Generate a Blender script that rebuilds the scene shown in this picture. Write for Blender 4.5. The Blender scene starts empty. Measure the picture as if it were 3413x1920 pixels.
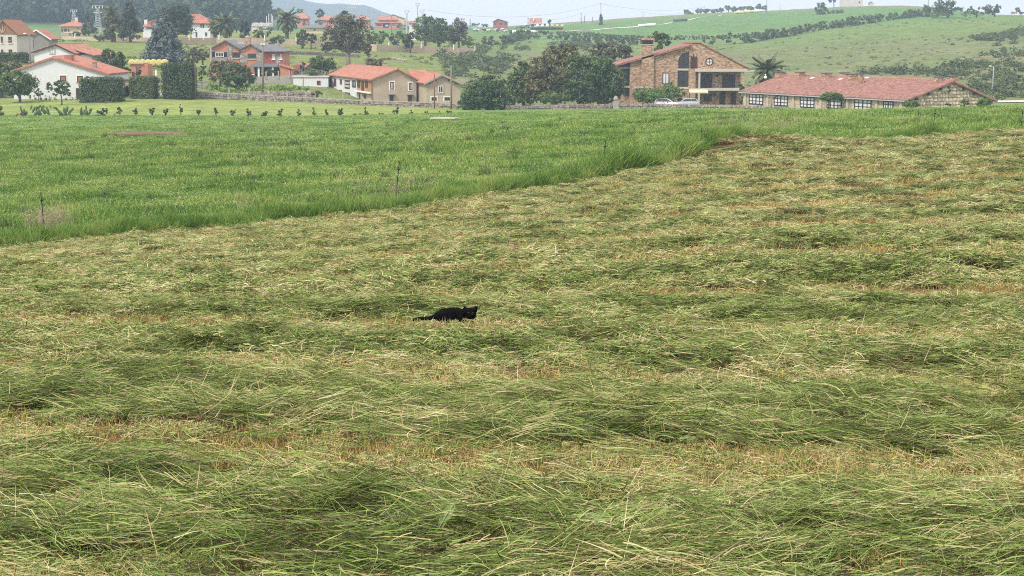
# Mown hay meadow with a black cat, a village and hills behind it.
import bpy, math, random
import numpy as np
from mathutils import Vector, Matrix

SC = bpy.context.scene
# ------------------------------------------------------------------ camera, sky, sun, exposure
FPX, CXP, CYP, PITCH = 6000.0, 1706.5, 960.0, math.radians(8.0)
cam_d = bpy.data.cameras.new('camera')
cam_d.sensor_width = 36.0
cam_d.lens = 36.0 * FPX / 3413.0
cam_d.clip_start, cam_d.clip_end = 0.1, 30000
cam = bpy.data.objects.new('camera', cam_d)
SC.collection.objects.link(cam)
cam.location = (0, 0, 0)
cam.rotation_euler = (math.radians(90) - PITCH, 0, 0)
SC.camera = cam

SUN_EL, SUN_AZ = math.radians(50), math.radians(222)      # azimuth: clockwise from +Y, where the sun stands
world = bpy.data.worlds.new('World')
SC.world = world
world.use_nodes = True
wn, wl = world.node_tree.nodes, world.node_tree.links
bg = wn['Background']
sky = wn.new('ShaderNodeTexSky')
sky.sky_type = 'NISHITA'
sky.sun_disc = False
sky.sun_elevation, sky.sun_rotation = SUN_EL, SUN_AZ
sky.dust_density = 4.0
mixw = wn.new('ShaderNodeMix')
mixw.data_type = 'RGBA'
mixw.inputs[0].default_value = 0.88
mixw.inputs[7].default_value = (6.1, 5.65, 5.4, 1)       # even overcast veil
wl.new(sky.outputs[0], mixw.inputs[6])
wl.new(mixw.outputs[2], bg.inputs[0])
bg.inputs[1].default_value = 0.1

sun_d = bpy.data.lights.new('sun', 'SUN')
sun_d.energy, sun_d.angle, sun_d.color = 1.5, math.radians(10), (1.0, 0.95, 0.86)
sun = bpy.data.objects.new('sun', sun_d)
SC.collection.objects.link(sun)
sdir = Vector((math.sin(SUN_AZ) * math.cos(SUN_EL), math.cos(SUN_AZ) * math.cos(SUN_EL), math.sin(SUN_EL)))
sun.rotation_euler = sdir.to_track_quat('Z', 'Y').to_euler()

SC.view_settings.view_transform = 'Standard'
SC.view_settings.look = 'None'
SC.view_settings.gamma = 1.0
SC.view_settings.use_curve_mapping = False
SC.view_settings.exposure = 1.3
SC.cycles.use_denoising = False
SC.cycles.max_bounces = 6
SC.cycles.diffuse_bounces = 3
SC.cycles.transmission_bounces = 3
SC.cycles.transparent_max_bounces = 4
SC.cycles.volume_bounces = 1
SC.cycles.use_adaptive_sampling = False
SC.cycles.filter_width = 1.05

# ------------------------------------------------------------------ helpers
rng = np.random.default_rng(11)
CP, SP = math.cos(PITCH), math.sin(PITCH)


def unproj(px, py, d):
    cx, cy = (px - CXP) / FPX, (CYP - py) / FPX
    t = d / (CP + cy * SP)
    return Vector((cx * t, d, (-SP + cy * CP) * t))


def proj(p):
    f = p[1] * CP - p[2] * SP
    return CXP + FPX * p[0] / f, CYP - FPX * (p[1] * SP + p[2] * CP) / f


def mpp(d):                                               # metres per photo pixel near the horizon
    return d / FPX * 0.992


def sstep(a, b, x):
    t = np.clip((x - a) / (b - a), 0, 1)
    return t * t * (3 - 2 * t)


def vnoise(x, y, seed=0):
    x, y = np.asarray(x, float), np.asarray(y, float)
    xi, yi = np.floor(x).astype(np.int64), np.floor(y).astype(np.int64)
    fx, fy = x - xi, y - yi
    fx, fy = fx * fx * (3 - 2 * fx), fy * fy * (3 - 2 * fy)

    def h(i, j):
        n = (i * 374761393 + j * 668265263 + seed * 1442695041) & 0x7fffffff
        n = ((n ^ (n >> 13)) * 1274126177) & 0x7fffffff
        return ((n ^ (n >> 16)) & 0xffff) / 65535.0
    a = h(xi, yi) * (1 - fx) + h(xi + 1, yi) * fx
    b = h(xi, yi + 1) * (1 - fx) + h(xi + 1, yi + 1) * fx
    return a * (1 - fy) + b * fy


def fbm(x, y, seed=0, o=3):
    s, a, t = 0, 0.5, 0
    for k in range(o):
        s = s + a * vnoise(x * 2 ** k, y * 2 ** k, seed + 17 * k)
        t += a
        a *= 0.5
    return s / t


def link(o):
    SC.collection.objects.link(o)
    return o


def tag(o, label=None, cat=None, group=None, kind=None):
    if label:
        o['label'] = label
    if cat:
        o['category'] = cat
    if group:
        o['group'] = group
    if kind:
        o['kind'] = kind
    return o


def thing(name, label, cat, loc, rz=0.0, group=None):
    o = bpy.data.objects.new(name, None)
    o.empty_display_size = 0.2
    o.location = loc
    o.rotation_euler = (0, 0, rz)
    link(o)
    return tag(o, label, cat, group)


class MB:
    """collects shapes; build() links them as one mesh object"""

    def __init__(s):
        s.v, s.f = [], []

    def add(s, vs, fs):
        b = len(s.v)
        s.v += [tuple(v) for v in vs]
        s.f += [tuple(i + b for i in f) for f in fs]
        return s

    def box(s, c, h, u=(1, 0, 0), w=(0, 0, 1)):
        c, u, w = Vector(c), Vector(u).normalized(), Vector(w).normalized()
        n = w.cross(u)
        vs = []
        for a in (-1, 1):
            for b in (-1, 1):
                for e in (-1, 1):
                    vs.append(c + u * (a * h[0]) + n * (b * h[1]) + w * (e * h[2]))
        return s.add(vs, [(0, 1, 3, 2), (4, 6, 7, 5), (0, 4, 5, 1), (2, 3, 7, 6), (0, 2, 6, 4), (1, 5, 7, 3)])

    def span(s, a, b):
        return s.box([(a[i] + b[i]) / 2 for i in range(3)], [abs(b[i] - a[i]) / 2 for i in range(3)])

    def prism(s, poly, ext):
        n, e = len(poly), Vector(ext)
        p = [Vector(q) for q in poly]
        vs = p + [q + e for q in p]
        fs = [tuple(range(n))[::-1], tuple(range(n, 2 * n))]
        fs += [(i, (i + 1) % n, n + (i + 1) % n, n + i) for i in range(n)]
        return s.add(vs, fs)

    def tube(s, pts, rad, k=6, cap=True):
        pts = [Vector(p) for p in pts]
        if not hasattr(rad, '__len__'):
            rad = [rad] * len(pts)
        vs, fs = [], []
        for i, p in enumerate(pts):
            t = (pts[min(i + 1, len(pts) - 1)] - pts[max(i - 1, 0)]).normalized()
            a = t.cross(Vector((0, 1, 0)) if abs(t.y) < 0.9 else Vector((1, 0, 0))).normalized()
            b = t.cross(a)
            for j in range(k):
                q = 2 * math.pi * j / k
                vs.append(p + (a * math.cos(q) + b * math.sin(q)) * rad[i])
        for i in range(len(pts) - 1):
            for j in range(k):
                fs.append((i * k + j, i * k + (j + 1) % k, (i + 1) * k + (j + 1) % k, (i + 1) * k + j))
        if cap:
            fs += [tuple(range(k))[::-1], tuple(range((len(pts) - 1) * k, len(pts) * k))]
        return s.add(vs, fs)

    def ball(s, c, r, seg=12, rings=8, lo=-1.0, rot=None):
        c = Vector(c)
        r = r if hasattr(r, '__len__') else (r, r, r)
        vs, fs = [], []
        for i in range(rings + 1):
            th = math.pi * i / rings
            for j in range(seg):
                ph = 2 * math.pi * j / seg
                q = Vector((math.sin(th) * math.cos(ph) * r[0], math.sin(th) * math.sin(ph) * r[1], max(lo, math.cos(th)) * r[2]))
                vs.append(c + (rot @ q if rot else q))
        for i in range(rings):
            for j in range(seg):
                fs.append((i * seg + j, (i + 1) * seg + j, (i + 1) * seg + (j + 1) % seg, i * seg + (j + 1) % seg))
        return s.add(vs, fs)

    def lathe(s, c, prof, k=12, axis='z'):
        vs, fs = [], []
        for r, z in prof:
            for j in range(k):
                q = 2 * math.pi * j / k
                x, y = r * math.cos(q), r * math.sin(q)
                vs.append(Vector(c) + (Vector((x, y, z)) if axis == 'z' else Vector((z, x, y)) if axis == 'x' else Vector((x, z, y))))
        n = len(prof)
        for i in range(n - 1):
            for j in range(k):
                fs.append((i * k + j, i * k + (j + 1) % k, (i + 1) * k + (j + 1) % k, (i + 1) * k + j))
        fs += [tuple(range(k))[::-1], tuple(range((n - 1) * k, n * k))]
        return s.add(vs, fs)

    def build(s, name, mat, parent=None, smooth=False, bevel=0):
        me = bpy.data.meshes.new(name)
        me.from_pydata(s.v, [], s.f)
        me.validate()
        o = bpy.data.objects.new(name, me)
        if mat:
            me.materials.append(M[mat] if isinstance(mat, str) else mat)
        if smooth:
            me.polygons.foreach_set('use_smooth', [True] * len(me.polygons))
        if bevel:
            b = o.modifiers.new('bevel', 'BEVEL')
            b.width, b.segments = bevel, 2
        link(o)
        if parent:
            o.parent = parent
        return o


def np_mesh(name, V, k, attr=None, mat=None):
    """V: (n,k,3) array of separate k-gons"""
    n = V.shape[0]
    me = bpy.data.meshes.new(name)
    me.vertices.add(n * k)
    me.vertices.foreach_set('co', np.ascontiguousarray(V, dtype=np.float32).ravel())
    me.loops.add(n * k)
    me.loops.foreach_set('vertex_index', np.arange(n * k, dtype=np.int32))
    me.polygons.add(n)
    me.polygons.foreach_set('loop_start', np.arange(0, n * k, k, dtype=np.int32))
    me.update(calc_edges=True)
    if attr is not None:
        a = me.attributes.new('v', 'FLOAT', 'FACE')
        a.data.foreach_set('value', np.asarray(attr, dtype=np.float32))
    if mat:
        me.materials.append(M[mat])
    return me


def pts_obj(name, me, parent=None):
    o = bpy.data.objects.new(name, me)
    link(o)
    if parent:
        o.parent = parent
    return o


# ------------------------------------------------------------------ materials
M = {}


def mat(name, col, rough=0.8, var=0.15, scale=2.0, bump=0.0, bscale=None, metal=0.0, spec=0.3, stretch=(1, 1, 1), orand=0.0):
    m = bpy.data.materials.new(name)
    m.use_nodes = True
    nt = m.node_tree
    n, l = nt.nodes, nt.links
    p = n['Principled BSDF']
    p.inputs['Roughness'].default_value = rough
    p.inputs['Metallic'].default_value = metal
    p.inputs['Specular IOR Level'].default_value = spec
    p.inputs['Base Color'].default_value = (*col, 1)
    tc = n.new('ShaderNodeTexCoord')
    mp = n.new('ShaderNodeMapping')
    mp.inputs['Scale'].default_value = stretch
    l.new(tc.outputs['Object'], mp.inputs[0])
    if var:
        nz = n.new('ShaderNodeTexNoise')
        nz.inputs['Scale'].default_value = scale
        nz.inputs['Detail'].default_value = 5
        nz.inputs['Roughness'].default_value = 0.7
        l.new(mp.outputs[0], nz.inputs['Vector'])
        mr = n.new('ShaderNodeMapRange')
        mr.inputs[1].default_value, mr.inputs[2].default_value = 0.25, 0.75
        mr.inputs[3].default_value, mr.inputs[4].default_value = 1 - var, 1 + var
        l.new(nz.outputs[0], mr.inputs[0])
        vm = n.new('ShaderNodeVectorMath')
        vm.operation = 'SCALE'
        vm.inputs[0].default_value = col
        fac = mr.outputs[0]
        if orand:
            oi = n.new('ShaderNodeObjectInfo')
            m2 = n.new('ShaderNodeMapRange')
            m2.inputs[3].default_value, m2.inputs[4].default_value = 1 - orand, 1 + orand
            l.new(oi.outputs['Random'], m2.inputs[0])
            mm = n.new('ShaderNodeMath')
            mm.operation = 'MULTIPLY'
            l.new(fac, mm.inputs[0])
            l.new(m2.outputs[0], mm.inputs[1])
            fac = mm.outputs[0]
        l.new(fac, vm.inputs['Scale'])
        l.new(vm.outputs[0], p.inputs['Base Color'])
    if bump:
        nb = n.new('ShaderNodeTexNoise')
        nb.inputs['Scale'].default_value = bscale or scale * 4
        nb.inputs['Detail'].default_value = 4
        l.new(mp.outputs[0], nb.inputs['Vector'])
        b = n.new('ShaderNodeBump')
        b.inputs['Strength'].default_value = bump
        b.inputs['Distance'].default_value = 0.1
        l.new(nb.outputs[0], b.inputs['Height'])
        l.new(b.outputs[0], p.inputs['Normal'])
    M[name] = m
    return m


def cell_mat(name, cols, scale, stretch=(1, 1, 1), mortar=(0.3, 0.27, 0.22), mw=0.06, bump=0.6, rough=0.85):
    """rubble / rough brick: voronoi cells, each with its own colour, recessed joints"""
    m = bpy.data.materials.new(name)
    m.use_nodes = True
    n, l = m.node_tree.nodes, m.node_tree.links
    p = n['Principled BSDF']
    p.inputs['Roughness'].default_value = rough
    p.inputs['Specular IOR Level'].default_value = 0.2
    tc = n.new('ShaderNodeTexCoord')
    mp = n.new('ShaderNodeMapping')
    mp.inputs['Scale'].default_value = stretch
    l.new(tc.outputs['Object'], mp.inputs[0])
    v1 = n.new('ShaderNodeTexVoronoi')
    v1.inputs['Scale'].default_value = scale
    v2 = n.new('ShaderNodeTexVoronoi')
    v2.feature = 'DISTANCE_TO_EDGE'
    v2.inputs['Scale'].default_value = scale
    for v in (v1, v2):
        l.new(mp.outputs[0], v.inputs['Vector'])
    r = n.new('ShaderNodeValToRGB')
    r.color_ramp.interpolation = 'CONSTANT'
    while len(r.color_ramp.elements) < len(cols):
        r.color_ramp.elements.new(0.5)
    for i, c in enumerate(cols):
        r.color_ramp.elements[i].position = i / len(cols)
        r.color_ramp.elements[i].color = (*c, 1)
    sx = n.new('ShaderNodeSeparateColor')
    l.new(v1.outputs['Color'], sx.inputs[0])
    l.new(sx.outputs[0], r.inputs[0])
    mr = n.new('ShaderNodeMapRange')
    mr.inputs[1].default_value, mr.inputs[2].default_value = 0, mw
    l.new(v2.outputs['Distance'], mr.inputs[0])
    mx = n.new('ShaderNodeMix')
    mx.data_type = 'RGBA'
    mx.inputs[6].default_value = (*mortar, 1)
    l.new(mr.outputs[0], mx.inputs[0])
    l.new(r.outputs[0], mx.inputs[7])
    l.new(mx.outputs[2], p.inputs['Base Color'])
    b = n.new('ShaderNodeBump')
    b.inputs['Strength'].default_value = bump
    b.inputs['Distance'].default_value = 0.05
    l.new(mr.outputs[0], b.inputs['Height'])
    l.new(b.outputs[0], p.inputs['Normal'])
    M[name] = m


def leaf_mat(name, stops, world_amt=0.3, wscale=0.6, transl=0.25, rough=0.6, spec=0.25, bright=1.0):
    """per-leaf value 'v' plus a slow world-space drift picks the leaf's own colour"""
    m = bpy.data.materials.new(name)
    m.use_nodes = True
    n, l = m.node_tree.nodes, m.node_tree.links
    p = n['Principled BSDF']
    p.inputs['Roughness'].default_value = rough
    p.inputs['Specular IOR Level'].default_value = spec
    at = n.new('ShaderNodeAttribute')
    at.attribute_name = 'v'
    ge = n.new('ShaderNodeNewGeometry')
    nz = n.new('ShaderNodeTexNoise')
    nz.inputs['Scale'].default_value = wscale
    nz.inputs['Detail'].default_value = 4
    l.new(ge.outputs['Position'], nz.inputs['Vector'])
    mr = n.new('ShaderNodeMapRange')
    mr.inputs[1].default_value, mr.inputs[2].default_value = 0.3, 0.7
    mr.inputs[3].default_value, mr.inputs[4].default_value = -world_amt, world_amt
    mr.clamp = False
    l.new(nz.outputs[0], mr.inputs[0])
    ad = n.new('ShaderNodeMath')
    ad.operation = 'ADD'
    ad.use_clamp = True
    l.new(at.outputs['Fac'], ad.inputs[0])
    l.new(mr.outputs[0], ad.inputs[1])
    r = n.new('ShaderNodeValToRGB')
    while len(r.color_ramp.elements) < len(stops):
        r.color_ramp.elements.new(0.5)
    for i, (q, c) in enumerate(stops):
        r.color_ramp.elements[i].position = q
        r.color_ramp.elements[i].color = (*[x * bright for x in c], 1)
    l.new(ad.outputs[0], r.inputs[0])
    l.new(r.outputs[0], p.inputs['Base Color'])
    if transl:
        t = n.new('ShaderNodeBsdfTranslucent')
        l.new(r.outputs[0], t.inputs[0])
        mx = n.new('ShaderNodeMixShader')
        mx.inputs[0].default_value = transl
        l.new(p.outputs[0], mx.inputs[1])
        l.new(t.outputs[0], mx.inputs[2])
        l.new(mx.outputs[0], n['Material Output'].inputs[0])
    M[name] = m


# plants
leaf_mat('hay', [(0.0, (0.03, 0.024, 0.011)), (0.12, (0.075, 0.07, 0.02)), (0.28, (0.085, 0.155, 0.022)), (0.46, (0.165, 0.25, 0.055)),
                 (0.62, (0.3, 0.35, 0.115)), (0.76, (0.44, 0.4, 0.18)), (0.88, (0.41, 0.29, 0.165)), (1.0, (0.6, 0.55, 0.34))], 0.18, 0.9, 0.06, 0.6, 0.18)
leaf_mat('stubble', [(0.0, (0.1, 0.055, 0.025)), (0.3, (0.3, 0.17, 0.075)), (0.5, (0.46, 0.33, 0.11)), (0.68, (0.35, 0.37, 0.08)), (0.85, (0.5, 0.31, 0.16)), (1.0, (0.6, 0.47, 0.24))], 0.28, 1.3, 0.06, 0.6, 0.15)
leaf_mat('meadow', [(0.0, (0.05, 0.11, 0.02)), (0.3, (0.105, 0.225, 0.035)), (0.6, (0.19, 0.315, 0.065)), (0.85, (0.32, 0.4, 0.115)), (1.0, (0.46, 0.44, 0.17))], 0.34, 0.28, 0.12, 0.6, 0.15)
leaf_mat('long_grass', [(0.0, (0.045, 0.095, 0.02)), (0.45, (0.12, 0.235, 0.042)), (0.8, (0.25, 0.36, 0.085)), (1.0, (0.46, 0.4, 0.19))], 0.28, 0.6, 0.15, 0.6, 0.15)
leaf_mat('seed_head', [(0.0, (0.26, 0.18, 0.13)), (0.5, (0.42, 0.32, 0.25)), (1.0, (0.52, 0.43, 0.34))], 0.1, 1, 0.2)
leaf_mat('blossom', [(0.0, (0.5, 0.52, 0.4)), (1.0, (0.75, 0.74, 0.66))], 0.1, 1, 0.2)
leaf_mat('leaf_dark', [(0.0, (0.03, 0.055, 0.024)), (0.5, (0.068, 0.118, 0.042)), (1.0, (0.15, 0.21, 0.07))], 0.18, 0.5)
leaf_mat('leaf_mid', [(0.0, (0.036, 0.065, 0.022)), (0.5, (0.09, 0.145, 0.04)), (1.0, (0.2, 0.26, 0.075))], 0.18, 0.5)
leaf_mat('leaf_bright', [(0.0, (0.05, 0.1, 0.024)), (0.55, (0.11, 0.2, 0.045)), (1.0, (0.23, 0.31, 0.075))], 0.18, 0.5)
leaf_mat('leaf_olive', [(0.0, (0.06, 0.065, 0.03)), (0.5, (0.14, 0.14, 0.06)), (1.0, (0.26, 0.23, 0.1))], 0.22, 0.35)
leaf_mat('leaf_brown', [(0.0, (0.055, 0.055, 0.036)), (0.5, (0.12, 0.118, 0.072)), (1.0, (0.22, 0.21, 0.13))], 0.18, 0.4)
leaf_mat('leaf_purple', [(0.0, (0.04, 0.02, 0.025)), (1.0, (0.11, 0.055, 0.065))], 0.1, 1)
leaf_mat('needle_blue', [(0.0, (0.05, 0.075, 0.075)), (0.5, (0.1, 0.14, 0.14)), (1.0, (0.19, 0.24, 0.23))], 0.12, 0.5)
leaf_mat('needle', [(0.0, (0.02, 0.038, 0.028)), (0.6, (0.042, 0.072, 0.048)), (1.0, (0.085, 0.125, 0.075))], 0.12, 0.5)
leaf_mat('palm', [(0.0, (0.07, 0.09, 0.045)), (0.6, (0.13, 0.16, 0.075)), (1.0, (0.24, 0.25, 0.14))], 0.15, 1)
leaf_mat('scrub', [(0.0, (0.065, 0.095, 0.042)), (0.5, (0.11, 0.155, 0.065)), (1.0, (0.19, 0.23, 0.1))], 0.2, 0.1)
leaf_mat('wood_leaf', [(0.0, (0.022, 0.045, 0.034)), (0.5, (0.042, 0.078, 0.055)), (1.0, (0.085, 0.13, 0.085))], 0.2, 0.03)
leaf_mat('tussock', [(0.0, (0.085, 0.12, 0.05)), (0.5, (0.12, 0.165, 0.065)), (1.0, (0.22, 0.22, 0.11))], 0.25, 0.08)
leaf_mat('fern', [(0.0, (0.12, 0.1, 0.055)), (1.0, (0.3, 0.23, 0.13))], 0.1, 1)
mat('bark', (0.09, 0.075, 0.06), 0.9, 0.3, 3, 0.5)
mat('bark_pale', (0.2, 0.18, 0.15), 0.9, 0.3, 3, 0.5)
# building stuff
mat('white_wall', (0.6, 0.62, 0.65), 0.85, 0.06, 0.7, 0.1, 6)
mat('white_old', (0.52, 0.5, 0.47), 0.85, 0.14, 0.6, 0.1, 6)
mat('white_trim', (0.75, 0.74, 0.71), 0.7, 0.05)
mat('tan_wall', (0.42, 0.34, 0.26), 0.9, 0.2, 0.5, 0.25, 5)
mat('grey_render', (0.3, 0.285, 0.27), 0.9, 0.2, 0.6, 0.25, 5)
mat('grey_block', (0.24, 0.23, 0.22), 0.9, 0.25, 1.2, 0.3, 4, stretch=(1, 1, 3))
mat('orange_wall', (0.45, 0.19, 0.125), 0.85, 0.1, 0.8, 0.1, 6)
mat('red_wall', (0.31, 0.085, 0.075), 0.85, 0.1, 0.8, 0.1, 6)
mat('pink_wall', (0.5, 0.22, 0.2), 0.85, 0.1, 0.8)
mat('cream_wall', (0.56, 0.47, 0.33), 0.85, 0.1, 0.8)
mat('brown_wall', (0.36, 0.19, 0.1), 0.8, 0.15, 1)
mat('wood_gable', (0.27, 0.13, 0.075), 0.75, 0.2, 2, 0.2, 3, stretch=(4, 4, 0.6))
mat('wood_dark', (0.05, 0.025, 0.02), 0.6, 0.2, 3)
mat('wood_red', (0.12, 0.03, 0.03), 0.6, 0.15, 3)
mat('wood_pale', (0.42, 0.32, 0.24), 0.85, 0.2, 2, 0.2, 3, stretch=(4, 4, 0.6))
mat('tile', (0.32, 0.145, 0.108), 0.8, 0.45, 0.9, 0.3, 9, orand=0.06)
mat('tile_bright', (0.36, 0.155, 0.112), 0.8, 0.35, 0.8, 0.2, 9)
mat('tile_old', (0.34, 0.165, 0.12), 0.85, 0.5, 1.2, 0.4, 7)
mat('tile_rose', (0.25, 0.13, 0.108), 0.8, 0.65, 1.7, 0.4, 7, stretch=(1, 1, 1))
mat('slate', (0.13, 0.135, 0.15), 0.6, 0.2, 2, 0.3, 8)
mat('pale_roof', (0.5, 0.47, 0.45), 0.7, 0.1)
mat('concrete', (0.33, 0.31, 0.285), 0.9, 0.15, 2, 0.2)
mat('stone_trim', (0.44, 0.38, 0.29), 0.9, 0.15, 2, 0.2)
mat('beam', (0.47, 0.44, 0.4), 0.8, 0.08, 2)
mat('glass', (0.03, 0.035, 0.05), 0.12, 0.0, spec=0.6)
mat('curtain', (0.6, 0.6, 0.64), 0.6, 0.1, 4)
mat('shutter', (0.42, 0.42, 0.43), 0.6, 0.1, 4)
mat('black_paint', (0.018, 0.018, 0.022), 0.5, 0.1)
mat('inside_shade', (0.012, 0.012, 0.016), 0.9, 0.0)  # near-black colour standing in for shade inside openings and hedges
mat('steel', (0.4, 0.41, 0.42), 0.5, 0.1, metal=0.5)
mat('galv', (0.38, 0.4, 0.43), 0.55, 0.1)
mat('pole_wood', (0.2, 0.17, 0.14), 0.85, 0.2, 2)
mat('rust_pole', (0.19, 0.1, 0.075), 0.8, 0.2, 2)
mat('lamp_white', (0.8, 0.8, 0.78), 0.4, 0.0)
mat('car_white', (0.62, 0.64, 0.67), 0.25, 0.0, spec=0.5)
mat('car_silver', (0.5, 0.52, 0.56), 0.25, 0.0, metal=0.3, spec=0.5)
mat('tyre', (0.02, 0.02, 0.02), 0.8, 0.1)
mat('wrap_white', (0.68, 0.7, 0.72), 0.35, 0.05, spec=0.4)
mat('wrap_yellow', (0.56, 0.47, 0.16), 0.4, 0.06, spec=0.4)
mat('wrap_black', (0.03, 0.035, 0.04), 0.4, 0.1)
mat('cow_hide', (0.55, 0.52, 0.48), 0.8, 0.0)
mat('cow_dark', (0.03, 0.028, 0.028), 0.8, 0.1)
mat('cow_brown', (0.3, 0.13, 0.08), 0.8, 0.1)
mat('cat_fur', (0.0028, 0.0026, 0.0034), 0.85, 0.3, 60, 0.3, 150, spec=0.06)
mat('cat_eye', (0.03, 0.034, 0.012), 0.25, 0.0, spec=0.6)
mat('cat_nose', (0.012, 0.01, 0.011), 0.5, 0.0)
mat('terracotta', (0.34, 0.15, 0.09), 0.85, 0.15)
mat('canvas', (0.62, 0.55, 0.36), 0.8, 0.1)
mat('soil', (0.16, 0.1, 0.075), 0.95, 0.3, 2, 0.5)
mat('pale_earth', (0.5, 0.46, 0.4), 0.95, 0.15, 2, 0.3)
mat('banana_leaf', (0.16, 0.27, 0.07), .5, .15, 3)
mat('rope', (0.3, 0.3, 0.3), 0.8, 0.0)
mat('stone', (0.58, 0.5, 0.39), 0.9, 0.25, 3, 0.4, orand=0.4)
mat('stone_grey', (0.33, 0.3, 0.27), 0.9, 0.3, 2.5, 0.4, orand=0.35)
cell_mat('brick_rough', [(0.42, 0.275, 0.185), (0.31, 0.195, 0.13), (0.51, 0.36, 0.255), (0.23, 0.15, 0.105), (0.45, 0.3, 0.195)], 2.6, (1, 1, 2.4), (0.36, 0.26, 0.19), 0.05)
cell_mat('slate_clad', [(0.3, 0.27, 0.25), (0.2, 0.19, 0.19), (0.4, 0.36, 0.33), (0.27, 0.2, 0.17)], 2.2, (1, 1, 1.8), (0.2, 0.18, 0.17), 0.05)
cell_mat('rubble', [(0.3, 0.255, 0.22), (0.19, 0.165, 0.15), (0.4, 0.35, 0.3), (0.25, 0.185, 0.15), (0.33, 0.3, 0.28)], 2.6, (1, 1, 1.4), (0.16, 0.14, 0.12), 0.07)
cell_mat('rubble_pale', [(0.44, 0.37, 0.28), (0.34, 0.28, 0.22), (0.52, 0.45, 0.36), (0.38, 0.3, 0.22)], 2.2, (1, 1, 1.3), (0.36, 0.31, 0.24), 0.06)
# ------------------------------------------------------------------ terrain
Y2T = lambda y: (-SP + (CYP - y) / FPX * CP) / (CP + (CYP - y) / FPX * SP)      # photo row -> slope z/d
BX = np.array([-600, 0, 265, 556, 795, 1100, 1325, 1590, 1961, 2252, 2385, 2517, 2915, 3180, 3413, 4200.])
BY = np.array([860, 828, 800, 768, 755, 722, 702, 650, 603, 543, 497, 470, 464, 450, 430, 405.])
BD = np.array([46, 49, 50.3, 51.5, 52.5, 54, 55, 57, 61, 66, 71, 74.5, 76.5, 78, 80, 86.])
TD = np.array([85, 100, 120, 140, 160, 200, 250, 300, 330, 380, 430, 480, 550, 620, 700, 800, 900, 1000, 1200, 1400.])
TX = np.array([0, 500, 750, 1000, 1300, 1600, 2000, 2500, 3000, 3413.])
TY = np.array([
    [590, 540, 488, 455, 433, 408, 387, 338, 262, 190, 152, 136, 122, 112, 100, 85, 58, 22, -30, -38],
    [575, 528, 480, 450, 430, 405, 388, 332, 275, 215, 155, 134, 122, 114, 106, 98, 75, 45, 5, -5],
    [560, 520, 474, 446, 426, 403, 389, 337, 300, 248, 168, 141, 125, 116, 108, 100, 84, 66, 48, 44],
    [545, 510, 468, 442, 422, 402, 391, 345, 305, 240, 176, 142, 124, 114, 108, 102, 96, 92, 90, 92],
    [530, 495, 455, 430, 412, 395, 385, 357, 332, 270, 215, 172, 145, 125, 112, 104, 98, 96, 95, 96],
    [518, 480, 440, 415, 398, 385, 377, 366, 345, 290, 240, 200, 165, 140, 118, 108, 100, 98, 98, 100],
    [492, 452, 415, 392, 380, 373, 370, 364, 345, 300, 255, 215, 180, 155, 135, 112, 92, 80, 65, 72],
    [440, 414, 392, 379, 373, 369, 371, 360, 335, 285, 240, 205, 165, 135, 112, 85, 62, 48, 36, 48],
    [436, 405, 380, 368, 365, 369, 373, 348, 320, 262, 220, 185, 140, 105, 75, 52, 36, 24, 13, 30],
    [412, 384, 363, 356, 355, 361, 366, 342, 310, 240, 195, 158, 112, 82, 57, 50, 56, 62, 66, 74]], float)
GPX = np.linspace(-700, 4100, 97)
GL0, GL1, GN = math.log(3.0), math.log(9100.0), 480      # rows over log(d+2)
GDV = np.exp(np.linspace(GL0, GL1, GN)) - 2.0
GZ = np.zeros((len(GPX), GN))
for i, q in enumerate(GPX):
    qc = min(max(q, 0), 3413)
    bd, by = np.interp(q, BX, BD), np.interp(q, BX, BY)
    ty = np.array([np.interp(qc, TX, TY[:, j]) for j in range(len(TD))])
    keep = TD > bd + 5
    dd = np.concatenate([[-30, 0, 7.2, 20, bd], TD[keep], [1800, 3000, 9200]])
    zz = np.concatenate([[0.7, -1.6, -1.6 - .078 * 7.2, -3.16, bd * Y2T(by)], TD[keep] * Y2T(ty[keep]), [-6, -22, -60]])
    GZ[i] = np.interp(GDV, dd, zz)
k5 = np.array([1, 4, 6, 4, 1]) / 16.0
for it in range(3):
    pad = np.pad(GZ, ((0, 0), (2, 2)), mode='edge')
    GZ = sum(k5[k] * pad[:, k:k + GN] for k in range(5))
for it in range(2):
    pad = np.pad(GZ, ((2, 2), (0, 0)), mode='edge')
    GZ = sum(k5[k] * pad[k:k + len(GPX), :] for k in range(5))


def ground(X, Y):
    X, Y = np.asarray(X, float), np.asarray(Y, float)
    px = CXP + FPX * X / np.maximum(Y, 3.0) / 0.995
    a = np.clip((px - GPX[0]) / (GPX[1] - GPX[0]), 0, len(GPX) - 1.001)
    b = np.clip((np.log(np.maximum(Y, 1.001) + 2.0) - GL0) / (GL1 - GL0) * (GN - 1), 0, GN - 1.001)
    i, j = a.astype(int), b.astype(int)
    fa, fb = a - i, b - j
    z = (GZ[i, j] * (1 - fa) * (1 - fb) + GZ[i + 1, j] * fa * (1 - fb) + GZ[i, j + 1] * (1 - fa) * fb + GZ[i + 1, j + 1] * fa * fb)
    z = np.where(Y < 1.0, -1.6 - 0.078 * Y, z)
    z = z + (fbm(X / 9.0, Y / 9.0, 3) - 0.5) * 0.5 * sstep(40, 120, Y) * (1 - sstep(230, 300, Y))
    z = z + 0.4 * np.exp(-((X - 8.6) / 4.0) ** 2 - ((Y - 71.5) / 3.0) ** 2)      # grassy hump at the bend of the cut
    z = z + (fbm(X / 40.0, Y / 40.0, 5) - 0.5) * 2.0 * sstep(420, 800, Y)
    return z


def gz(x, y):
    return float(ground(np.array([x]), np.array([y]))[0])


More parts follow.
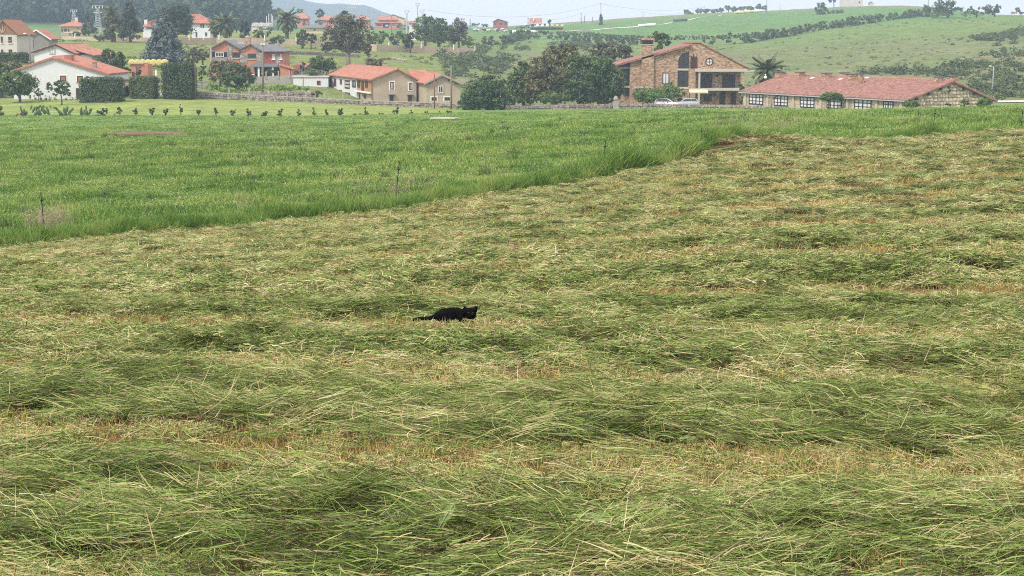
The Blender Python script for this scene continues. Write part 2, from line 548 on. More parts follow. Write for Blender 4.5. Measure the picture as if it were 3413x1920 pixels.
def gpx(px, d):
    x = (px - CXP) / FPX * 0.995 * d
    return Vector((x, d, gz(x, d)))


def ground_hit(px, py, d0=90.0, d1=1400.0):
    ds = np.exp(np.linspace(math.log(d0), math.log(d1), 900))
    xs = (px - CXP) / FPX * 0.995 * ds
    zs = ground(xs, ds)
    f = ds * CP - zs * SP
    yy = CYP - FPX * (ds * SP + zs * CP) / f
    w = np.where(yy <= py)[0]
    k = int(w[0]) if len(w) else int(np.argmin(yy))
    return Vector((float(xs[k]), float(ds[k]), float(zs[k])))


CAT = ground_hit(1490, 1094, 8, 40)


def cat_room(X, Y):                                       # the cat lies in a low place of the hay
    return np.exp(-(((X - CAT.x + 0.06) / 0.85) ** 2 + ((Y - CAT.y + 0.6) / 1.1) ** 2) ** 2)


def bound_d(X, Y):
    px = CXP + FPX * X / np.maximum(Y, 3.0) / 0.995
    return np.interp(px, BX, BD)


def mown(X, Y):                                           # 1 inside the mown part
    return sstep(-0.5, 0.5, bound_d(X, Y) - 1.0 + (fbm(X / 2.0, Y / 2.0, 9) - 0.5) * 2.2 - Y)


def row_phase(X, Y):
    k = -0.21 + 0.72 * sstep(14, 46, Y)
    s = Y - k * X + (fbm(X / 3.5, Y / 3.5, 21) - 0.5) * 1.5
    return ((s - 9.85) / 4.25) % 1.0


def stub_band(X, Y):                                      # 1 on the strips of bare stubble between swaths
    p = row_phase(X, Y)
    dd = np.minimum(p, 1 - p)
    w = 0.8 + 0.8 * (fbm(X / 1.4, Y / 0.9, 23) - 0.5)
    return 1 - sstep(0.12 * w, 0.23 * w, dd)


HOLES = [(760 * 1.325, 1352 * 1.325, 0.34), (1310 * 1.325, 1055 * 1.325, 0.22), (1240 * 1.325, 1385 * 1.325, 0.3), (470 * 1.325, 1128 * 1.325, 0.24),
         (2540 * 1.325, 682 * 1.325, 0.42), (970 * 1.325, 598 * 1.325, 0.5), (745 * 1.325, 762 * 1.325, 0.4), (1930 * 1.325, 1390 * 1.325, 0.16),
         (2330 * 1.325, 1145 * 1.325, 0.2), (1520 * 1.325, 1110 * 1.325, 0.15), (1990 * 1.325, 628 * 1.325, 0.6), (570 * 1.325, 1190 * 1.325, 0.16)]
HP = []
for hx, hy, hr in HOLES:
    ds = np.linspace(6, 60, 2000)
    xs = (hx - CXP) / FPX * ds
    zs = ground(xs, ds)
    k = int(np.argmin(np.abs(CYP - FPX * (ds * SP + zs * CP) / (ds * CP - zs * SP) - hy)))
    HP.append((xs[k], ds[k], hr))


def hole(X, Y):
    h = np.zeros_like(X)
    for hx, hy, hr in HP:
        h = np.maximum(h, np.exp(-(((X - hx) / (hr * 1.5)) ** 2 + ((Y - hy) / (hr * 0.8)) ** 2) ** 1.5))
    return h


def swath_h(X, Y):                                        # height of the lying hay above the soil
    p = row_phase(X, Y)
    dd = np.minimum(p, 1 - p)
    h = 0.012 + 0.09 * sstep(0.12, 0.34, dd) + 0.26 * (fbm(X / 0.8, Y / 0.55, 31) - 0.42) * sstep(0.08, 0.22, dd)
    return np.maximum(h, 0.0) * (1 - 0.72 * cat_room(X, Y))


# terrain sheet
NR, NC = 430, 250
rows = -20 + 6 * np.exp(np.linspace(0, math.log(4320 / 6.0), NR))
t = np.linspace(-1, 1, NC)
cols = 0.40 * t + 1.1 * np.sign(t) * np.maximum(np.abs(t) - 0.8, 0) ** 2 / 0.04
RX, RY = np.meshgrid(cols, rows, indexing='ij')
TXW = RX * (RY + 20)
TZ = ground(TXW, RY)
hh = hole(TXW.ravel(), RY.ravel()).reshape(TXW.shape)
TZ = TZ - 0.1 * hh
PXG = CXP + FPX * TXW / np.maximum(RY, 3.0) / 0.995
n1 = fbm(TXW / 14, RY / 14, 41)
n2 = fbm(TXW / 60, RY / 60, 43)
n3 = fbm(TXW / 4, RY / 4, 47, 2)


def lerp3(a, b, w):
    return a * (1 - w[..., None]) + np.array(b, float) * w[..., None]


C = np.ones(TXW.shape + (3,)) * np.array([0.1, 0.19, 0.045])
C = lerp3(C, (0.16, 0.23, 0.065), sstep(0.45, 0.7, n1) * 0.6)
C = lerp3(C, (0.05, 0.085, 0.02), 1 - sstep(90, 200, RY))
C = lerp3(C, (0.13, 0.225, 0.07), sstep(140, 210, RY) * (1 - sstep(280, 300, RY)) * 0.8)
lawn_w = sstep(251, 255, RY) * (1 - sstep(298, 304, RY)) * (1 - sstep(1480, 1560, PXG))
C = lerp3(C, (0.2, 0.25, 0.07), lawn_w)
vill = sstep(302, 320, RY) * (1 - sstep(700, 760, RY))
C = lerp3(C, (0.15, 0.19, 0.055), vill)
C = lerp3(C, (0.24, 0.21, 0.09), vill * sstep(0.52, 0.66, n2) * (1 - sstep(1400, 1600, PXG)) * 0.7)
slope = vill * sstep(1450, 1600, PXG)
C = lerp3(C, (0.13, 0.165, 0.065), slope * (1 - sstep(520, 640, RY)))
C = lerp3(C, (0.18, 0.17, 0.095), slope * sstep(0.48, 0.66, n1) * (1 - sstep(480, 600, RY)) * 0.8)
C = lerp3(C, (0.12, 0.18, 0.055), slope * sstep(520, 600, RY) * 0.9)
C = lerp3(C, (0.095, 0.185, 0.05), sstep(690, 740, RY) * (1 - sstep(1040, 1100, RY)) * sstep(900, 1000, PXG))
C = lerp3(C, (0.15, 0.17, 0.07), sstep(1060, 1100, RY) * sstep(900, 1000, PXG))
C = lerp3(C, (0.12, 0.21, 0.075), sstep(630, 650, RY) * (1 - sstep(705, 715, RY)) * sstep(1650, 1750, PXG) * (1 - sstep(2500, 2700, PXG)))
C = lerp3(C, (0.035, 0.055, 0.028), sstep(780, 860, RY) * (1 - sstep(850, 980, PXG)) * (1 - sstep(1900, 2200, RY)))
C = lerp3(C, (0.1, 0.17, 0.06), sstep(560, 620, RY) * (1 - sstep(760, 800, RY)) * (1 - sstep(300, 520, PXG)))
C = lerp3(C, (0.05, 0.08, 0.04), sstep(1500, 1900, RY))
mw_ = mown(TXW.ravel(), np.maximum(RY, 0.5).ravel()).reshape(TXW.shape) * (RY < 100)
C = lerp3(C, (0.085, 0.06, 0.028), mw_)
C = lerp3(C, (0.022, 0.018, 0.01), np.clip(hh * 1.4, 0, 1))  # deep shade of the hollows put into the ground colour
C *= (0.82 + 0.36 * n3)[..., None]
V = np.stack([TXW, RY, TZ], -1).reshape(-1, 3)
ii, jj = np.meshgrid(np.arange(NC - 1), np.arange(NR - 1), indexing='ij')
q0 = (ii * NR + jj).ravel()
Q = np.stack([q0, q0 + NR, q0 + NR + 1, q0 + 1], -1)
me = bpy.data.meshes.new('ground')
me.vertices.add(len(V))
me.vertices.foreach_set('co', V.astype(np.float32).ravel())
me.loops.add(Q.size)
me.loops.foreach_set('vertex_index', Q.astype(np.int32).ravel())
me.polygons.add(len(Q))
me.polygons.foreach_set('loop_start', np.arange(0, Q.size, 4, dtype=np.int32))
me.polygons.foreach_set('use_smooth', [True] * len(Q))
me.update(calc_edges=True)
ca = me.color_attributes.new('Col', 'FLOAT_COLOR', 'POINT')
ca.data.foreach_set('color', np.concatenate([C.reshape(-1, 3), np.ones((len(V), 1))], 1).astype(np.float32).ravel())
m = bpy.data.materials.new('ground')
m.use_nodes = True
n, l = m.node_tree.nodes, m.node_tree.links
p = n['Principled BSDF']
p.inputs['Roughness'].default_value = 0.95
p.inputs['Specular IOR Level'].default_value = 0.1
at = n.new('ShaderNodeAttribute')
at.attribute_name = 'Col'
tc = n.new('ShaderNodeTexCoord')
vals = []
for sc_, lo, hi in ((0.35, 0.72, 1.28), (1.6, 0.72, 1.28), (11.0, 0.7, 1.35)):
    nz = n.new('ShaderNodeTexNoise')
    nz.inputs['Scale'].default_value = sc_
    nz.inputs['Detail'].default_value = 4
    nz.inputs['Roughness'].default_value = 0.65
    l.new(tc.outputs['Object'], nz.inputs['Vector'])
    mr = n.new('ShaderNodeMapRange')
    mr.inputs[1].default_value, mr.inputs[2].default_value = 0.3, 0.7
    mr.inputs[3].default_value, mr.inputs[4].default_value = lo, hi
    l.new(nz.outputs[0], mr.inputs[0])
    vals.append((mr.outputs[0], nz.outputs[0]))
prev = at.outputs['Color']
for v, _ in vals:
    vm = n.new('ShaderNodeVectorMath')
    vm.operation = 'SCALE'
    l.new(prev, vm.inputs[0])
    l.new(v, vm.inputs['Scale'])
    prev = vm.outputs[0]
l.new(prev, p.inputs['Base Color'])
b1 = n.new('ShaderNodeBump')
b1.inputs['Strength'].default_value = 0.7
b1.inputs['Distance'].default_value = 0.25
l.new(vals[1][1], b1.inputs['Height'])
b2 = n.new('ShaderNodeBump')
b2.inputs['Strength'].default_value = 0.7
b2.inputs['Distance'].default_value = 0.05
l.new(vals[2][1], b2.inputs['Height'])
l.new(b1.outputs[0], b2.inputs['Normal'])
l.new(b2.outputs[0], p.inputs['Normal'])
me.materials.append(m)
tag(link(bpy.data.objects.new('ground', me)), kind='structure')


# far hills: separate ridges with real depth
def ridge(name, d, prof, half, colr, seed):
    px = np.linspace(prof[0][0], prof[-1][0], 160)
    py = np.interp(px, [q[0] for q in prof], [q[1] for q in prof])
    py = py + (fbm(px / 25.0, px * 0, seed, 4) - 0.5) * 7
    ks = np.linspace(-1, 1, 15)
    vs = []
    for a, b in zip(px, py):
        top = unproj(a, b, d)
        for k in ks:
            z = -60 + (top.z + 60) * (0.5 + 0.5 * math.cos(math.pi * k))
            x = top.x * (d + k * half) / d
            z += (float(fbm(np.array([x / 120]), np.array([k * 6 + d]), seed)[0]) - 0.5) * 18 * (1 - abs(k)) * abs(k) * 2
            vs.append((x, d + k * half, z))
    nk = len(ks)
    fs = [(i * nk + j, (i + 1) * nk + j, (i + 1) * nk + j + 1, i * nk + j + 1) for i in range(len(px) - 1) for j in range(nk - 1)]
    mb = MB()
    mb.add(vs, fs)
    mat('m_' + name + str(seed), colr, 0.95, 0.3, 0.02, 0.6, 0.05)
    return tag(mb.build(name, 'm_' + name + str(seed), smooth=True), kind='structure')


ridge('hill', 2300, [(-900, -30), (300, -30), (780, -25), (830, 0), (880, 20), (920, 40), (1000, 78), (1200, 100), (1500, 110)], 500, (0.04, 0.065, 0.035), 3)
ridge('hill', 3600, [(-900, -30), (700, -30), (950, -16), (1010, 2), (1060, 11), (1180, 15), (1212, 17), (1250, 28), (1275, 40), (1310, 52), (1345, 66), (1400, 74), (1480, 82), (1700, 92), (2300, 100)], 700, (0.045, 0.065, 0.04), 7)

# ------------------------------------------------------------------ scattering of uncountable plants
proto_coll = {}


def scatter(name, pts, rot, scl, idx, protos, label, cat):
    coll = bpy.data.collections.new('p_' + name)
    for k, me_ in enumerate(protos):
        o = bpy.data.objects.new('proto_%s_%03d' % (name, k), me_)
        coll.objects.link(o)
    me_ = bpy.data.meshes.new(name)
    nn = len(pts)
    me_.vertices.add(nn)
    me_.vertices.foreach_set('co', np.asarray(pts, dtype=np.float32).ravel())
    a = me_.attributes.new('rot', 'FLOAT_VECTOR', 'POINT')
    a.data.foreach_set('vector', np.asarray(rot, dtype=np.float32).ravel())
    scl = np.asarray(scl, dtype=np.float32)
    if scl.ndim == 1:
        scl = np.repeat(scl[:, None], 3, 1)
    a = me_.attributes.new('scl', 'FLOAT_VECTOR', 'POINT')
    a.data.foreach_set('vector', scl.ravel())
    a = me_.attributes.new('idx', 'INT', 'POINT')
    a.data.foreach_set('value', np.asarray(idx, dtype=np.int32))
    o = link(bpy.data.objects.new(name, me_))
    ng = bpy.data.node_groups.new('g_' + name, 'GeometryNodeTree')
    ng.interface.new_socket('Geometry', in_out='INPUT', socket_type='NodeSocketGeometry')
    ng.interface.new_socket('Geometry', in_out='OUTPUT', socket_type='NodeSocketGeometry')
    N, L = ng.nodes, ng.links
    gi, go = N.new('NodeGroupInput'), N.new('NodeGroupOutput')
    ci = N.new('GeometryNodeCollectionInfo')
    ci.inputs['Collection'].default_value = coll
    ci.inputs['Separate Children'].default_value = True
    ci.inputs['Reset Children'].default_value = True
    ip = N.new('GeometryNodeInstanceOnPoints')
    ip.inputs['Pick Instance'].default_value = True

    def attr(nm, ty):
        q = N.new('GeometryNodeInputNamedAttribute')
        q.data_type = ty
        q.inputs['Name'].default_value = nm
        return q.outputs['Attribute']
    er = N.new('FunctionNodeEulerToRotation')
    L.new(attr('rot', 'FLOAT_VECTOR'), er.inputs[0])
    L.new(gi.outputs[0], ip.inputs['Points'])
    L.new(ci.outputs[0], ip.inputs['Instance'])
    L.new(attr('idx', 'INT'), ip.inputs['Instance Index'])
    L.new(er.outputs[0], ip.inputs['Rotation'])
    L.new(attr('scl', 'FLOAT_VECTOR'), ip.inputs['Scale'])
    L.new(ip.outputs[0], go.inputs[0])
    md = o.modifiers.new('scatter', 'NODES')
    md.node_group = ng
    return tag(o, label, cat, kind='stuff')


def ribbons(base, head, pitch, length, width, bend, seg=3, twist=None, yaw=None):
    """curved grass blades as ribbons -> (n*seg, 4, 3)"""
    nn = len(base)
    cur = base.copy()
    hd = np.stack([np.cos(head), np.sin(head)], -1)
    if twist is None:
        twist = rng.uniform(0, 2 * np.pi, nn)
    quads = []
    tan = None
    ptsL, ptsR = [], []
    for k in range(seg + 1):
        ph = pitch + bend * (k / seg)
        if yaw is not None:
            hk = head + yaw * (k / seg - 0.5)
            hd = np.stack([np.cos(hk), np.sin(hk)], -1)
        tn = np.stack([hd[:, 0] * np.cos(ph), hd[:, 1] * np.cos(ph), np.sin(ph)], -1)
        side = np.stack([-hd[:, 1], hd[:, 0], np.zeros(nn)], -1)
        up = np.cross(tn, side)
        sd = side * np.cos(twist)[:, None] + up * np.sin(twist)[:, None]
        w = width * (1.0 if k == 0 else (1.0 - 0.75 * (k / seg) ** 2))
        ptsL.append(cur - sd * (w / 2)[:, None])
        ptsR.append(cur + sd * (w / 2)[:, None])
        cur = cur + tn * (length / seg)[:, None]
    for k in range(seg):
        quads.append(np.stack([ptsL[k], ptsR[k], ptsR[k + 1], ptsL[k + 1]], 1))
    return np.stack(quads, 1).reshape(-1, 4, 3), seg


def hay_proto(nn, rx, ry, wid, ln, seed, mess=0.4, lift=0.06, wildp=0.14, vm=0.48):
    base = np.stack([rng.uniform(-rx, rx, nn), rng.uniform(-ry, ry, nn), lift * rng.random(nn)], -1)
    # strands of one bundle share a bend
    head = rng.normal(0, mess, nn) + (rng.random(nn) < 0.5) * np.pi + 0.3 * np.sin(base[:, 1] * 9 + seed)
    wild = rng.random(nn) < wildp
    head = np.where(wild, rng.uniform(0, 2 * np.pi, nn), head)
    pitch = np.where(wild, rng.uniform(0.0, 0.6, nn), rng.normal(0.05, 0.12, nn))
    length = rng.uniform(0.35, 1.0, nn) * ln
    width = wid * rng.uniform(0.5, 1.4, nn)
    base[:, 0] -= np.cos(head) * length / 2
    base[:, 1] -= np.sin(head) * length / 2
    bend = np.where(wild, rng.normal(-0.7, 0.7, nn), rng.normal(-0.2, 0.3, nn))
    V, seg = ribbons(base, head, pitch, length, width, bend, 3, rng.normal(0, 0.6, nn), rng.normal(0, 0.75, nn))
    bundle = 0.12 * np.sin(base[:, 1] * 14 + seed * 2)
    return np_mesh('hay_tuft', V, 4, np.repeat(np.clip(rng.normal(vm, 0.24, nn) + bundle, 0, 1), seg), 'hay')


def blade_proto(nn, rad, hmin, hmax, wid, mname, splay=0.35, bend=-0.5, vmean=0.5, vsd=0.2, seg=3, ry=None):
    a, r = rng.uniform(0, 2 * np.pi, nn), rad * np.sqrt(rng.random(nn))
    base = np.stack([np.cos(a) * r, np.sin(a) * r * ((ry or rad) / rad), np.full(nn, -0.02)], -1)
    head = rng.uniform(0, 2 * np.pi, nn)
    pitch = np.pi / 2 - np.abs(rng.normal(0, splay, nn))
    V, seg = ribbons(base, head, pitch, rng.uniform(hmin, hmax, nn), wid * rng.uniform(0.6, 1.3, nn), rng.normal(bend, abs(bend) * 0.6 + 0.05, nn), seg)
    return np_mesh('grass_tuft', V, 4, np.repeat(np.clip(rng.normal(vmean, vsd, nn), 0, 1), seg), mname)


def sample_wedge(d0, d1, dens, um=0.325, extra=3.5):
    """uniform plan points in the wedge seen from the camera, with a margin"""
    w = um * d1 + extra
    nn = int((d1 - d0) * 2 * w * dens)
    X, Y = rng.uniform(-w, w, nn), rng.uniform(d0, d1, nn)
    k = np.abs(X) < um * Y + extra
    return X[k], Y[k]


def flow(X, Y):                                           # heading of the lying hay
    k = -0.21 + 0.72 * sstep(14, 46, Y)
    return np.arctan(k) + (fbm(X / 1.3, Y / 0.8, 61) - 0.5) * 1.5


# -- lying hay: fine long strands close by, shorter broken clippings farther off; green on the swaths, straw towards the strips
parts = []
for d0, d1, dens, sc, far, allover in ((5.5, 9.5, 58, 0.95, 0, 0), (9.5, 14, 46, 1.0, 0, 0), (14, 22, 17, 1.05, 0, 0), (14, 22, 28, 0.8, 1, 0), (22, 34, 26, 1.0, 1, 0), (34, 56, 15, 1.3, 1, 0), (56, 92, 8, 1.75, 1, 0),
                                       (5.5, 10, 62, 0.42, 1, 1), (10, 16, 28, 0.5, 1, 1), (16, 40, 6, 0.8, 1, 1)):
    X, Y = sample_wedge(d0, d1, dens)
    k = (mown(X, Y) > 0.5)
    st = stub_band(X, Y)
    thin = sstep(0.3, 0.6, fbm(X / 0.8 + 7, Y / 0.5, 71)) * 0.9 + 0.1
    if not allover:
        k &= rng.random(len(X)) > st * np.where(Y < 26, 0.95, 0.7)
        k &= rng.random(len(X)) < thin
    k &= rng.random(len(X)) > hole(X, Y) * 1.1
    k &= rng.random(len(X)) > cat_room(X, Y) * 0.35
    X, Y = X[k], Y[k]
    ph = row_phase(X, Y)
    dd_ = np.minimum(ph, 1 - ph)
    straw = 0.1 + 0.6 * (1 - sstep(0.14, 0.3, dd_)) + 1.0 * (fbm(X / 1.6, Y / 1.1, 131) - 0.5) + 0.22 * sstep(16, 40, Y)
    low = 1 - 0.5 * sstep(20, 40, Y)
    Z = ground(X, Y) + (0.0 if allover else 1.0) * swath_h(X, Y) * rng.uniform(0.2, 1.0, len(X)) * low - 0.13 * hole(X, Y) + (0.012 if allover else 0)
    tilt = rng.normal(0, 0.05 if allover else 0.14, (len(X), 2))
    R = np.stack([tilt[:, 0], tilt[:, 1], flow(X, Y) + rng.normal(0, 1.2 if allover else 0.25, len(X))], -1)
    S = sc * rng.uniform(0.75, 1.25, len(X))
    sel = rng.integers(0, 8, len(X)) + 8 * (rng.random(len(X)) < straw) + 16 * far
    parts.append((np.stack([X, Y, Z], -1), R, np.stack([S, S, np.minimum(S, 1.3) * low * (1 - 0.75 * cat_room(X, Y))], -1), sel))
protos = []
for vm in (0.38, 0.6):
    protos += [hay_proto(125, 0.2, 0.15, 0.004, 0.25, s, 0.14 + 0.1 * (s % 4), 0.05, 0.12, vm) for s in range(8)]
for vm in (0.42, 0.65):
    protos += [hay_proto(130, 0.22, 0.18, 0.0095, 0.17, s, 0.4 + 0.25 * (s % 3), 0.06, 0.3, vm) for s in range(8)]
scatter('cut_hay', *[np.concatenate([q[i] for q in parts]) for i in range(4)], protos, 'cut green and straw coloured hay lying in swaths over the mown field', 'hay')

# -- stubble on the bare strips and thinly everywhere
parts = []
for d0, d1, dens, sc in ((5.5, 8, 85, 0.85), (8, 12, 58, 0.85), (12, 24, 22, 1.15), (24, 50, 6, 2.0), (50, 90, 2.5, 2.8)):
    X, Y = sample_wedge(d0, d1, dens)
    k = (mown(X, Y) > 0.5) & (rng.random(len(X)) < 0.16 + 0.84 * stub_band(X, Y)) & (rng.random(len(X)) > hole(X, Y))
    X, Y = X[k], Y[k]
    S = sc * rng.uniform(0.7, 1.3, len(X))
    parts.append((np.stack([X, Y, ground(X, Y)], -1), np.stack([rng.normal(0, .1, len(X)), rng.normal(0, .1, len(X)), rng.uniform(0, 6.28, len(X))], -1),
                  np.stack([S, S, np.minimum(S, 1.5)], -1), rng.integers(0, 6, len(X))))
protos = [blade_proto(85, 0.22, 0.03, 0.1, 0.0042, 'stubble', 0.55, -0.35, 0.5, 0.27, 2) for s in range(6)]
scatter('stubble', *[np.concatenate([q[i] for q in parts]) for i in range(4)], protos, 'short yellow stubble standing in bare strips between the swaths', 'stubble')

# -- thin loose straws sticking out of the hay
X, Y = sample_wedge(5.5, 30, 3)
k = (mown(X, Y) > 0.5) & (cat_room(X, Y) < 0.3)
X, Y = X[k], Y[k]
S = rng.uniform(0.8, 1.3, len(X)) * (1 + 0.5 * sstep(12, 30, Y))
protos = [blade_proto(4, 0.12, 0.08, 0.2, 0.003, 'hay', 1.05, -1.0, 0.58, 0.2, 4) for s in range(8)]
scatter('loose_straw', np.stack([X, Y, ground(X, Y) + swath_h(X, Y) * 0.6], -1), np.stack([X * 0, X * 0, rng.uniform(0, 6.28, len(X))], -1), S,
        rng.integers(0, 8, len(X)), protos, 'pale loose straws sticking up out of the cut hay', 'straw')

# -- uncut meadow
parts = []
for d0, d1, dens, sc in ((44, 75, 8, 1.15), (75, 110, 5, 1.45), (110, 165, 2.6, 2.0), (165, 262, 1.2, 2.7)):
    X, Y = sample_wedge(d0, d1, dens)
    px = CXP + FPX * X / Y / 0.995
    k = (mown(X, Y) < 0.5) & ~((Y > 247) & (px < 1540))
    X, Y = X[k], Y[k]
    S = sc * rng.uniform(0.7, 1.3, len(X))
    hz = 0.25 + 1.3 * sstep(0.4, 0.75, fbm(X / 1.7, Y / 1.7, 81)) + 0.35 * rng.random(len(X))
    parts.append((np.stack([X, Y, ground(X, Y)], -1), np.stack([rng.normal(0, .08, len(X)), rng.normal(0, .08, len(X)), rng.uniform(0, 6.28, len(X))], -1),
                  np.stack([S, S, hz * np.minimum(S, 1.6) * 0.62 * (1 - 0.5 * sstep(100, 150, Y))], -1), rng.integers(0, 6, len(X))))
protos = [blade_proto(75, 0.28, 0.07, 0.24, 0.013, 'meadow', 0.5, -0.7, 0.5, 0.28, 2) for s in range(6)]
scatter('meadow_grass', *[np.concatenate([q[i] for q in parts]) for i in range(4)], protos, 'uncut green meadow grass beyond the mown field', 'grass')

# -- tall grass along the edge of the cut
tt = rng.uniform(-400, 3900, 5200)
off = np.abs(rng.normal(0, 1.1, len(tt))) - 1.2 * rng.random(len(tt)) ** 0.6 - 0.2
pd = np.interp(tt, BX, BD)
Y = pd + off
X = (tt - CXP) / FPX * 0.995 * Y
dens_k = rng.random(len(tt)) < (0.45 + 0.75 * sstep(0.4, 0.6, fbm(X / 1.6, Y / 1.6, 91))) * np.where(tt > 2650, 0.5, 1.0)
X, Y, tt, off = X[dens_k], Y[dens_k], tt[dens_k], off[dens_k]
S = rng.uniform(0.65, 1.35, len(X)) * np.where(off < 1.2, 1.15, 0.85) * np.where(tt > 2650, 0.6, 1.0) * (0.2 + 0.8 * fbm(X / 1.1, Y / 1.1, 95) + 0.55 * sstep(0.5, 0.7, fbm(X / 3.5, Y / 3.5, 97)))
protos = [blade_proto(46, 0.17, 0.25, 0.66, 0.012, 'long_grass', 0.28, -0.75, 0.5, 0.2, 4) for s in range(7)]
scatter('long_grass', np.stack([X, Y, ground(X, Y)], -1), np.stack([rng.normal(0, .1, len(X)), rng.normal(0, .1, len(X)), rng.uniform(0, 6.28, len(X))], -1), S,
        rng.integers(0, 7, len(X)), protos, 'tall arching green grass along the edge of the cut', 'grass')

# -- pinkish seed heads standing in the long grass and the meadow
X1 = []
for px, sp, nn in ((150, 26, 60), (1350, 60, 26), (2450, 60, 26), (2590, 40, 22), (1050, 120, 16), (600, 250, 14), (1900, 250, 14)):
    q = rng.normal(px, sp, nn)
    X1.append(np.stack([q, np.interp(q, BX, BD) + np.abs(rng.normal(0.5, 0.7, nn)) + 0.2], -1))
X1 = np.concatenate(X1)
Y = X1[:, 1]
X = (X1[:, 0] - CXP) / FPX * 0.995 * Y


def seed_proto():
    nn = 3
    V, sg = ribbons(rng.normal(0, 0.04, (nn, 3)) * [1, 1, 0], rng.uniform(0, 6.28, nn), np.pi / 2 - np.abs(rng.normal(0, .2, nn)), rng.uniform(0.55, 0.8, nn), np.full(nn, .005), rng.normal(-.3, .1, nn), 4)
    tips = V.reshape(nn, sg, 4, 3)[:, -1, 2:].mean(1)
    m_ = 26
    b = np.repeat(tips, m_, 0) + rng.normal(0, 1, (nn * m_, 3)) * [0.02, 0.02, 0.06]
    V2, _ = ribbons(b, rng.uniform(0, 6.28, nn * m_), rng.uniform(-.2, 1.3, nn * m_), np.full(nn * m_, 0.026), np.full(nn * m_, 0.008), np.zeros(nn * m_), 1)
    return np_mesh('seed', np.concatenate([V, V2]), 4, rng.random(len(V) + len(V2)), 'seed_head')


scatter('seed_heads', np.stack([X, Y, ground(X, Y)], -1), np.stack([X * 0, X * 0, rng.uniform(0, 6.28, len(X))], -1), rng.uniform(0.8, 1.25, len(X)),
        rng.integers(0, 5, len(X)), [seed_proto() for k in range(5)], 'pinkish grass seed heads standing in the long grass', 'grass')

# -- clover blossom dotted over the meadow
X, Y = sample_wedge(52, 125, 0.35)
k = (mown(X, Y) < 0.5) & (fbm(X / 4, Y / 4, 101) > 0.42)
X, Y = X[k], Y[k]


def blossom_proto():
    nn = 9
    b = rng.normal(0, 0.3, (nn, 3)) * [1, 1, 0] + [0, 0, 0.16]
    V, _ = ribbons(np.repeat(b, 3, 0) + rng.normal(0, .008, (nn * 3, 3)), rng.uniform(0, 6.28, nn * 3), rng.uniform(-.6, .9, nn * 3), np.full(nn * 3, .022), np.full(nn * 3, .02), np.zeros(nn * 3), 1)
    return np_mesh('blossom', V, 4, rng.random(len(V)), 'blossom')


scatter('clover_blossom', np.stack([X, Y, ground(X, Y)], -1), np.stack([X * 0, X * 0, rng.uniform(0, 6.28, len(X))], -1), rng.uniform(0.6, 1.3, len(X)),
        rng.integers(0, 3, len(X)), [blossom_proto() for k in range(3)], 'small white clover flowers dotted over the green meadow', 'flowers')

# -- taller weeds in the meadow
X, Y = sample_wedge(54, 190, 0.04)
k = (mown(X, Y) < 0.5) & (rng.random(len(X)) > sstep(90, 180, Y))
X, Y = X[k], Y[k]
protos = [blade_proto(60, 0.3, 0.2, 0.5, 0.03, 'leaf_mid', 0.5, -0.6, 0.6, 0.2, 3) for s in range(4)]
scatter('weed_clumps', np.stack([X, Y, ground(X, Y)], -1), np.stack([X * 0, X * 0, rng.uniform(0, 6.28, len(X))], -1), rng.uniform(0.45, 1.1, len(X)),
        rng.integers(0, 4, len(X)), protos, 'dark green weed clumps scattered in the meadow', 'weeds')
# ------------------------------------------------------------------ builders for plants
def leaf_quads(centers, rads, n, size, flat=0.0, clump=None, lower=0.0):
    """leaf-sized rhombs spread through the crown's volume, gathered in clumps"""
    centers, rads = np.asarray(centers, float), np.asarray(rads, float)
    w = rads.prod(1) ** (2 / 3.)
    w /= w.sum()
    nc = clump or max(14, int(n / 26))
    bi = rng.choice(len(centers), nc, p=w)
    dv = rng.normal(0, 1, (nc, 3))
    dv /= np.linalg.norm(dv, axis=1)[:, None]
    cc = centers[bi] + dv * rads[bi] * (0.45 + 0.52 * rng.random(nc) ** 0.5)[:, None]
    cs = rads[bi].mean(1) * rng.uniform(0.14, 0.3, nc)
    ci = rng.integers(0, nc, n)
    g = rng.normal(0, 0.55, (n, 3))
    P = cc[ci] + g * cs[ci][:, None] * [1, 1, 0.75]
    nrm = dv[ci] * 0.8 + rng.normal(0, 0.65, (n, 3)) + [0, 0, 0.35]
    nrm[:, 2] += flat * np.sign(nrm[:, 2])
    nrm /= np.linalg.norm(nrm, axis=1)[:, None]
    return quad_at(P, nrm, size * rng.uniform(0.6, 1.35, n)), np.clip(0.54 + (rng.random(nc)[ci] - 0.5) * 0.5 + rng.normal(0, 0.1, n), 0, 1)


def quad_at(P, nrm, s, asp=0.7):
    n = len(P)
    a = np.cross(nrm, rng.normal(0, 1, (n, 3)))
    a /= np.linalg.norm(a, axis=1)[:, None] + 1e-9
    b = np.cross(nrm, a)
    s = s[:, None]
    fold = nrm * s * 0.12
    return np.stack([P - a * s * 0.5, P - b * s * 0.5 * asp + fold, P + a * s * 0.5, P + b * s * 0.5 * asp + fold], 1)


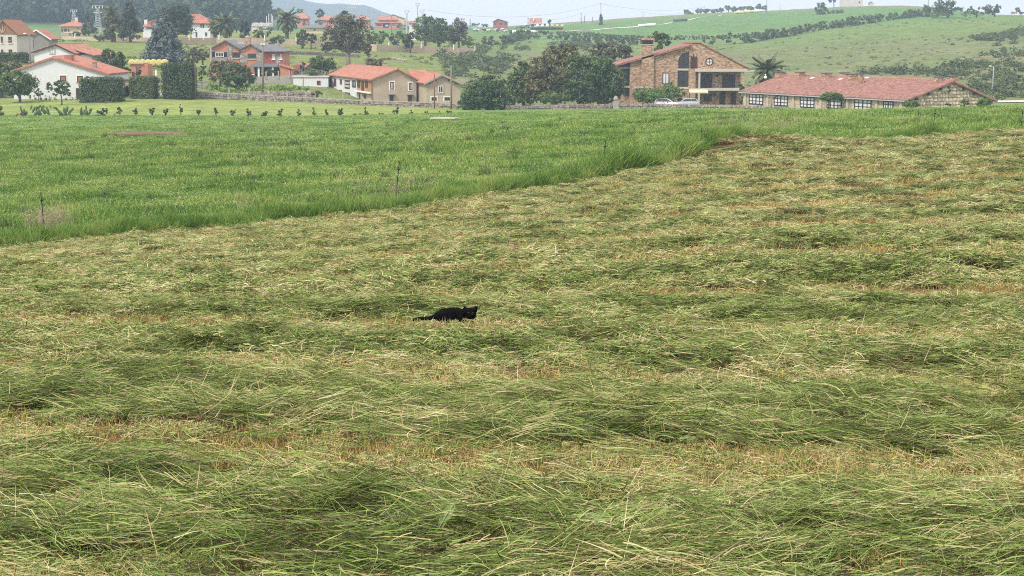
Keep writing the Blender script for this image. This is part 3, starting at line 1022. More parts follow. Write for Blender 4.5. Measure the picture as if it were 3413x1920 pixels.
def tree(name, label, px, d, blobs, n, leaf, lm, trunk=0.25, group=None, cat='tree', tm='bark', flat=0.0, limbs=True, crown='crown'):
    """blobs: (photo x, photo y, rx px, ry px[, depth offset m])"""
    k = mpp(d)
    base = gpx(px, d)
    root = thing(name, label, cat, base, 0, group)
    cs, rs = [], []
    for b in blobs:
        c = unproj(b[0], b[1], d + (b[4] if len(b) > 4 else 0)) - base
        cs.append(c)
        rs.append((b[2] * k * 1.12, (b[2] + b[3]) * 0.5 * k, b[3] * k * 1.1))
    V, at = leaf_quads([tuple(c) for c in cs], rs, int(n * 1.4), leaf, flat)
    pts_obj(crown, np_mesh(crown, V, 4, at, lm), root)
    mb = MB()
    zt = max(c.z for c in cs)
    zc = min(c.z - r[2] * 0.4 for c, r in zip(cs, rs))
    zc = max(zc, 0.6)
    cm = sum(cs, Vector()) / len(cs)
    fork = Vector((cm.x * 0.25, cm.y * 0.25, zc))
    mb.tube([(0, 0, -0.4), (0.03, 0, zc * 0.45), fork], [trunk * 1.3, trunk, trunk * 0.8], 8)
    if limbs:
        for c, r in zip(cs, rs):
            for q in range(3 if len(cs) < 4 else 2):
                e = c + Vector((rng.uniform(-.6, .6) * r[0], rng.uniform(-.6, .6) * r[1], rng.uniform(-.2, .75) * r[2]))
                mid = fork.lerp(e, 0.5) + Vector((rng.uniform(-.2, .2), 0, r[2] * 0.12))
                mb.tube([fork, mid, e], [trunk * 0.6, trunk * 0.36, trunk * 0.1], 5)
    mb.build('trunk', tm, root, True)
    return root


def bush(name, label, cx, cy, rx, ry, d, n, leaf, lm, group=None, cat='shrub', shape='ball', extra=()):
    """a shrub of one mesh: leaves down to the ground plus a few stems"""
    k = mpp(d)
    c = unproj(cx, cy, d)
    g = gz(c.x, d)
    base = Vector((c.x, d, min(g, c.z - ry * k + 0.15)))
    blobs = [(Vector((0, 0, c.z - base.z)), (rx * k, rx * k * 0.9, ry * k))]
    for e in extra:
        q = unproj(e[0], e[1], d)
        blobs.append((q - base, (e[2] * k, e[2] * k, e[3] * k)))
    V, at = leaf_quads([tuple(b[0]) for b in blobs], [b[1] for b in blobs], n, leaf)
    stems = MB()
    for b, r in blobs:
        for q in range(3):
            stems.tube([(0, 0, -0.2), tuple(b * 0.5), tuple(b + Vector((rng.uniform(-.5, .5) * r[0], rng.uniform(-.5, .5) * r[1], 0.3 * r[2])))], [0.06, 0.045, 0.02], 4)
    nv = np.array(stems.v)
    sq = np.array([nv[list(f)] for f in stems.f if len(f) == 4])
    V = np.concatenate([V, sq])
    V[..., 2] = np.maximum(V[..., 2], -0.3)
    at = np.concatenate([at, np.zeros(len(sq))])
    o = pts_obj(name, np_mesh(name, V, 4, at, lm))
    o.location = base
    return tag(o, label, cat, group)


def hedge_box(name, label, x0, y0, x1, y1, d, depth, n, leaf, lm, group=None, rnd=0.12, rot=0.0, cat='hedge'):
    """clipped block: leaves on the faces of a rounded box round a dense core"""
    k = mpp(d)
    a, b = unproj(x0, y1, d), unproj(x1, y0, d)
    w, h = b.x - a.x, b.z - a.z
    base = Vector(((a.x + b.x) / 2, d, a.z))
    root = thing(name, label, cat, base, rot, group)
    P = rng.uniform(-0.5, 0.5, (n, 3))
    ax = rng.choice(3, n, p=[0.2, 0.5, 0.3])
    P[np.arange(n), ax] = np.where(rng.random(n) < 0.5, -0.5, 0.5)
    N = np.zeros((n, 3))
    N[np.arange(n), ax] = np.sign(P[np.arange(n), ax])
    P *= [w, depth, h]
    P[:, 1] += depth / 2
    P[:, 2] += h / 2
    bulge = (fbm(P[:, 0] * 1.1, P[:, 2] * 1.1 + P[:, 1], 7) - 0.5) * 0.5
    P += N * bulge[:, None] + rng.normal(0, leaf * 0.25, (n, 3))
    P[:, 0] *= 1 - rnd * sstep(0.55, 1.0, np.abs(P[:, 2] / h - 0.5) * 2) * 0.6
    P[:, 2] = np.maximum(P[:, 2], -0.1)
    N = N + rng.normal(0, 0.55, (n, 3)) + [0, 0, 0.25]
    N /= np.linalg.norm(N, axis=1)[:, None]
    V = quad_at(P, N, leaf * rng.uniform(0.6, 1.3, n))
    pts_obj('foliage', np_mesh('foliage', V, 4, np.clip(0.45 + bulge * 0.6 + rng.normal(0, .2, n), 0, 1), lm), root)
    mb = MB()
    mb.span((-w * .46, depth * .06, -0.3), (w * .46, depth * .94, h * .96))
    mb.build('stems', 'inside_shade' if lm == 'leaf_dark' else 'bark', root)  # one solid block; its dark tone paints the shade between the leaves
    return root


FROND = []


def frond_meshes():
    for s in range(4):
        L, segs = 1.0, 12
        arch = [0.55, 0.9, 1.25, 0.75][s]
        x, z, pts = 0.0, 0.0, []
        for i in range(segs + 1):
            a = 0.75 - arch * 1.35 * (i / segs) ** 1.2
            pts.append((x, z, a))
            x += math.cos(a) / segs
            z += math.sin(a) / segs
        Q = []
        for i in range(1, segs + 1):
            for sub in range(3):
                f = (i - 1 + (sub + 0.5) / 3) / segs
                i0 = min(int(f * segs), segs - 1)
                fr = f * segs - i0
                bx = pts[i0][0] * (1 - fr) + pts[i0 + 1][0] * fr
                bz = pts[i0][1] * (1 - fr) + pts[i0 + 1][1] * fr
                ll = 0.25 * math.sin(math.pi * (0.12 + 0.83 * f)) + 0.04
                for sd in (-1, 1):
                    tip = (bx + ll * 0.75, sd * ll * 0.62, bz + ll * (0.22 - 0.6 * f))
                    Q.append([(bx - 0.012, 0, bz), (bx + 0.04, 0, bz + 0.004), tip, (tip[0] - 0.03, tip[1], tip[2] - 0.015)])
        for i in range(segs):
            w0, w1 = 0.022 * (1 - i / segs) + 0.004, 0.022 * (1 - (i + 1) / segs) + 0.004
            Q.append([(pts[i][0], -w0, pts[i][1]), (pts[i][0], w0, pts[i][1]), (pts[i + 1][0], w1, pts[i + 1][1]), (pts[i + 1][0], -w1, pts[i + 1][1])])
        Q = np.array(Q)
        FROND.append(np_mesh('frond', Q, 4, np.clip(rng.normal(.5, .2, len(Q)), 0, 1), 'palm'))


frond_meshes()


def palm(label, px, py_crown, d, length_px, n, trunk_r=0.35, group='palms in the village', skirt=True):
    k = mpp(d)
    base = gpx(px, d)
    top = unproj(px, py_crown, d)
    h = top.z - base.z
    root = thing('palm_tree', label, 'palm', base, 0, group)
    mb = MB()
    prof = []
    for i in range(13):
        f = i / 12
        prof.append((trunk_r * (1.15 - 0.25 * f + 0.08 * (i % 2)), -0.3 + (h + 0.3) * f))
    prof.append((trunk_r * 0.4, h + 0.25))
    mb.lathe((0, 0, 0), prof, 10)
    mb.build('trunk', 'bark', root, True)
    L = length_px * k
    for i in range(n):
        f = i / n
        o = bpy.data.objects.new('frond', FROND[(i * 7) % 4])
        link(o)
        o.parent = root
        o.location = (0, 0, h - 0.15 + 0.5 * (1 - f))
        el = 1.05 - (2.15 if skirt else 1.6) * f ** 0.85 - 0.25 + rng.normal(0, .08)
        o.rotation_euler = (rng.normal(0, .12), -el + 0.25, i * 2.39996 + rng.normal(0, .12))
        s = L * rng.uniform(0.85, 1.1)
        o.scale = (s, s * 0.8, s)
    return root


def conifer(name, label, px, py_top, d, half_w, lm, n, leaf, y_bottom, droop=0.35, power=0.85, group=None, gap=0.0):
    k = mpp(d)
    base = gpx(px, d)
    top, bot = unproj(px, py_top, d).z - base.z, unproj(px, y_bottom, d).z - base.z
    root = thing(name, label, 'tree', base, 0, group)
    R, H = half_w * k, top - bot
    nb = int(n / 34)
    f = np.sort(rng.random(nb) ** 0.75)                  # 0 top .. 1 bottom
    az = rng.uniform(0, 2 * np.pi, nb)
    br = R * f ** power * rng.uniform(0.72, 1.05, nb) * (1 + 0.16 * np.sin(f * 26)) + 0.25
    bi = rng.integers(0, nb, n)
    r = br[bi] * (0.25 + 0.75 * rng.random(n) ** 0.55)
    wv = rng.normal(0, 0.16 + 0.10 * (1 - r / br[bi]), n) * br[bi] ** 0.4
    P = np.stack([np.cos(az[bi]) * r - np.sin(az[bi]) * wv, np.sin(az[bi]) * r + np.cos(az[bi]) * wv,
                  top - f[bi] * H - droop * r * 0.6 + droop * 0.5 * (r / R) ** 2 * R + rng.normal(0, leaf * 0.5, n)], -1)
    N = np.stack([np.cos(az[bi]) * 0.5, np.sin(az[bi]) * 0.5, np.full(n, 0.8)], -1) + rng.normal(0, 0.5, (n, 3))
    N /= np.linalg.norm(N, axis=1)[:, None]
    V = quad_at(P, N, leaf * rng.uniform(0.6, 1.4, n), 0.55)
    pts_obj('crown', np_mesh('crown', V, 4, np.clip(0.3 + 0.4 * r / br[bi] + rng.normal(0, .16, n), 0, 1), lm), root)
    mb = MB()
    mb.tube([(0, 0, -0.4), (0, 0, max(bot, 0.5)), (0, 0, top * 0.97)], [R * 0.09 + 0.1, R * 0.075 + 0.08, 0.04], 8)
    for i in range(0, nb, 3):
        z = top - f[i] * H
        mb.tube([(0, 0, z), (math.cos(az[i]) * br[i] * .8, math.sin(az[i]) * br[i] * .8, z - droop * br[i] * .35)], [0.07, 0.02], 4)
    mb.build('trunk', 'bark', root, True)
    return root


# ------------------------------------------------------------------ builders for houses
class House:
    """root Empty on a facade plane; photo pixels are turned into local points on any wall plane"""

    def __init__(s, name, label, cat, px, py, d, theta=0.0, group=None):
        s.loc = unproj(px, py, d)
        s.th = theta
        s.root = thing(name, label, cat, s.loc, theta, group)
        s.R = Matrix.Rotation(theta, 3, 'Z')
        s.Ri = s.R.transposed()
        s.front = (Vector((0, 0, 0)), Vector((1, 0, 0)), Vector((0, -1, 0)))

    def hit(s, px, py, plane=None):
        p0, u, n = plane or s.front
        o = s.Ri @ (-s.loc)
        dr = s.Ri @ unproj(px, py, 100.0)
        t_ = (p0 - o).dot(n) / dr.dot(n)
        return o + dr * t_

    def left(s, x):
        return (Vector((x, 0, 0)), Vector((0, -1, 0)), Vector((-1, 0, 0)))

    def right(s, x):
        return (Vector((x, 0, 0)), Vector((0, 1, 0)), Vector((1, 0, 0)))

    def at(s, y):
        return (Vector((0, y, 0)), Vector((1, 0, 0)), Vector((0, -1, 0)))

    def build(s, mb, name, m_, parent=None, **k):
        return mb.build(name, m_, parent or s.root, **k)

    def rect(s, x0, y0, x1, y1, plane=None):
        pl = plane or s.front
        a, b = s.hit(x0, (y0 + y1) / 2, pl), s.hit(x1, (y0 + y1) / 2, pl)
        m_ = (x0 + x1) / 2
        t_, q = s.hit(m_, y0, pl), s.hit(m_, y1, pl)
        c = (a + b) / 2
        c.z = (t_.z + q.z) / 2
        return c, (b - a).length / 2, abs(t_.z - q.z) / 2, pl[1], pl[2]

    def panel(s, name, x0, y0, x1, y1, m_, plane=None, proud=0.05, thick=0.1, parent=None):
        c, hw, hh, u, n = s.rect(x0, y0, x1, y1, plane)
        mb = MB()
        mb.box(c + n * (proud - thick / 2), (hw, thick / 2, hh), u)
        return mb.build(name, m_, parent or s.root)

    def window(s, x0, y0, x1, y1, plane=None, fm='wood_dark', gm='glass', nx=2, ny=1, bar=0.07, surround=None, sill=None, door=False, sw=0.18):
        c, hw, hh, u, n = s.rect(x0, y0, x1, y1, plane)
        mb = MB()
        pr = 0.06
        z = Vector((0, 0, 1))
        for sg in (-1, 1):
            mb.box(c + u * sg * (hw - bar / 2) + n * pr * .5, (bar / 2, pr, hh), u)
            mb.box(c + z * sg * (hh - bar / 2) + n * pr * .5, (hw - bar, pr * 0.98, bar / 2), u)
        for i in range(1, nx):
            mb.box(c + u * (-hw + 2 * hw * i / nx) + n * pr * .4, (bar * .45, pr * .9, hh - bar), u)
        for i in range(1, ny):
            mb.box(c + z * (-hh + 2 * hh * i / ny) + n * pr * .3, (hw - bar, pr * .8, bar * .4), u)
        o = mb.build('door' if door else 'window', fm, s.root)
        g = MB()
        g.box(c + n * 0.02, (hw - bar * .5, 0.03, hh - bar * .5), u)
        g.build('pane' if not door else 'door_leaf', gm, o)
        if surround:
            q = MB()
            for sg in (-1, 1):
                q.box(c + u * sg * (hw + sw / 2) + n * 0.015, (sw / 2, 0.03, hh + sw), u)
                q.box(c + z * sg * (hh + sw / 2) + n * 0.015, (hw, 0.029, sw / 2), u)
            q.build('surround', surround, o)
        if sill:
            q = MB()
            q.box(c - z * (hh + 0.06) + n * 0.1, (hw + 0.12, 0.12, 0.06), u)
            q.build('sill', sill, o)
        return o


def slab(mb, e0, e1, r0, r1, th, pitch=0.0):
    """roof slab between eave e0-e1 and ridge r0-r1; pitch>0: rows of barrel tiles run up the slope"""
    e0, e1, r0, r1 = [Vector(q) for q in (e0, e1, r0, r1)]
    nrm = (e1 - e0).cross(r0 - e0).normalized()
    if nrm.z < 0:
        nrm = -nrm
    n = max(1, int((e1 - e0).length / pitch)) if pitch else 1
    offs = [(0.0, 0.0), (0.28, 0.065), (0.5, 0.085), (0.72, 0.065)] if pitch else [(0, 0)]
    fr = [((i + o) / n, h) for i in range(n) for o, h in offs] + [(1.0, 0.0)]
    vs, fs = [], []
    for f, h in fr:
        a, b = e0.lerp(e1, f), r0.lerp(r1, f)
        vs += [a + nrm * h, b + nrm * h, a - nrm * th, b - nrm * th]
    for i in range(len(fr) - 1):
        a, b = 4 * i, 4 * i + 4
        fs += [(a, b, b + 1, a + 1), (a + 2, a + 3, b + 3, b + 2), (a, a + 2, b + 2, b), (a + 1, b + 1, b + 3, a + 3)]
    m_ = 4 * (len(fr) - 1)
    fs += [(0, 1, 3, 2), (m_, m_ + 2, m_ + 3, m_ + 1)]
    return mb.add(vs, fs)


def gable_house(H, eL, ap, eR, L, wall, roof, ov=0.5, th=0.16, pitch=0.28, ov_f=None, ridge_m=None, base=-2.0, verge=None):
    """gable end on the front plane, ridge running back L metres; eL, ap, eR are photo pixels of the roof edge"""
    a, b, c = H.hit(*eL), H.hit(*ap), H.hit(*eR)
    of = ov if ov_f is None else ov_f
    sl, sr = (b.z - a.z) / (b.x - a.x), (b.z - c.z) / (b.x - c.x)
    xl, xr = a.x + ov, c.x - ov
    zl, zr = a.z + sl * ov - th, c.z - (-sr) * 0 + sr * (xr - c.x) - th
    mb = MB()
    mb.prism([(xl, 0, base), (xr, 0, base), (xr, 0, zr), (b.x, 0, b.z - th * 1.1), (xl, 0, zl)], (0, L, 0))
    H.build(mb, 'wall', wall)
    mb = MB()
    slab(mb, (a.x, -of, a.z), (a.x, L + of, a.z), (b.x, -of, b.z), (b.x, L + of, b.z), th, pitch)
    H.build(mb, 'roof', roof)
    mb = MB()
    slab(mb, (c.x, -of, c.z), (c.x, L + of, c.z), (b.x, -of, b.z), (b.x, L + of, b.z), th, pitch)
    H.build(mb, 'roof', roof)
    if ridge_m:
        mb = MB()
        n = int((L + 2 * of) / 0.45)
        for i in range(n):
            y0 = -of + i * (L + 2 * of) / n
            mb.tube([(b.x, y0, b.z + 0.02), (b.x, y0 + 0.43, b.z + 0.05)], [0.13, 0.1], 8)
        H.build(mb, 'ridge_tiles', ridge_m)
    if verge:
        mb = MB()
        for p, q in ((a, b), (c, b)):
            dx = (q - p)
            mb.box(((p.x + q.x) / 2, -of - 0.03, (p.z + q.z) / 2 - th * .5 - .04), (dx.length / 2, 0.03, th * .75), dx)
        H.build(mb, 'bargeboard', verge)
    return dict(a=a, b=b, c=c, xl=xl, xr=xr, zl=zl, zr=zr)


def hip_house(H, x0, x1, y_eave, y_top, depth, wall, roof, ov=0.6, ridge=0.3, base=-2.0):
    """box with a hipped roof seen from the front; x0,x1 photo columns of the eave"""
    a, b = H.hit(x0, y_eave), H.hit(x1, y_eave)
    t_ = H.hit((x0 + x1) / 2, y_top).z
    mb = MB()
    mb.span((a.x + ov, 0, base), (b.x - ov, depth, a.z))
    H.build(mb, 'wall', wall)
    w = b.x - a.x
    r0, r1 = a.x + w * (0.5 - ridge / 2), b.x - w * (0.5 - ridge / 2)
    ym = depth / 2
    P = [(a.x, -ov, a.z), (b.x, -ov, a.z), (b.x, depth + ov, a.z), (a.x, depth + ov, a.z), (r0, ym, t_), (r1, ym, t_)]
    mb = MB()
    mb.add(P + [(p[0], p[1], p[2] - 0.15) for p in P[:4]], [(0, 1, 5, 4), (1, 2, 5), (2, 3, 4, 5), (3, 0, 4), (0, 6, 7, 1), (1, 7, 8, 2), (2, 8, 9, 3), (3, 9, 6, 0), (6, 9, 8, 7)])
    H.build(mb, 'roof', roof)
    return dict(a=a, b=b, top=t_)


def chimney(H, x, y, z, w, h, m_='brick_rough', cap='tile_old', depth=None):
    mb = MB()
    dp = depth or w
    mb.span((x - w / 2, y - dp / 2, z - 0.8), (x + w / 2, y + dp / 2, z + h))
    o = H.build(mb, 'chimney', m_)
    mb = MB()
    mb.span((x - w * .6, y - dp * .6, z + h + 0.003), (x + w * .6, y + dp * .6, z + h + 0.1))
    mb.build('chimney_cap', cap, o)
    return o
# ------------------------------------------------------------------ long stone building
H = House('stone_barn', 'long low stone building with a rose tiled roof and paned windows', 'building', 3020, 366, 240, math.atan2(0.427, 0.904))
g = gable_house(H, (3012, 334), (3172, 269), (3318, 335), 40.0, 'rubble_pale', 'tile_rose', 0.45, 0.2, 0.3, 0.5, 'tile_old')
LP = H.left(g['xl'])
for x0, y0, x1, y1, nx in ((2498, 313, 2544, 348, 4), (2581, 318, 2626, 353, 4), (2668, 323, 2715, 359, 4), (2757, 327, 2806, 362, 4), (2849, 331, 2905, 368, 4), (2945, 337, 2978, 372, 3)):
    c, hw, hh, u, n = H.rect(x0, y0, x1, y1, LP)
    mb = MB()
    b, pr, z = 0.13, 0.07, Vector((0, 0, 1))
    for sg in (-1, 1):
        mb.box(c + u * sg * (hw - b / 2) + n * .04, (b / 2, pr, hh), u)
        mb.box(c + z * sg * (hh - b / 2) + n * .04, (hw - b, pr * .98, b / 2), u)
    mb.box(c + n * .04, (b * .8, pr * .95, hh - b), u)
    for i in range(1, 3):
        mb.box(c + z * (-hh + 2 * hh * i / 3) + n * .03, (hw - b, pr * .85, b * .32), u)
    for sg in (-1, 1):
        mb.box(c + u * sg * hw * .5 + n * .03, (b * .3, pr * .9, hh - b), u)
    o = H.build(mb, 'window', 'black_paint')
    for i in range(4):
        for j in range(3):
            q = MB()
            q.box(c + u * hw * (-.75 + .5 * i) + z * hh * (-.66 + .66 * j) + n * .02, (hw * .2, .02, hh * .27), u)
            q.build('pane', 'curtain', o)
for x in (2486, 2560, 2645, 2737, 2826, 2923, 3005):
    c, hw, hh, u, n = H.rect(x - 4, 318, x + 4, 365, LP)
    mb = MB()
    mb.span((c.x - .16, c.y - .28, -1.5), (c.x + .1, c.y + .28, g['zl'] - .05))
    H.build(mb, 'pilaster', 'stone_trim')
mb = MB()
mb.box((g['a'].x - 0.02, 20, g['a'].z - 0.14), (0.07, 20.5, 0.06))
H.build(mb, 'gutter', 'galv')
# rubble stones picked out on the gable
sm = []
for k in range(5):
    mb = MB()
    pr = [(math.cos(a) * (0.5 + .12 * math.sin(3 * a + k)), 0, math.sin(a) * (0.42 + .1 * math.cos(2 * a + k * 2))) for a in np.linspace(0, 2 * math.pi, 8)[:-1]]
    mb.prism(pr, (0, -0.12, 0))
    mb.add([(p[0] * .7, -.2, p[2] * .7) for p in pr], [tuple(range(7))[::-1]])
    me_ = bpy.data.meshes.new('stone')
    me_.from_pydata(mb.v, [], mb.f)
    me_.materials.append(M['stone'])
    sm.append(me_)
ns = 0
z = -0.6
while z < g['b'].z:
    x = g['xl'] + .2 + rng.uniform(0, .3)
    while x < g['xr'] - .1:
        w = rng.uniform(0.38, 0.75)
        top = g['zl'] + (x - g['xl']) / (g['b'].x - g['xl']) * (g['b'].z - g['zl']) if x < g['b'].x else g['zr'] + (g['xr'] - x) / (g['xr'] - g['b'].x) * (g['b'].z - g['zr'])
        if z < top - .45 and ns < 296:
            o = bpy.data.objects.new('stone', sm[int(rng.integers(0, 5))])
            link(o)
            o.parent = H.root
            o.location = (x + w / 2, -0.01, z + rng.uniform(-.06, .06))
            o.scale = (w * .95, 0.5, rng.uniform(.4, .56))
            o.rotation_euler = (0, rng.uniform(-.3, .3), 0)
            ns += 1
        x += w
    z += 0.46
H.window(3157, 286, 3168, 312, None, 'wood_dark', 'glass', 1, 1, .07, 'stone_trim', None, sw=.22)
H.window(3149, 342, 3168, 366, None, 'wood_dark', 'wood_dark', 1, 1, .07, 'stone_trim', None, sw=.25)
for f in (.25, .5, .75):
    for s_, e in ((g['a'], g['b']), (g['c'], g['b'])):
        q = s_.lerp(e, f)
        mb = MB()
        mb.span((q.x - .1, -.48, q.z - .62), (q.x + .1, 0.2, q.z - .3))
        H.build(mb, 'rafter_end', 'wood_dark')
zs, xs_ = (g['b'].z - g['a'].z) / (g['b'].x - g['a'].x), g['a']
RP = (g['a'].copy(), Vector((0, -1, 0)), Vector((-(g['b'].z - g['a'].z), 0, g['b'].x - g['a'].x)).normalized())
for x, yb, yt, w in ((2598, 259, 241, 26), (2667, 261, 241, 27), (2754, 265, 244, 27), (2840, 271, 247, 30), (2870, 281, 249, 15), (3130, 275, 256, 26)):
    q = H.hit(x, yb, RP)
    wd = w * mpp(H.loc.y + q.y * 0.9)
    chimney(H, q.x, q.y, q.z, wd, (yb - yt) * mpp(H.loc.y + q.y * .9), 'brick_rough', 'slate', wd * .8)
for fy in (26.0, 1.2):
    chimney(H, g['b'].x + 1.2, fy, g['b'].z - .3, 1.1, 0.85, 'brick_rough', 'slate', .9)
for x, y in ((2707, 263), (2802, 267), (2890, 262)):
    q = H.hit(x, y, RP)
    mb = MB()
    mb.box(q + RP[2] * .12, (.35, .06, .25), RP[1], Vector((RP[2].z, 0, -RP[2].x)))
    H.build(mb, 'skylight', 'curtain')

# ------------------------------------------------------------------ brick house
H = House('brick_house', 'large brick house with gable, arched window, balcony and tall slotted chimney', 'house', 2100, 352, 310)
hp = lambda x, y: H.hit(x, y)
L = 15.0
P = [hp(*q) for q in ((2100, 360), (2317, 360), (2317, 239), (2470, 239), (2498, 232), (2336, 146), (2301, 146), (2301, 154), (2100, 208))]
P[0].z = P[1].z = -2.5
mb = MB()
mb.prism([(P[0].x, 0, -2.5), (P[1].x, 0, -2.5), (P[1].x, 0, P[5].z), (P[6].x, 0, P[6].z), (P[7].x, 0, P[7].z), (P[8].x, 0, P[8].z)], (0, L, 0))
mb.prism([(P[1].x, 0, P[2].z), (P[4].x, 0, P[3].z), (P[4].x, 0, P[4].z), (P[5].x, 0, P[5].z), (P[1].x, 0, P[5].z)], (0, L, 0))
wx = hp(2478, 300).x
mb.span((P[1].x, 1.8, -2.5), (wx, L - .02, P[2].z))
H.build(mb, 'wall', 'brick_rough')
mb = MB()
a, b = hp(2046, 217), hp(2303, 147)
slab(mb, (a.x, -.55, a.z), (a.x, L, a.z), (b.x, -.55, b.z), (b.x, L, b.z), .3, .3)
H.build(mb, 'roof', 'tile_rose')
mb = MB()
a, b = hp(2511, 235), hp(2333, 141.5)
slab(mb, (a.x, -.2, a.z), (a.x, L, a.z), (b.x, -.2, b.z), (b.x, L, b.z), .12, .3)
H.build(mb, 'roof', 'tile_rose')
mb = MB()
mb.span((hp(2299, 143).x, -.06, hp(2300, 143.6).z), (hp(2338, 143).x, L, hp(2300, 141).z))
H.build(mb, 'coping', 'tile_old')
# left wing in shade behind the oak
mb = MB()
mb.span((hp(2066, 300).x, 2.0, -2.5), (P[0].x, L - .5, hp(2080, 215).z))
H.build(mb, 'side_wing', 'brick_rough')
for yy in ((223, 229), (287, 292)):
    H.panel('beam', 2062, yy[0], 2100, yy[1], 'beam', H.at(0.9), .1, 1.6)
H.window(2079, 231, 2098, 284, H.at(2.0), nx=2)
H.window(2083, 296, 2098, 318, H.at(2.0), nx=1)
# tall chimney with slots
x0, x1 = hp(2137, 300).x, hp(2177, 300).x
zt, zs1, zs0 = hp(2150, 127).z, hp(2150, 134).z, hp(2150, 148).z
mb = MB()
mb.span((x0, -.55, -2.4), (x1, 1.1, zs0))
ch = H.build(mb, 'chimney', 'brick_rough')
mb = MB()
for i in range(6):
    f = x0 + (x1 - x0) * (i + .5) / 6
    mb.span((f - .09, -.5, zs0), (f + .09, 1.05, zs1))
mb.span((x0 + .3, .05, zs0), (x1 - .3, .4, zs1))
mb.build('chimney_louvres', 'wood_dark', ch)
mb = MB()
mb.span((x0 - .08, -.62, zs1), (x1 + .08, 1.18, zt))
mb.build('chimney_cap', 'brick_rough', ch)
mb = MB()
mb.span((x0 - .05, -.6, zs0 - .12), (x1 + .05, 1.15, zs0 + .003))
mb.build('chimney_ledge', 'beam', ch)


def poly_window(pts, name='window', fm='wood_dark', gm='glass', bars=()):
    q = [hp(*p) for p in pts]
    c = sum(q, Vector()) / len(q)
    mb = MB()
    for i in range(len(q)):
        a_, b_ = q[i], q[(i + 1) % len(q)]
        mb.box(((a_ + b_) / 2) + Vector((0, -.03, 0)), ((b_ - a_).length / 2 + .03, .06, .06), b_ - a_, Vector((0, 1, 0)).cross(b_ - a_))
    for x_0, y_0, x_1, y_1 in bars:
        a_, b_ = hp(x_0, y_0), hp(x_1, y_1)
        mb.box(((a_ + b_) / 2) + Vector((0, -.04, 0)), ((b_ - a_).length / 2, .05, .035), b_ - a_, Vector((0, 1, 0)).cross(b_ - a_))
    o = H.build(mb, name, fm)
    g_ = MB()
    g_.prism([(p.x, -.03, p.z) for p in q], (0, .05, 0))
    g_.build('pane', gm, o)
    return o


arc = [(2262 + 33 * (1 - math.cos(t_)), 205 - 30 * math.sin(t_)) for t_ in np.linspace(0, math.pi / 2, 8)]
poly_window([(2262, 227)] + arc + [(2295, 227)], bars=[(2279, 227, 2279, 181), (2263, 208, 2295, 208)])
poly_window([(2260, 236), (2293, 236), (2292, 288), (2259, 288)], bars=[(2281, 236, 2281, 288), (2260, 270, 2293, 270)])
H.panel('beam', 2259, 228, 2295, 235, 'beam', None, .07, .12)
H.panel('beam', 2262, 289, 2296, 297, 'beam', None, .07, .12)
H.window(2208, 242, 2230, 280, None, 'wood_dark', 'curtain', 2, 1, .12)
for xx, yt in ((2305, 187), (2312, 181), (2320, 187)):
    poly_window([(xx - 3, 225), (xx - 2.4, 195), (xx, yt), (xx + 2.4, 195), (xx + 3, 225)], gm='wood_red')
poly_window([(2364 + 11.5 * math.cos(t_), 206 + 11.5 * math.sin(t_)) for t_ in np.linspace(0, 2 * math.pi, 17)[:-1]], gm='curtain', bars=[(2364, 196, 2364, 216), (2354, 206, 2374, 206)])
H.panel('beam', 2113, 288, 2170, 294, 'beam', None, .6, .1)
# cornice, balcony slab, columns, railing
H.panel('cornice', 2316, 229.5, 2512, 239, 'beam', None, .3, .4)
mb = MB()
za, zb = hp(2400, 294).z, hp(2400, 302).z
mb.span((hp(2297, 300).x, -.35, zb), (hp(2466, 300).x, 1.8, za))
H.build(mb, 'balcony_slab', 'beam')
for x0, x1, y0, y1 in ((2328, 2334, 239, 294), (2326, 2332, 302, 350), (2468, 2479, 239, 350)):
    H.panel('column', x0, y0, x1, y1, 'beam' if x0 < 2400 else 'brick_rough', None, .1, .35)
RW = H.at(1.8)
H.window(2335, 247, 2374, 293, RW, 'wood_dark', 'glass', 3, 2, .12)
H.window(2407, 248, 2450, 293, RW, 'wood_dark', 'glass', 3, 2, .12)
H.window(2398, 309, 2417, 348, RW, 'wood_dark', 'wood_dark', 1, 1, .1, door=True)
H.window(2435, 307, 2453, 348, RW, 'wood_red', 'wood_dark', 1, 1, .1, door=True)
H.window(2345, 314, 2372, 338, RW, 'wood_dark', 'glass', 2, 1, .1)
mb = MB()
for zz in (.35, .65, .95):
    mb.span((hp(2334, 290).x, -.28, za + zz), (hp(2466, 290).x, -.23, za + zz + .05))
for x in range(2334, 2468, 12):
    mb.span((hp(x, 290).x - .02, -.27, za), (hp(x, 290).x + .02, -.24, za + .97))
H.build(mb, 'balcony_railing', 'black_paint')
for x, y in ((2390, 253), (2381, 315)):
    c = H.hit(x, y, RW)
    mb = MB()
    mb.lathe((c.x, c.y - .18, c.z - .25), [(.03, 0), (.13, .08), (.16, .3), (.2, .34), (.04, .48)], 6)
    H.build(mb, 'wall_lantern', 'black_paint')
c = hp(2318, 157)
mb = MB()
mb.tube([(hp(2218, 170).x, 3, hp(2218, 165).z), (hp(2218, 170).x, 3, hp(2218, 146).z)], .1, 8)
H.build(mb, 'flue', 'galv')

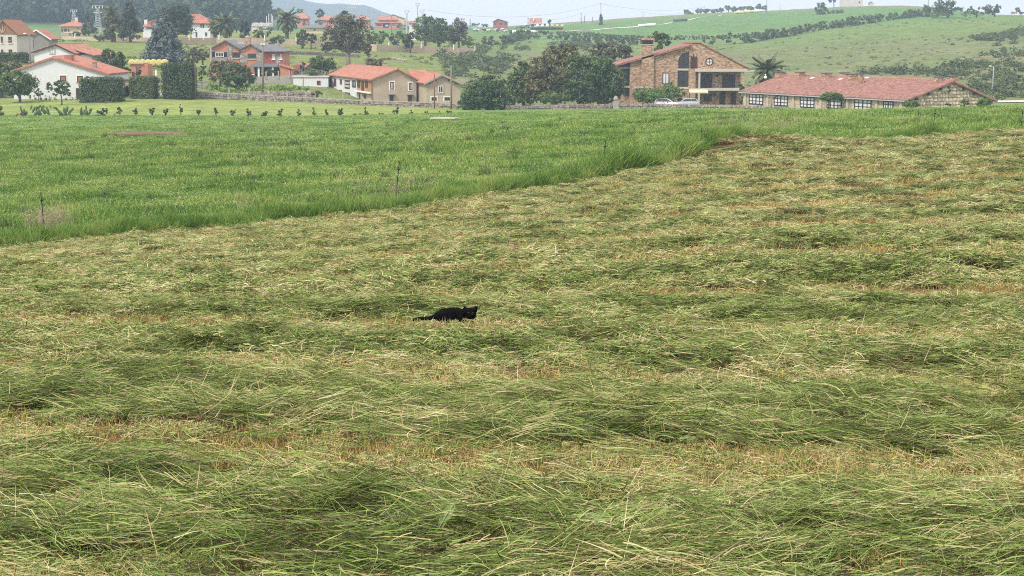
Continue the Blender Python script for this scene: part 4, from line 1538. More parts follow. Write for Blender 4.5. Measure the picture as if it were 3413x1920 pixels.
# ------------------------------------------------------------------ farmhouse row
H = House('farmhouse', 'tan gabled farmhouse with red tiled roof and white framed windows', 'house', 1233, 348, 312, math.atan2(12.4, 43))
g = gable_house(H, (1231, 266), (1325, 228), (1397, 268), 42.0, 'tan_wall', 'tile', .5, .2, .3, .5, 'tile_bright')
LP = H.left(g['xl'])
for x0, y0, x1, y1 in ((1300, 273, 1313, 298), (1363, 276, 1374, 300)):
    H.window(x0, y0, x1, y1, None, 'wood_dark', 'curtain', 2, 1, .12, 'white_trim')
for x0, y0, x1, y1 in ((1298, 317, 1311, 336), (1360, 318, 1372, 338)):
    H.window(x0, y0, x1, y1, None, 'wood_dark', 'glass', 2, 1, .12, 'concrete')
    H.panel('canopy', x0 - 5, y0 - 5, x1 + 5, y0 - 2, 'concrete', None, .5, .6)
# the white part and the brown part of the long side
ya, yb = H.hit(1092, 300, LP).y, H.hit(1190, 300, LP).y
zt = g['zl'] - .25
yl, yr = min(ya, 42), yb
mb = MB()
mb.span((g['xl'] - .06, yr, -2), (g['xl'] + .1, yl, zt))
H.build(mb, 'rendered_front', 'white_wall')
mb = MB()
zmid = H.hit(1212, 304, LP).z
mb.span((g['xl'] - .05, .1, zmid), (g['xl'] + .1, yr - .01, zt))
H.build(mb, 'timber_front', 'brown_wall')
mb = MB()
mb.span((g['xl'] - .6, .1, zmid - .2), (g['xl'] + .1, yr - .01, zmid - .003))
H.build(mb, 'ledge', 'white_trim')
WP = H.left(g['xl'] - .06)
for x0, y0, x1, y1 in ((1098, 260, 1103, 277), (1114, 262, 1121, 287), (1134, 264, 1140, 281), (1096, 297, 1104, 307), (1132, 300, 1140, 311)):
    H.window(x0, y0, x1, y1, WP, 'wood_red', 'wood_red', 2, 1, .2)
H.window(1111, 299, 1125, 319, WP, 'wood_red', 'wood_red', 1, 1, .2, door=True)
H.window(1150, 267, 1167, 296, WP, 'wood_dark', 'shutter', 1, 2, .3, 'white_trim')
H.window(1174, 268, 1186, 291, WP, 'wood_dark', 'glass', 2, 1, .25)
H.window(1150, 308, 1167, 322, WP, 'wood_red', 'wood_red', 2, 1, .25)
BP = H.left(g['xl'] - .05)
for x0, y0, x1, y1 in ((1192, 268, 1200, 291), (1206, 270, 1213, 302), (1218, 271, 1226, 292)):
    H.window(x0, y0, x1, y1, BP, 'wood_dark', 'wood_dark', 1, 1, .2)
H.window(1197, 312, 1206, 328, LP, 'wood_dark', 'inside_shade', 1, 1, .2)
H.window(1214, 315, 1220, 328, LP, 'wood_dark', 'inside_shade', 1, 1, .2)
mb = MB()
mb.tube([(g['xl'] - .1, -.08, -2), (g['xl'] - .1, -.08, g['zl'] - .1)], .08, 6)
H.build(mb, 'downpipe', 'rust_pole')
chimney(H, g['b'].x + .3, 12, g['b'].z, .7, .7, 'tan_wall')

H = House('stone_annex', 'small tan gabled outbuilding with two barred openings beside the farmhouse', 'outbuilding', 1410, 352, 306, 0.2)
g = gable_house(H, (1411, 278), (1472, 247), (1542, 278), 16.0, 'tan_wall', 'tile_bright', .5, .2, .3, .5, 'tile_bright', verge='grey_render')
H.window(1461, 286, 1477, 310, None, 'white_trim', 'glass', 2, 1, .1, 'concrete')
for x0, x1 in ((1438, 1455), (1481, 1499)):
    H.window(x0, 324, x1, 335, None, 'wood_dark', 'wood_dark', 3, 1, .12, 'white_trim')
for y in (.33, .66):
    for s_, e in ((g['a'], g['b']), (g['c'], g['b'])):
        q = s_.lerp(e, y)
        mb = MB()
        mb.span((q.x - .12, -.48, q.z - .6), (q.x + .12, .2, q.z - .25))
        H.build(mb, 'rafter_end', 'wood_dark')
H = House('link_building', 'narrow grey lean-to with slit window and dark door between farmhouse and annex', 'outbuilding', 1383, 345, 316, 0.2)
c0, c1 = H.hit(1383, 275), H.hit(1414, 277)
mb = MB()
mb.span((c0.x, 0, -2), (c1.x + .6, 8, c0.z))
H.build(mb, 'wall', 'grey_render')
mb = MB()
slab(mb, (c0.x, -.5, c0.z), (c1.x + 1.5, -.5, c0.z), (c0.x, 8, c0.z + 2), (c1.x + 1.5, 8, c0.z + 2), .15, .3)
H.build(mb, 'roof', 'tile_bright')
H.window(1391, 293, 1396, 307, None, 'wood_dark', 'glass', 1, 1, .08, 'white_trim')
H.window(1387, 317, 1401, 342, None, 'wood_dark', 'wood_dark', 1, 1, .1, door=True)

H = House('white_annex', 'flat roofed white annex with a dark open carport', 'outbuilding', 976, 300, 345, 0.05)
a, b = H.hit(977, 257), H.hit(1094, 255)
mb = MB()
zc = H.hit(1040, 291).z
xo0, xo1 = H.hit(1034, 300).x, H.hit(1086, 300).x
mb.span((a.x, 0, -3), (xo0, 9, a.z))
mb.span((xo0, 0, zc), (xo1, 9, a.z))
mb.span((xo1, 0, -3), (b.x, 9, a.z))
H.build(mb, 'wall', 'white_wall')
mb = MB()
mb.span((a.x - .2, -.2, a.z + .003), (b.x + .2, 9.2, a.z + .16))
H.build(mb, 'roof', 'pale_roof')
mb = MB()
mb.span((xo0 - .3, -.9, zc - .05), (xo1 + .3, -.003, zc + .1))
H.build(mb, 'canopy', 'concrete')
mb = MB()
mb.span((xo0, 5, -3), (xo1, 5.1, zc))
H.build(mb, 'carport_shade', 'inside_shade')  # near-black sheet, the carport's inner shade put into its colour
H.window(1056, 269, 1068, 283, None, 'wood_red', 'wood_red', 2, 1, .12)
mb = MB()
x = H.hit(1010, 270).x
mb.tube([(x, -.08, -2), (x, -.08, a.z)], .06, 6)
H.build(mb, 'downpipe', 'steel')

# ------------------------------------------------------------------ white gabled house at the lawn
H = House('white_house', 'white gabled house with orange tile edge beside the clipped hedge block', 'house', 45, 340, 300)
g = gable_house(H, (36, 238), (178, 189), (366, 246), 16.0, 'white_wall', 'tile_bright', .35, .2, .3, .35, 'tile_bright', verge='tile_bright')
for x0, y0, x1, y1 in ((88, 250, 105, 272), (200, 252, 221, 270), (257, 253, 277, 272)):
    H.window(x0, y0, x1, y1, None, 'wood_dark', 'wood_gable', 1, 1, .12, 'white_trim', 'terracotta')
H.window(254, 294, 270, 328, None, 'wood_dark', 'wood_dark', 1, 1, .1, door=True)
q = H.hit(305, 228)
chimney(H, q.x, 2.5, q.z, .6, .9, 'grey_block')
mb = MB()
q = H.hit(217, 212)
mb.span((q.x - .6, 2, q.z - .5), (q.x + .6, 4, q.z + 1.4))
H.build(mb, 'roof_hatch', 'tile_bright')

H = House('white_cottage', 'white gabled cottage with bare grey side wall behind the white house', 'house', 125, 215, 335, -0.12)
g = gable_house(H, (107, 173), (187, 147), (254, 178), 14.0, 'white_wall', 'tile_old', .4, .18, .3, .4, 'tile_old', verge='wood_dark')
H.window(165, 160, 184, 181, None, 'steel', 'curtain', 2, 1, .18)
mb = MB()
RPx = g['xr']
mb.span((RPx - .1, .0, -2), (RPx + .05, 13.9, g['zr'] - .03))
H.build(mb, 'side_render', 'grey_render')
mb = MB()
d1 = H.hit(303, 178)
mb.span((RPx + .06, 2, -2), (RPx + 2.6, 13.5, g['zr'] - .25))
H.build(mb, 'side_room', 'grey_render')
mb = MB()
slab(mb, (RPx + 3.3, 1.6, g['zr'] - .35), (RPx + 3.3, 14.0, g['zr'] - .35), (RPx - .5, 1.6, g['zr'] + .7), (RPx - .5, 14.0, g['zr'] + .7), .15, .3)
H.build(mb, 'side_roof', 'tile_old')

H = House('chalet', 'tall white house with brown timber clad gable above a dark hedge', 'house', -90, 185, 362)
g = gable_house(H, (-60, 116), (12, 66), (66, 116), 12.0, 'white_old', 'wood_gable', .6, .2, .3, .6)
mb = MB()
t_, s1 = H.hit(12, 74), H.hit(57, 114)
s0 = H.hit(-45, 114)
mb.prism([(s0.x, -.1, s0.z), (s1.x, -.1, s1.z), (t_.x, -.1, t_.z)], (0, .13, 0))
H.build(mb, 'gable_cladding', 'wood_gable')
for q0, q1 in (((9, 112), (9, 78)), ((9, 112), (0, 96)), ((9, 112), (18, 96))):
    a, b = H.hit(*q0), H.hit(*q1)
    mb = MB()
    mb.box((a + b) / 2 + Vector((0, -.16, 0)), ((b - a).length / 2, .05, .08), b - a, Vector((0, 1, 0)).cross(b - a))
    H.build(mb, 'gable_strut', 'wood_pale')
for x0, y0, x1, y1 in ((3, 122, 9, 143), (28, 123, 39, 143), (4, 165, 10, 176), (29, 165, 40, 178)):
    H.window(x0, y0, x1, y1, None, 'wood_dark', 'wood_red', 1, 1, .1, None, 'white_trim')

H = House('grey_garage', 'grey block garage house with bright tiled roof and white bargeboards', 'house', 60, 172, 388, 0.12)
g = gable_house(H, (76, 126), (121, 98), (172, 131), 14.0, 'grey_block', 'tile_bright', .5, .2, .3, .5, verge='white_trim')
mb = MB()
s0 = H.hit(46, 128)
mb.span((s0.x, .3, -2), (g['xl'], 12, g['zl'] - .4))
H.build(mb, 'side_room', 'grey_block')
mb = MB()
slab(mb, (s0.x - .4, 0, g['zl'] - .3), (s0.x - .4, 13, g['zl'] - .3), (g['b'].x, 0.6, g['b'].z - .05), (g['b'].x, 13, g['b'].z - .05), .15, .3)
H.build(mb, 'side_roof', 'tile_bright')
H.window(84, 134, 111, 163, None, 'black_paint', 'glass', 4, 2, .12)

# ------------------------------------------------------------------ orange house with slate roofs
H = House('orange_house', 'orange rendered house with twin slate gables and grey stone cladding', 'house', 698, 262, 365)
g1 = gable_house(H, (689, 166), (752, 133), (806, 163), 12.0, 'orange_wall', 'slate', .5, .15, 0, .5, verge='slate')
H2x0, H2x1 = H.hit(803, 200).x, H.hit(878, 200).x
F2 = H.at(-1.2)
a, b, c = H.hit(793, 167, F2), H.hit(836, 146, F2), H.hit(880, 172, F2)
mb = MB()
mb.prism([(a.x + .5, -1.2, -2), (c.x - .5, -1.2, -2), (c.x - .5, -1.2, c.z), (b.x, -1.2, b.z - .2), (a.x + .5, -1.2, a.z)], (0, 11, 0))
H.build(mb, 'wall', 'orange_wall')
for p in (a, c):
    mb = MB()
    slab(mb, (p.x, -1.7, p.z), (p.x, 10, p.z), (b.x, -1.7, b.z), (b.x, 10, b.z), .15)
    H.build(mb, 'roof', 'slate')
W3 = H.at(-.6)
w0, w1 = H.hit(877, 200, W3), H.hit(946, 200, W3)
e = H.hit(910, 171, W3)
mb = MB()
mb.span((w0.x - .2, -.6, -2), (w1.x, 9, e.z))
H.build(mb, 'wall', 'orange_wall')
mb = MB()
slab(mb, (b.x + 1.0, -1.3, e.z), (w1.x + .7, -1.3, e.z), (b.x, 4.2, H.hit(880, 147, H.at(4.2)).z), (w1.x - 2.4, 4.2, H.hit(880, 147, H.at(4.2)).z), .15)
slab(mb, (w1.x + .7, -1.3, e.z), (w1.x + .7, 9.5, e.z), (w1.x - 2.4, 4.2, H.hit(880, 147, H.at(4.2)).z), (w1.x - 2.4, 4.3, H.hit(880, 147, H.at(4.2)).z), .15)
H.build(mb, 'roof', 'slate')
H.panel('red_panel', 886, 172, 944, 214, 'red_wall', W3, .04, .1)
H.panel('stone_cladding', 918, 180, 935, 216, 'slate_clad', W3, .1, .14)
H.panel('stone_cladding', 759, 150, 776, 205, 'slate_clad', None, .08, .14)
H.panel('stone_cladding', 855, 163, 875, 214, 'slate_clad', F2, .08, .14)
H.panel('stone_cladding', 800, 178, 824, 212, 'slate_clad', F2, .08, .14)
H.window(907, 180, 916, 198, W3, 'white_trim', 'glass', 2, 1, .1, None, 'white_trim')
H.window(931, 180, 940, 198, W3, 'white_trim', 'glass', 2, 1, .1, None, 'white_trim')
H.window(827, 179, 853, 196, F2, 'wood_dark', 'glass', 2, 1, .12, None, 'white_trim')
H.window(773, 175, 800, 193, None, 'wood_dark', 'glass', 2, 1, .12, None, 'white_trim')
H.panel('loggia_shade', 707, 173, 757, 191, 'inside_shade', None, .03, .06)  # flat dark panel on the wall: the recess's shade as colour
H.window(718, 175, 746, 190, None, 'white_trim', 'glass', 3, 1, .1)
H.panel('loggia_wall', 705, 192, 758, 206, 'slate_clad', None, .25, .3)
mb = MB()
zp = H.hit(880, 217, H.at(-2.6)).z
slab(mb, (H.hit(836, 220).x, -3.2, zp - .3), (H.hit(932, 220).x, -3.2, zp - .3), (H.hit(846, 214).x, -1.2, zp + .3), (H.hit(925, 214).x, -1.2, zp + .3), .12)
H.build(mb, 'porch_roof', 'slate')
H.panel('porch_shade', 848, 222, 930, 262, 'inside_shade', F2, .03, .08)
for x0, x1 in ((859, 865), (906, 912)):
    H.panel('column', x0, 221, x1, 260, 'white_trim', H.at(-2.9), .0, .3)
H.window(870, 228, 880, 250, F2, 'white_trim', 'glass', 1, 3, .12)
q = H.hit(817, 146)
mb = MB()
mb.span((q.x - .55, 3.4, q.z - 2.5), (q.x + .55, 4.5, H.hit(817, 126, H.at(4)).z))
ch = H.build(mb, 'chimney', 'brick_rough')
mb = MB()
mb.ball((q.x, 3.95, H.hit(817, 125, H.at(4)).z), (.6, .6, .4), 10, 6, 0.0)
mb.build('chimney_cowl', 'concrete', ch)
q = H.hit(803, 140, H.at(3))
mb = MB()
mb.box((q.x, 3, q.z - .2), (.6, .5, .08))
H.build(mb, 'skylight', 'curtain')

H = House('orange_shed', 'small orange garden shed with tiled lean-to roof beside the orange house', 'shed', 934, 252, 362)
a, b, c = H.hit(934, 217), H.hit(963, 222), H.hit(978, 230)
mb = MB()
mb.prism([(a.x, 0, -1.5), (c.x - .3, 0, -1.5), (c.x - .3, 0, c.z), (b.x, 0, b.z), (a.x, 0, a.z - .1)], (0, 5, 0))
H.build(mb, 'wall', 'orange_wall')
mb = MB()
slab(mb, (c.x, -.3, c.z), (c.x, 5.3, c.z), (a.x - .2, -.3, a.z + .1), (a.x - .2, 5.3, a.z + .1), .15, .3)
H.build(mb, 'roof', 'tile_bright')
H.window(963, 230, 969, 247, None, 'wood_red', 'wood_red', 1, 1, .08, door=True)
H = House('tiled_outbuilding', 'low outbuilding with orange tiled roof behind the garden shed', 'outbuilding', 970, 255, 374, -0.5)
a, b = H.hit(968, 219), H.hit(1003, 220)
mb = MB()
mb.span((a.x, 0, -1.5), (b.x, 5, H.hit(985, 234).z))
H.build(mb, 'wall', 'white_old')
mb = MB()
zz = H.hit(985, 235).z
slab(mb, (a.x - .4, -.4, zz), (b.x + .4, -.4, zz), (a.x - .4, 3, zz + 1.5), (b.x + .4, 3, zz + 1.5), .15, .3)
slab(mb, (a.x - .4, 6, zz), (b.x + .4, 6, zz), (a.x - .4, 3, zz + 1.5), (b.x + .4, 3, zz + 1.5), .15, .3)
H.build(mb, 'roof', 'tile_bright')

H = House('curved_shed', 'small salmon garden building with flat grey roof below the yellow bales', 'shed', 434, 260, 338)
a, b = H.hit(434, 217), H.hit(492, 214)
mb = MB()
mb.span((a.x, 0, -1.5), (b.x, 4.5, b.z))
H.build(mb, 'wall', 'orange_wall')
mb = MB()
mb.span((a.x - .2, -.3, b.z + .003), (b.x - .8, 4.8, b.z + .22))
H.build(mb, 'roof', 'concrete')
H.window(440, 239, 448, 255, None, 'wood_dark', 'wood_dark', 1, 1, .08, door=True)

H = House('wooden_shed', 'pale boarded shed with dark arched opening between the hedge blocks', 'shed', 396, 332, 303)
x0, x1, x2 = H.hit(396, 300).x, H.hit(411, 300).x, H.hit(440, 300).x
zt, za = H.hit(410, 266).z, H.hit(420, 290).z
mb = MB()
mb.span((x0, 0, -.8), (x1, 3.5, zt))
mb.span((x1, 0, za + .25), (x2, 3.5, zt))
mb.prism([(x1, 0, za - .3), (x1 + .5, 0, za + .25), (x1, 0, za + .25)], (0, 3.5, 0))
mb.span((x2 - .3, 0, -.8), (x2, 3.5, za + .25))
H.build(mb, 'wall', 'wood_pale')
mb = MB()
mb.span((x0 - .3, -.3, zt + .003), (x2 + .5, 3.8, zt + .14))
H.build(mb, 'roof', 'slate')
mb = MB()
mb.span((x1 + .01, 1.6, -.8), (x2 - .31, 1.7, za + .24))
H.build(mb, 'opening', 'inside_shade')
# ------------------------------------------------------------------ walls and fences
def wall_run(name, label, pts, h_px, thick, m_, coping=None, posts=None, post_h=0.9, stones=False, cat='wall', post_m='concrete', group=None):
    """pts: (photo x, photo y of the wall's top, distance); follows the ground"""
    pts = [q if q[2] else (q[0], q[1], ground_hit(q[0], q[1] + h_px, 300, 700).y) for q in pts]
    W = [unproj(*q) for q in pts]
    base = W[0].copy()
    base.z = gz(base.x, base.y)
    root = thing(name, label, cat, base, 0, group)
    mb, cp, st = MB(), MB(), MB()
    for a, b in zip(W[:-1], W[1:]):
        u = (b - a).normalized()
        nrm = Vector((u.y, -u.x, 0)).normalized()
        if nrm.y > 0:
            nrm = -nrm
        hb = [min(gz(q.x, q.y), q.z - h_px * mpp(q.y)) - .4 for q in (a, b)]
        A, B = a - base, b - base
        A0, B0 = Vector((A.x, A.y, hb[0] - base.z)), Vector((B.x, B.y, hb[1] - base.z))
        mb.prism([A0, B0, B, A], -nrm * thick)
        if coping:
            cp.prism([A + nrm * .06 + Vector((0, 0, .003)), B + nrm * .06 + Vector((0, 0, .003)), B + nrm * .06 + Vector((0, 0, .14)), A + nrm * .06 + Vector((0, 0, .14))], -nrm * (thick + .12))
        if stones:
            ln = (b - a).length
            nr = max(2, int((A.z - A0.z - .4) / .38))
            for r in range(nr):
                s_ = rng.uniform(0, .2)
                while s_ < ln - .3:
                    w = rng.uniform(.3, .65)
                    f = (s_ + w / 2) / ln
                    lo, hi = A0.lerp(B0, f).z + .3, A.lerp(B, f).z
                    zc = lo + (hi - lo) * (r + .5) / nr + rng.uniform(-.05, .05)
                    hh = (hi - lo) / nr * rng.uniform(.34, .48)
                    c = A.lerp(B, f)
                    st.box((c.x + nrm.x * .05, c.y + nrm.y * .05, zc), (w * .46, rng.uniform(.07, .13), hh), u + Vector((0, 0, rng.uniform(-.12, .12))))
                    s_ += w
    mb.build('core' if stones else 'masonry', m_, root)
    if coping:
        cp.build('coping', coping, root)
    if stones:
        o = st.build('stones', 'rubble', root)
        o['kind'] = 'stuff'
    for q in posts or []:
        f = [k for k in range(len(pts) - 1) if min(pts[k][0], pts[k + 1][0]) <= q <= max(pts[k][0], pts[k + 1][0])]
        if not f:
            continue
        k = f[0]
        t_ = (q - pts[k][0]) / (pts[k + 1][0] - pts[k][0])
        p = unproj(q, pts[k][1] * (1 - t_) + pts[k + 1][1] * t_, pts[k][2] * (1 - t_) + pts[k + 1][2] * t_) - base
        pb = MB()
        pb.box((p.x, p.y - .02, p.z + post_h / 2 - .3), (.11, .12, post_h / 2 + .3))
        pb.build('post', post_m, root)
    return root


wall_run('stone_boundary', 'long rubble stone wall with pale coping and concrete posts behind the lawn', [(652, 307, 304), (800, 316, 303), (1010, 327, 302), (1200, 337, 301), (1400, 343, 300), (1515, 348, 300)], 24, .6, 'rubble', 'concrete',
         [698, 764, 831, 895, 957, 1020, 1081, 1143, 1204], 1.1, True)
wall_run('stone_boundary', 'low tumbled stone bank in front of the annex', [(1345, 362, 296), (1400, 366, 294), (1455, 372, 292), (1500, 377, 290)], 8, .9, 'rubble', None, None, 0, True)
wall_run('stone_boundary', 'brown rubble wall under the dark trees', [(1600, 352, 296), (1690, 350, 295), (1760, 353, 295), (1900, 348, 296), (1980, 347, 297), (2050, 347, 298)], 18, .6, 'rubble', None, None, 0, True)
wall_run('stone_boundary', 'low pale rubble wall in front of the brick house', [(2056, 345, 299), (2200, 347, 298), (2340, 349, 296), (2440, 350, 292), (2500, 352, 287)], 16, .6, 'rubble', None, None, 0, True)
wall_run('stone_boundary', 'low mossy wall along the windows of the long stone building', [(2478, 352, 272), (2600, 357, 262), (2740, 364, 250)], 10, .5, 'rubble', None, None, 0, True)
wall_run('retaining_bank', 'rough stone retaining wall below the grassy bank by the pole', [(838, 307, 318), (930, 307, 317), (1020, 303, 317), (1035, 312, 316)], 20, .6, 'rubble', None, None, 0, True)
wall_run('garden_boundary', 'grey garden wall with concrete pillars in front of the orange house', [(842, 257, 350), (884, 254, 350), (930, 252, 350), (970, 250, 350), (1078, 246, 352)], 20, .25, 'grey_render', None, [847, 887, 928, 965, 1037, 1074], .9)
wall_run('garden_boundary', 'long weathered village wall with white posts behind the palm', [(560, 127, 0), (720, 126, 0), (880, 128, 0), (990, 130, 0), (1180, 140, 0), (1240, 147, 0), (1255, 149, 0), (1400, 153, 0), (1500, 158, 0), (1585, 162, 0)], 22, .3, 'tan_wall', None,
          [630, 678, 730, 882, 987, 1296, 1350, 1404, 1512, 1583], .8, post_m='white_trim')
wall_run('garden_boundary', 'old stone garden wall with one pale pillar below the conifer', [(205, 121, 0), (270, 122, 0), (330, 125, 0), (430, 124, 0), (560, 127, 0)], 13, .3, 'tan_wall', None, [250, 417], .8, post_m='white_trim')
wall_run('field_boundary', 'low rubble field wall behind the conifer bush on the meadow', [(948, 171, 0), (1060, 173, 0), (1150, 178, 0), (1200, 182, 0)], 11, .5, 'rubble', None, None, 0, True)
wall_run('field_boundary', 'tumbled pale stone heap on the yellow slope above the farmhouse', [(1268, 192, 0), (1300, 191, 0), (1350, 199, 0)], 8, .8, 'rubble_pale', None, None, 0, True)
wall_run('garden_boundary', 'white garden gate wall with pillar beside the round citrus tree', [(-60, 308, 305), (14, 308, 304), (30, 307, 303)], 24, .4, 'white_old', 'white_trim', None)
wall_run('terrace_boundary', 'grey terrace wall with bare slope below the salmon shed', [(508, 262, 334), (560, 262, 333), (650, 275, 330), (690, 272, 330)], 20, .4, 'grey_render', 'concrete', None)
wall_run('lattice_fence', 'white lattice fence panel between the clipped hedges', [(509, 306, 306), (552, 306, 306)], 13, .08, 'white_old', 'white_trim', [511, 520, 529, 538, 547], .15, cat='fence', post_m='white_trim')

# ------------------------------------------------------------------ hedges and garden trees round the white house
hedge_box('clipped_hedge', 'big clipped dark green hedge cube in front of the white house', 266, 262, 393, 355, 290, 5.0, 4200, .3, 'leaf_dark')
hedge_box('clipped_hedge', 'tall clipped hedge block with flat top next to the vine covered post', 540, 214, 638, 328, 299, 4.5, 4200, .3, 'leaf_dark')
hedge_box('clipped_hedge', 'lower leafy hedge block beside the boarded shed', 432, 259, 512, 332, 299, 4.0, 2600, .34, 'leaf_mid')
hedge_box('clipped_hedge', 'long dark hedge below the chalet', -40, 178, 86, 206, 345, 2.5, 2200, .35, 'leaf_dark')
tree('citrus_tree', 'round dense citrus tree in front of the white house', 66, 292, [(62, 276, 54, 36), (40, 290, 32, 28), (95, 288, 30, 28), (64, 300, 46, 18)], 4200, .34, 'leaf_mid', .2)
tree('fruit_tree', 'dark spreading tree behind the round citrus tree', 6, 303, [(12, 258, 48, 40), (-30, 270, 40, 40)], 2400, .36, 'leaf_dark', .25)
tree('yellowing_tree', 'yellowish shrub tree beside the white house roof', 20, 312, [(30, 222, 38, 14), (55, 218, 20, 9)], 900, .36, 'leaf_olive', .15)
tree('young_tree', 'small open fruit tree in front of the white house wall', 205, 284, [(165, 290, 12, 12), (192, 278, 14, 12), (218, 285, 14, 14), (180, 308, 18, 10), (225, 310, 14, 9), (200, 298, 16, 12)], 1500, .28, 'leaf_mid', .11)
bush('potted_shrub', 'thin pale leaved shrub against the white wall', 128, 308, 14, 18, 296, 260, .25, 'leaf_mid')
for x, y in ((100, 322), (118, 326), (136, 327), (153, 328), (166, 329), (220, 331), (238, 332), (256, 331), (185, 330)):
    c = unproj(x, y + 5, 297)
    root = thing('potted_plant', 'small terracotta potted plant along the white house wall', 'potted plant', c, 0, 'pots along the white house')
    mb = MB()
    mb.lathe((0, 0, -.1), [(.14, 0), (.22, .32), (.24, .36), (.2, .36)], 10)
    mb.build('pot', 'terracotta', root)
    V, at = leaf_quads([(0, 0, .45)], [(.28, .28, .26)], 70, .14, 0, 8)
    pts_obj('foliage', np_mesh('foliage', V, 4, at, 'leaf_mid'), root)

# garden row along the lawn: young shrubs of three looks
row = [(3, 372, 8, 22, 0), (215 * 1.325 + 0, 378, 8, 16, 2), (451, 369, 8, 11, 0), (507, 369, 9, 10, 1), (552, 370, 8, 9, 1), (602, 361, 5, 14, 2), (662, 372, 6, 7, 1), (719, 366, 6, 14, 2), (776, 374, 9, 10, 1),
       (829, 370, 8, 16, 2), (881, 379, 10, 8, 1), (933, 375, 11, 13, 1), (995, 377, 7, 12, 0), (1048, 374, 7, 16, 2), (1089, 376, 5, 14, 2), (1134, 374, 10, 16, 1), (1220, 372, 9, 17, 2), (1268, 383, 9, 7, 1),
       (1318, 374, 12, 16, 1), (1371, 380, 8, 12, 0), (1421, 381, 7, 10, 1), (1465, 378, 6, 9, 0), (1497, 376, 10, 8, 1), (397, 368, 8, 12, 0)]
RL = ['small dark conical shrub in the young row along the lawn', 'small bushy shrub in the young row along the lawn', 'thin upright young shrub with stalk in the row along the lawn']
for x, y, rx, ry, t_ in row:
    lm = 'leaf_mid' if int(x) % 3 else 'leaf_dark'
    if t_ == 0:
        bush('young_shrub', RL[0], x, y + 4, rx * 1.15, ry * .8, 249, 420, .2, lm, 'young shrubs along the lawn', extra=[(x, y - ry * .55, rx * .6, ry * .55)])
    elif t_ == 1:
        bush('young_shrub', RL[1], x, y + ry * .3, rx * .95, ry * .75, 249, 420, .22, lm, 'young shrubs along the lawn', extra=[(x - rx * .6, y - ry * .4, rx * .45, ry * .5), (x + rx * .6, y - ry * .5, rx * .45, ry * .55)])
    else:
        bush('young_shrub', RL[2], x + 1, y + ry * .5, rx, ry * .6, 249, 340, .22, lm, 'young shrubs along the lawn', extra=[(x - rx * .35, y - ry * .45, rx * .45, ry * .6)])


def cactus(label, px, py, d, pads, seed, lm='leaf_mid'):
    """prickly pear: flat oval pads growing from one another"""
    k = mpp(d)
    base = unproj(px, py, d)
    base.z = min(base.z, gz(base.x, d) + .3)
    root = thing('prickly_pear', label, 'cactus', base, 0, 'prickly pears on the lawn')
    r = random.Random(seed)
    mb0 = MB()
    mb0.tube([(0, 0, -.2), (0, 0, .5)], [.22, .16], 8)
    mb0.build('stem', 'bark', root)
    for x, y, rx, ry, tilt in pads:
        c = unproj(x, y, d + r.uniform(-.5, .5)) - base
        mb = MB()
        mb.ball((0, 0, 0), (rx * k, .1, ry * k), 10, 8)
        o = mb.build('pad', 'cactus_skin', root, True)
        o.location = c
        o.rotation_euler = (0, tilt, r.uniform(-.7, .7))
    return root


mat('cactus_skin', (0.06, 0.115, 0.04), .6, .2, 3)
cactus('wide prickly pear with many upright pads beside the flower bed', 135, 388, 245, [(112, 366, 4, 12, .5), (104, 358, 3, 9, .4), (122, 362, 4, 9, .2), (131, 356, 4, 8, .6), (145, 355, 4, 7, -.4), (158, 364, 4, 11, -.5), (168, 356, 3, 8, -.5), (130, 374, 6, 11, .1), (148, 372, 6, 10, -.3), (140, 363, 5, 10, 0), (120, 378, 6, 9, .7), (160, 376, 5, 9, -.8)], 1)
cactus('fan shaped prickly pear standing alone on the lawn', 219, 397, 243, [(190, 364, 4, 11, -.7), (180, 359, 3, 7, -.8), (201, 376, 5, 14, -.8), (214, 368, 5, 11, -.1), (223, 364, 5, 11, .2), (232, 374, 5, 12, .7), (240, 366, 4, 9, .7), (218, 385, 8, 12, 0), (205, 386, 5, 10, -.9), (231, 386, 5, 10, .9)], 2)
cactus('tall forked prickly pear beside the round topiary shrub', 288, 402, 242, [(270, 368, 4, 12, .2), (273, 378, 5, 8, .6), (287, 362, 4, 12, 0), (302, 366, 5, 6, 1.2), (288, 374, 6, 8, .5), (292, 384, 5, 9, 0), (290, 395, 8, 8, 0), (300, 374, 4, 9, .8)], 3)
cactus('small dark prickly pear at the edge of the flower bed', 78, 386, 246, [(69, 360, 3, 8, -.1), (72, 370, 3, 8, -.2), (80, 371, 5, 9, .1), (86, 378, 6, 8, .6), (76, 380, 7, 8, 0)], 4)
bush('topiary_shrub', 'round clipped dark shrub on the lawn', 334, 386, 17, 16, 243, 700, .26, 'leaf_dark', extra=[(350, 368, 8, 11)])
bush('flower_bed', 'loose flower bed of dry stems and white blooms on the lawn', 105, 391, 34, 6, 244, 420, .2, 'fern', cat='flower bed', extra=[(62, 383, 12, 8), (150, 391, 28, 6), (200, 396, 30, 4)])
bush('fern_clump', 'rusty brown fern clump beside the round clipped shrub', 392, 388, 18, 7, 244, 300, .2, 'fern', cat='plant')
bush('weed_patch', 'low weedy patch at the end of the young row', 1195, 384, 26, 5, 249, 260, .22, 'leaf_mid', cat='weeds', extra=[(1170, 384, 14, 4), (1240, 385, 16, 4)])
c = gpx(505, 200)
mb = MB()
mb.ball((0, 0, 0), (3.4, .9, .22), 18, 6)
o = mb.build('soil_heap', 'soil', None, True)
o.location = unproj(505, 448, 0.1 + ground_hit(505, 449, 60, 220).y)
tag(o, 'bare reddish soil patch lying in the green meadow', 'soil heap')
mb = MB()
mb.prism([(-1.0, 0, 0), (1.2, -.3, 0), (1.6, .5, 0), (.3, .8, 0), (-.9, .5, 0)], (0, 0, .12))
o = mb.build('pale_slab', 'pale_earth')
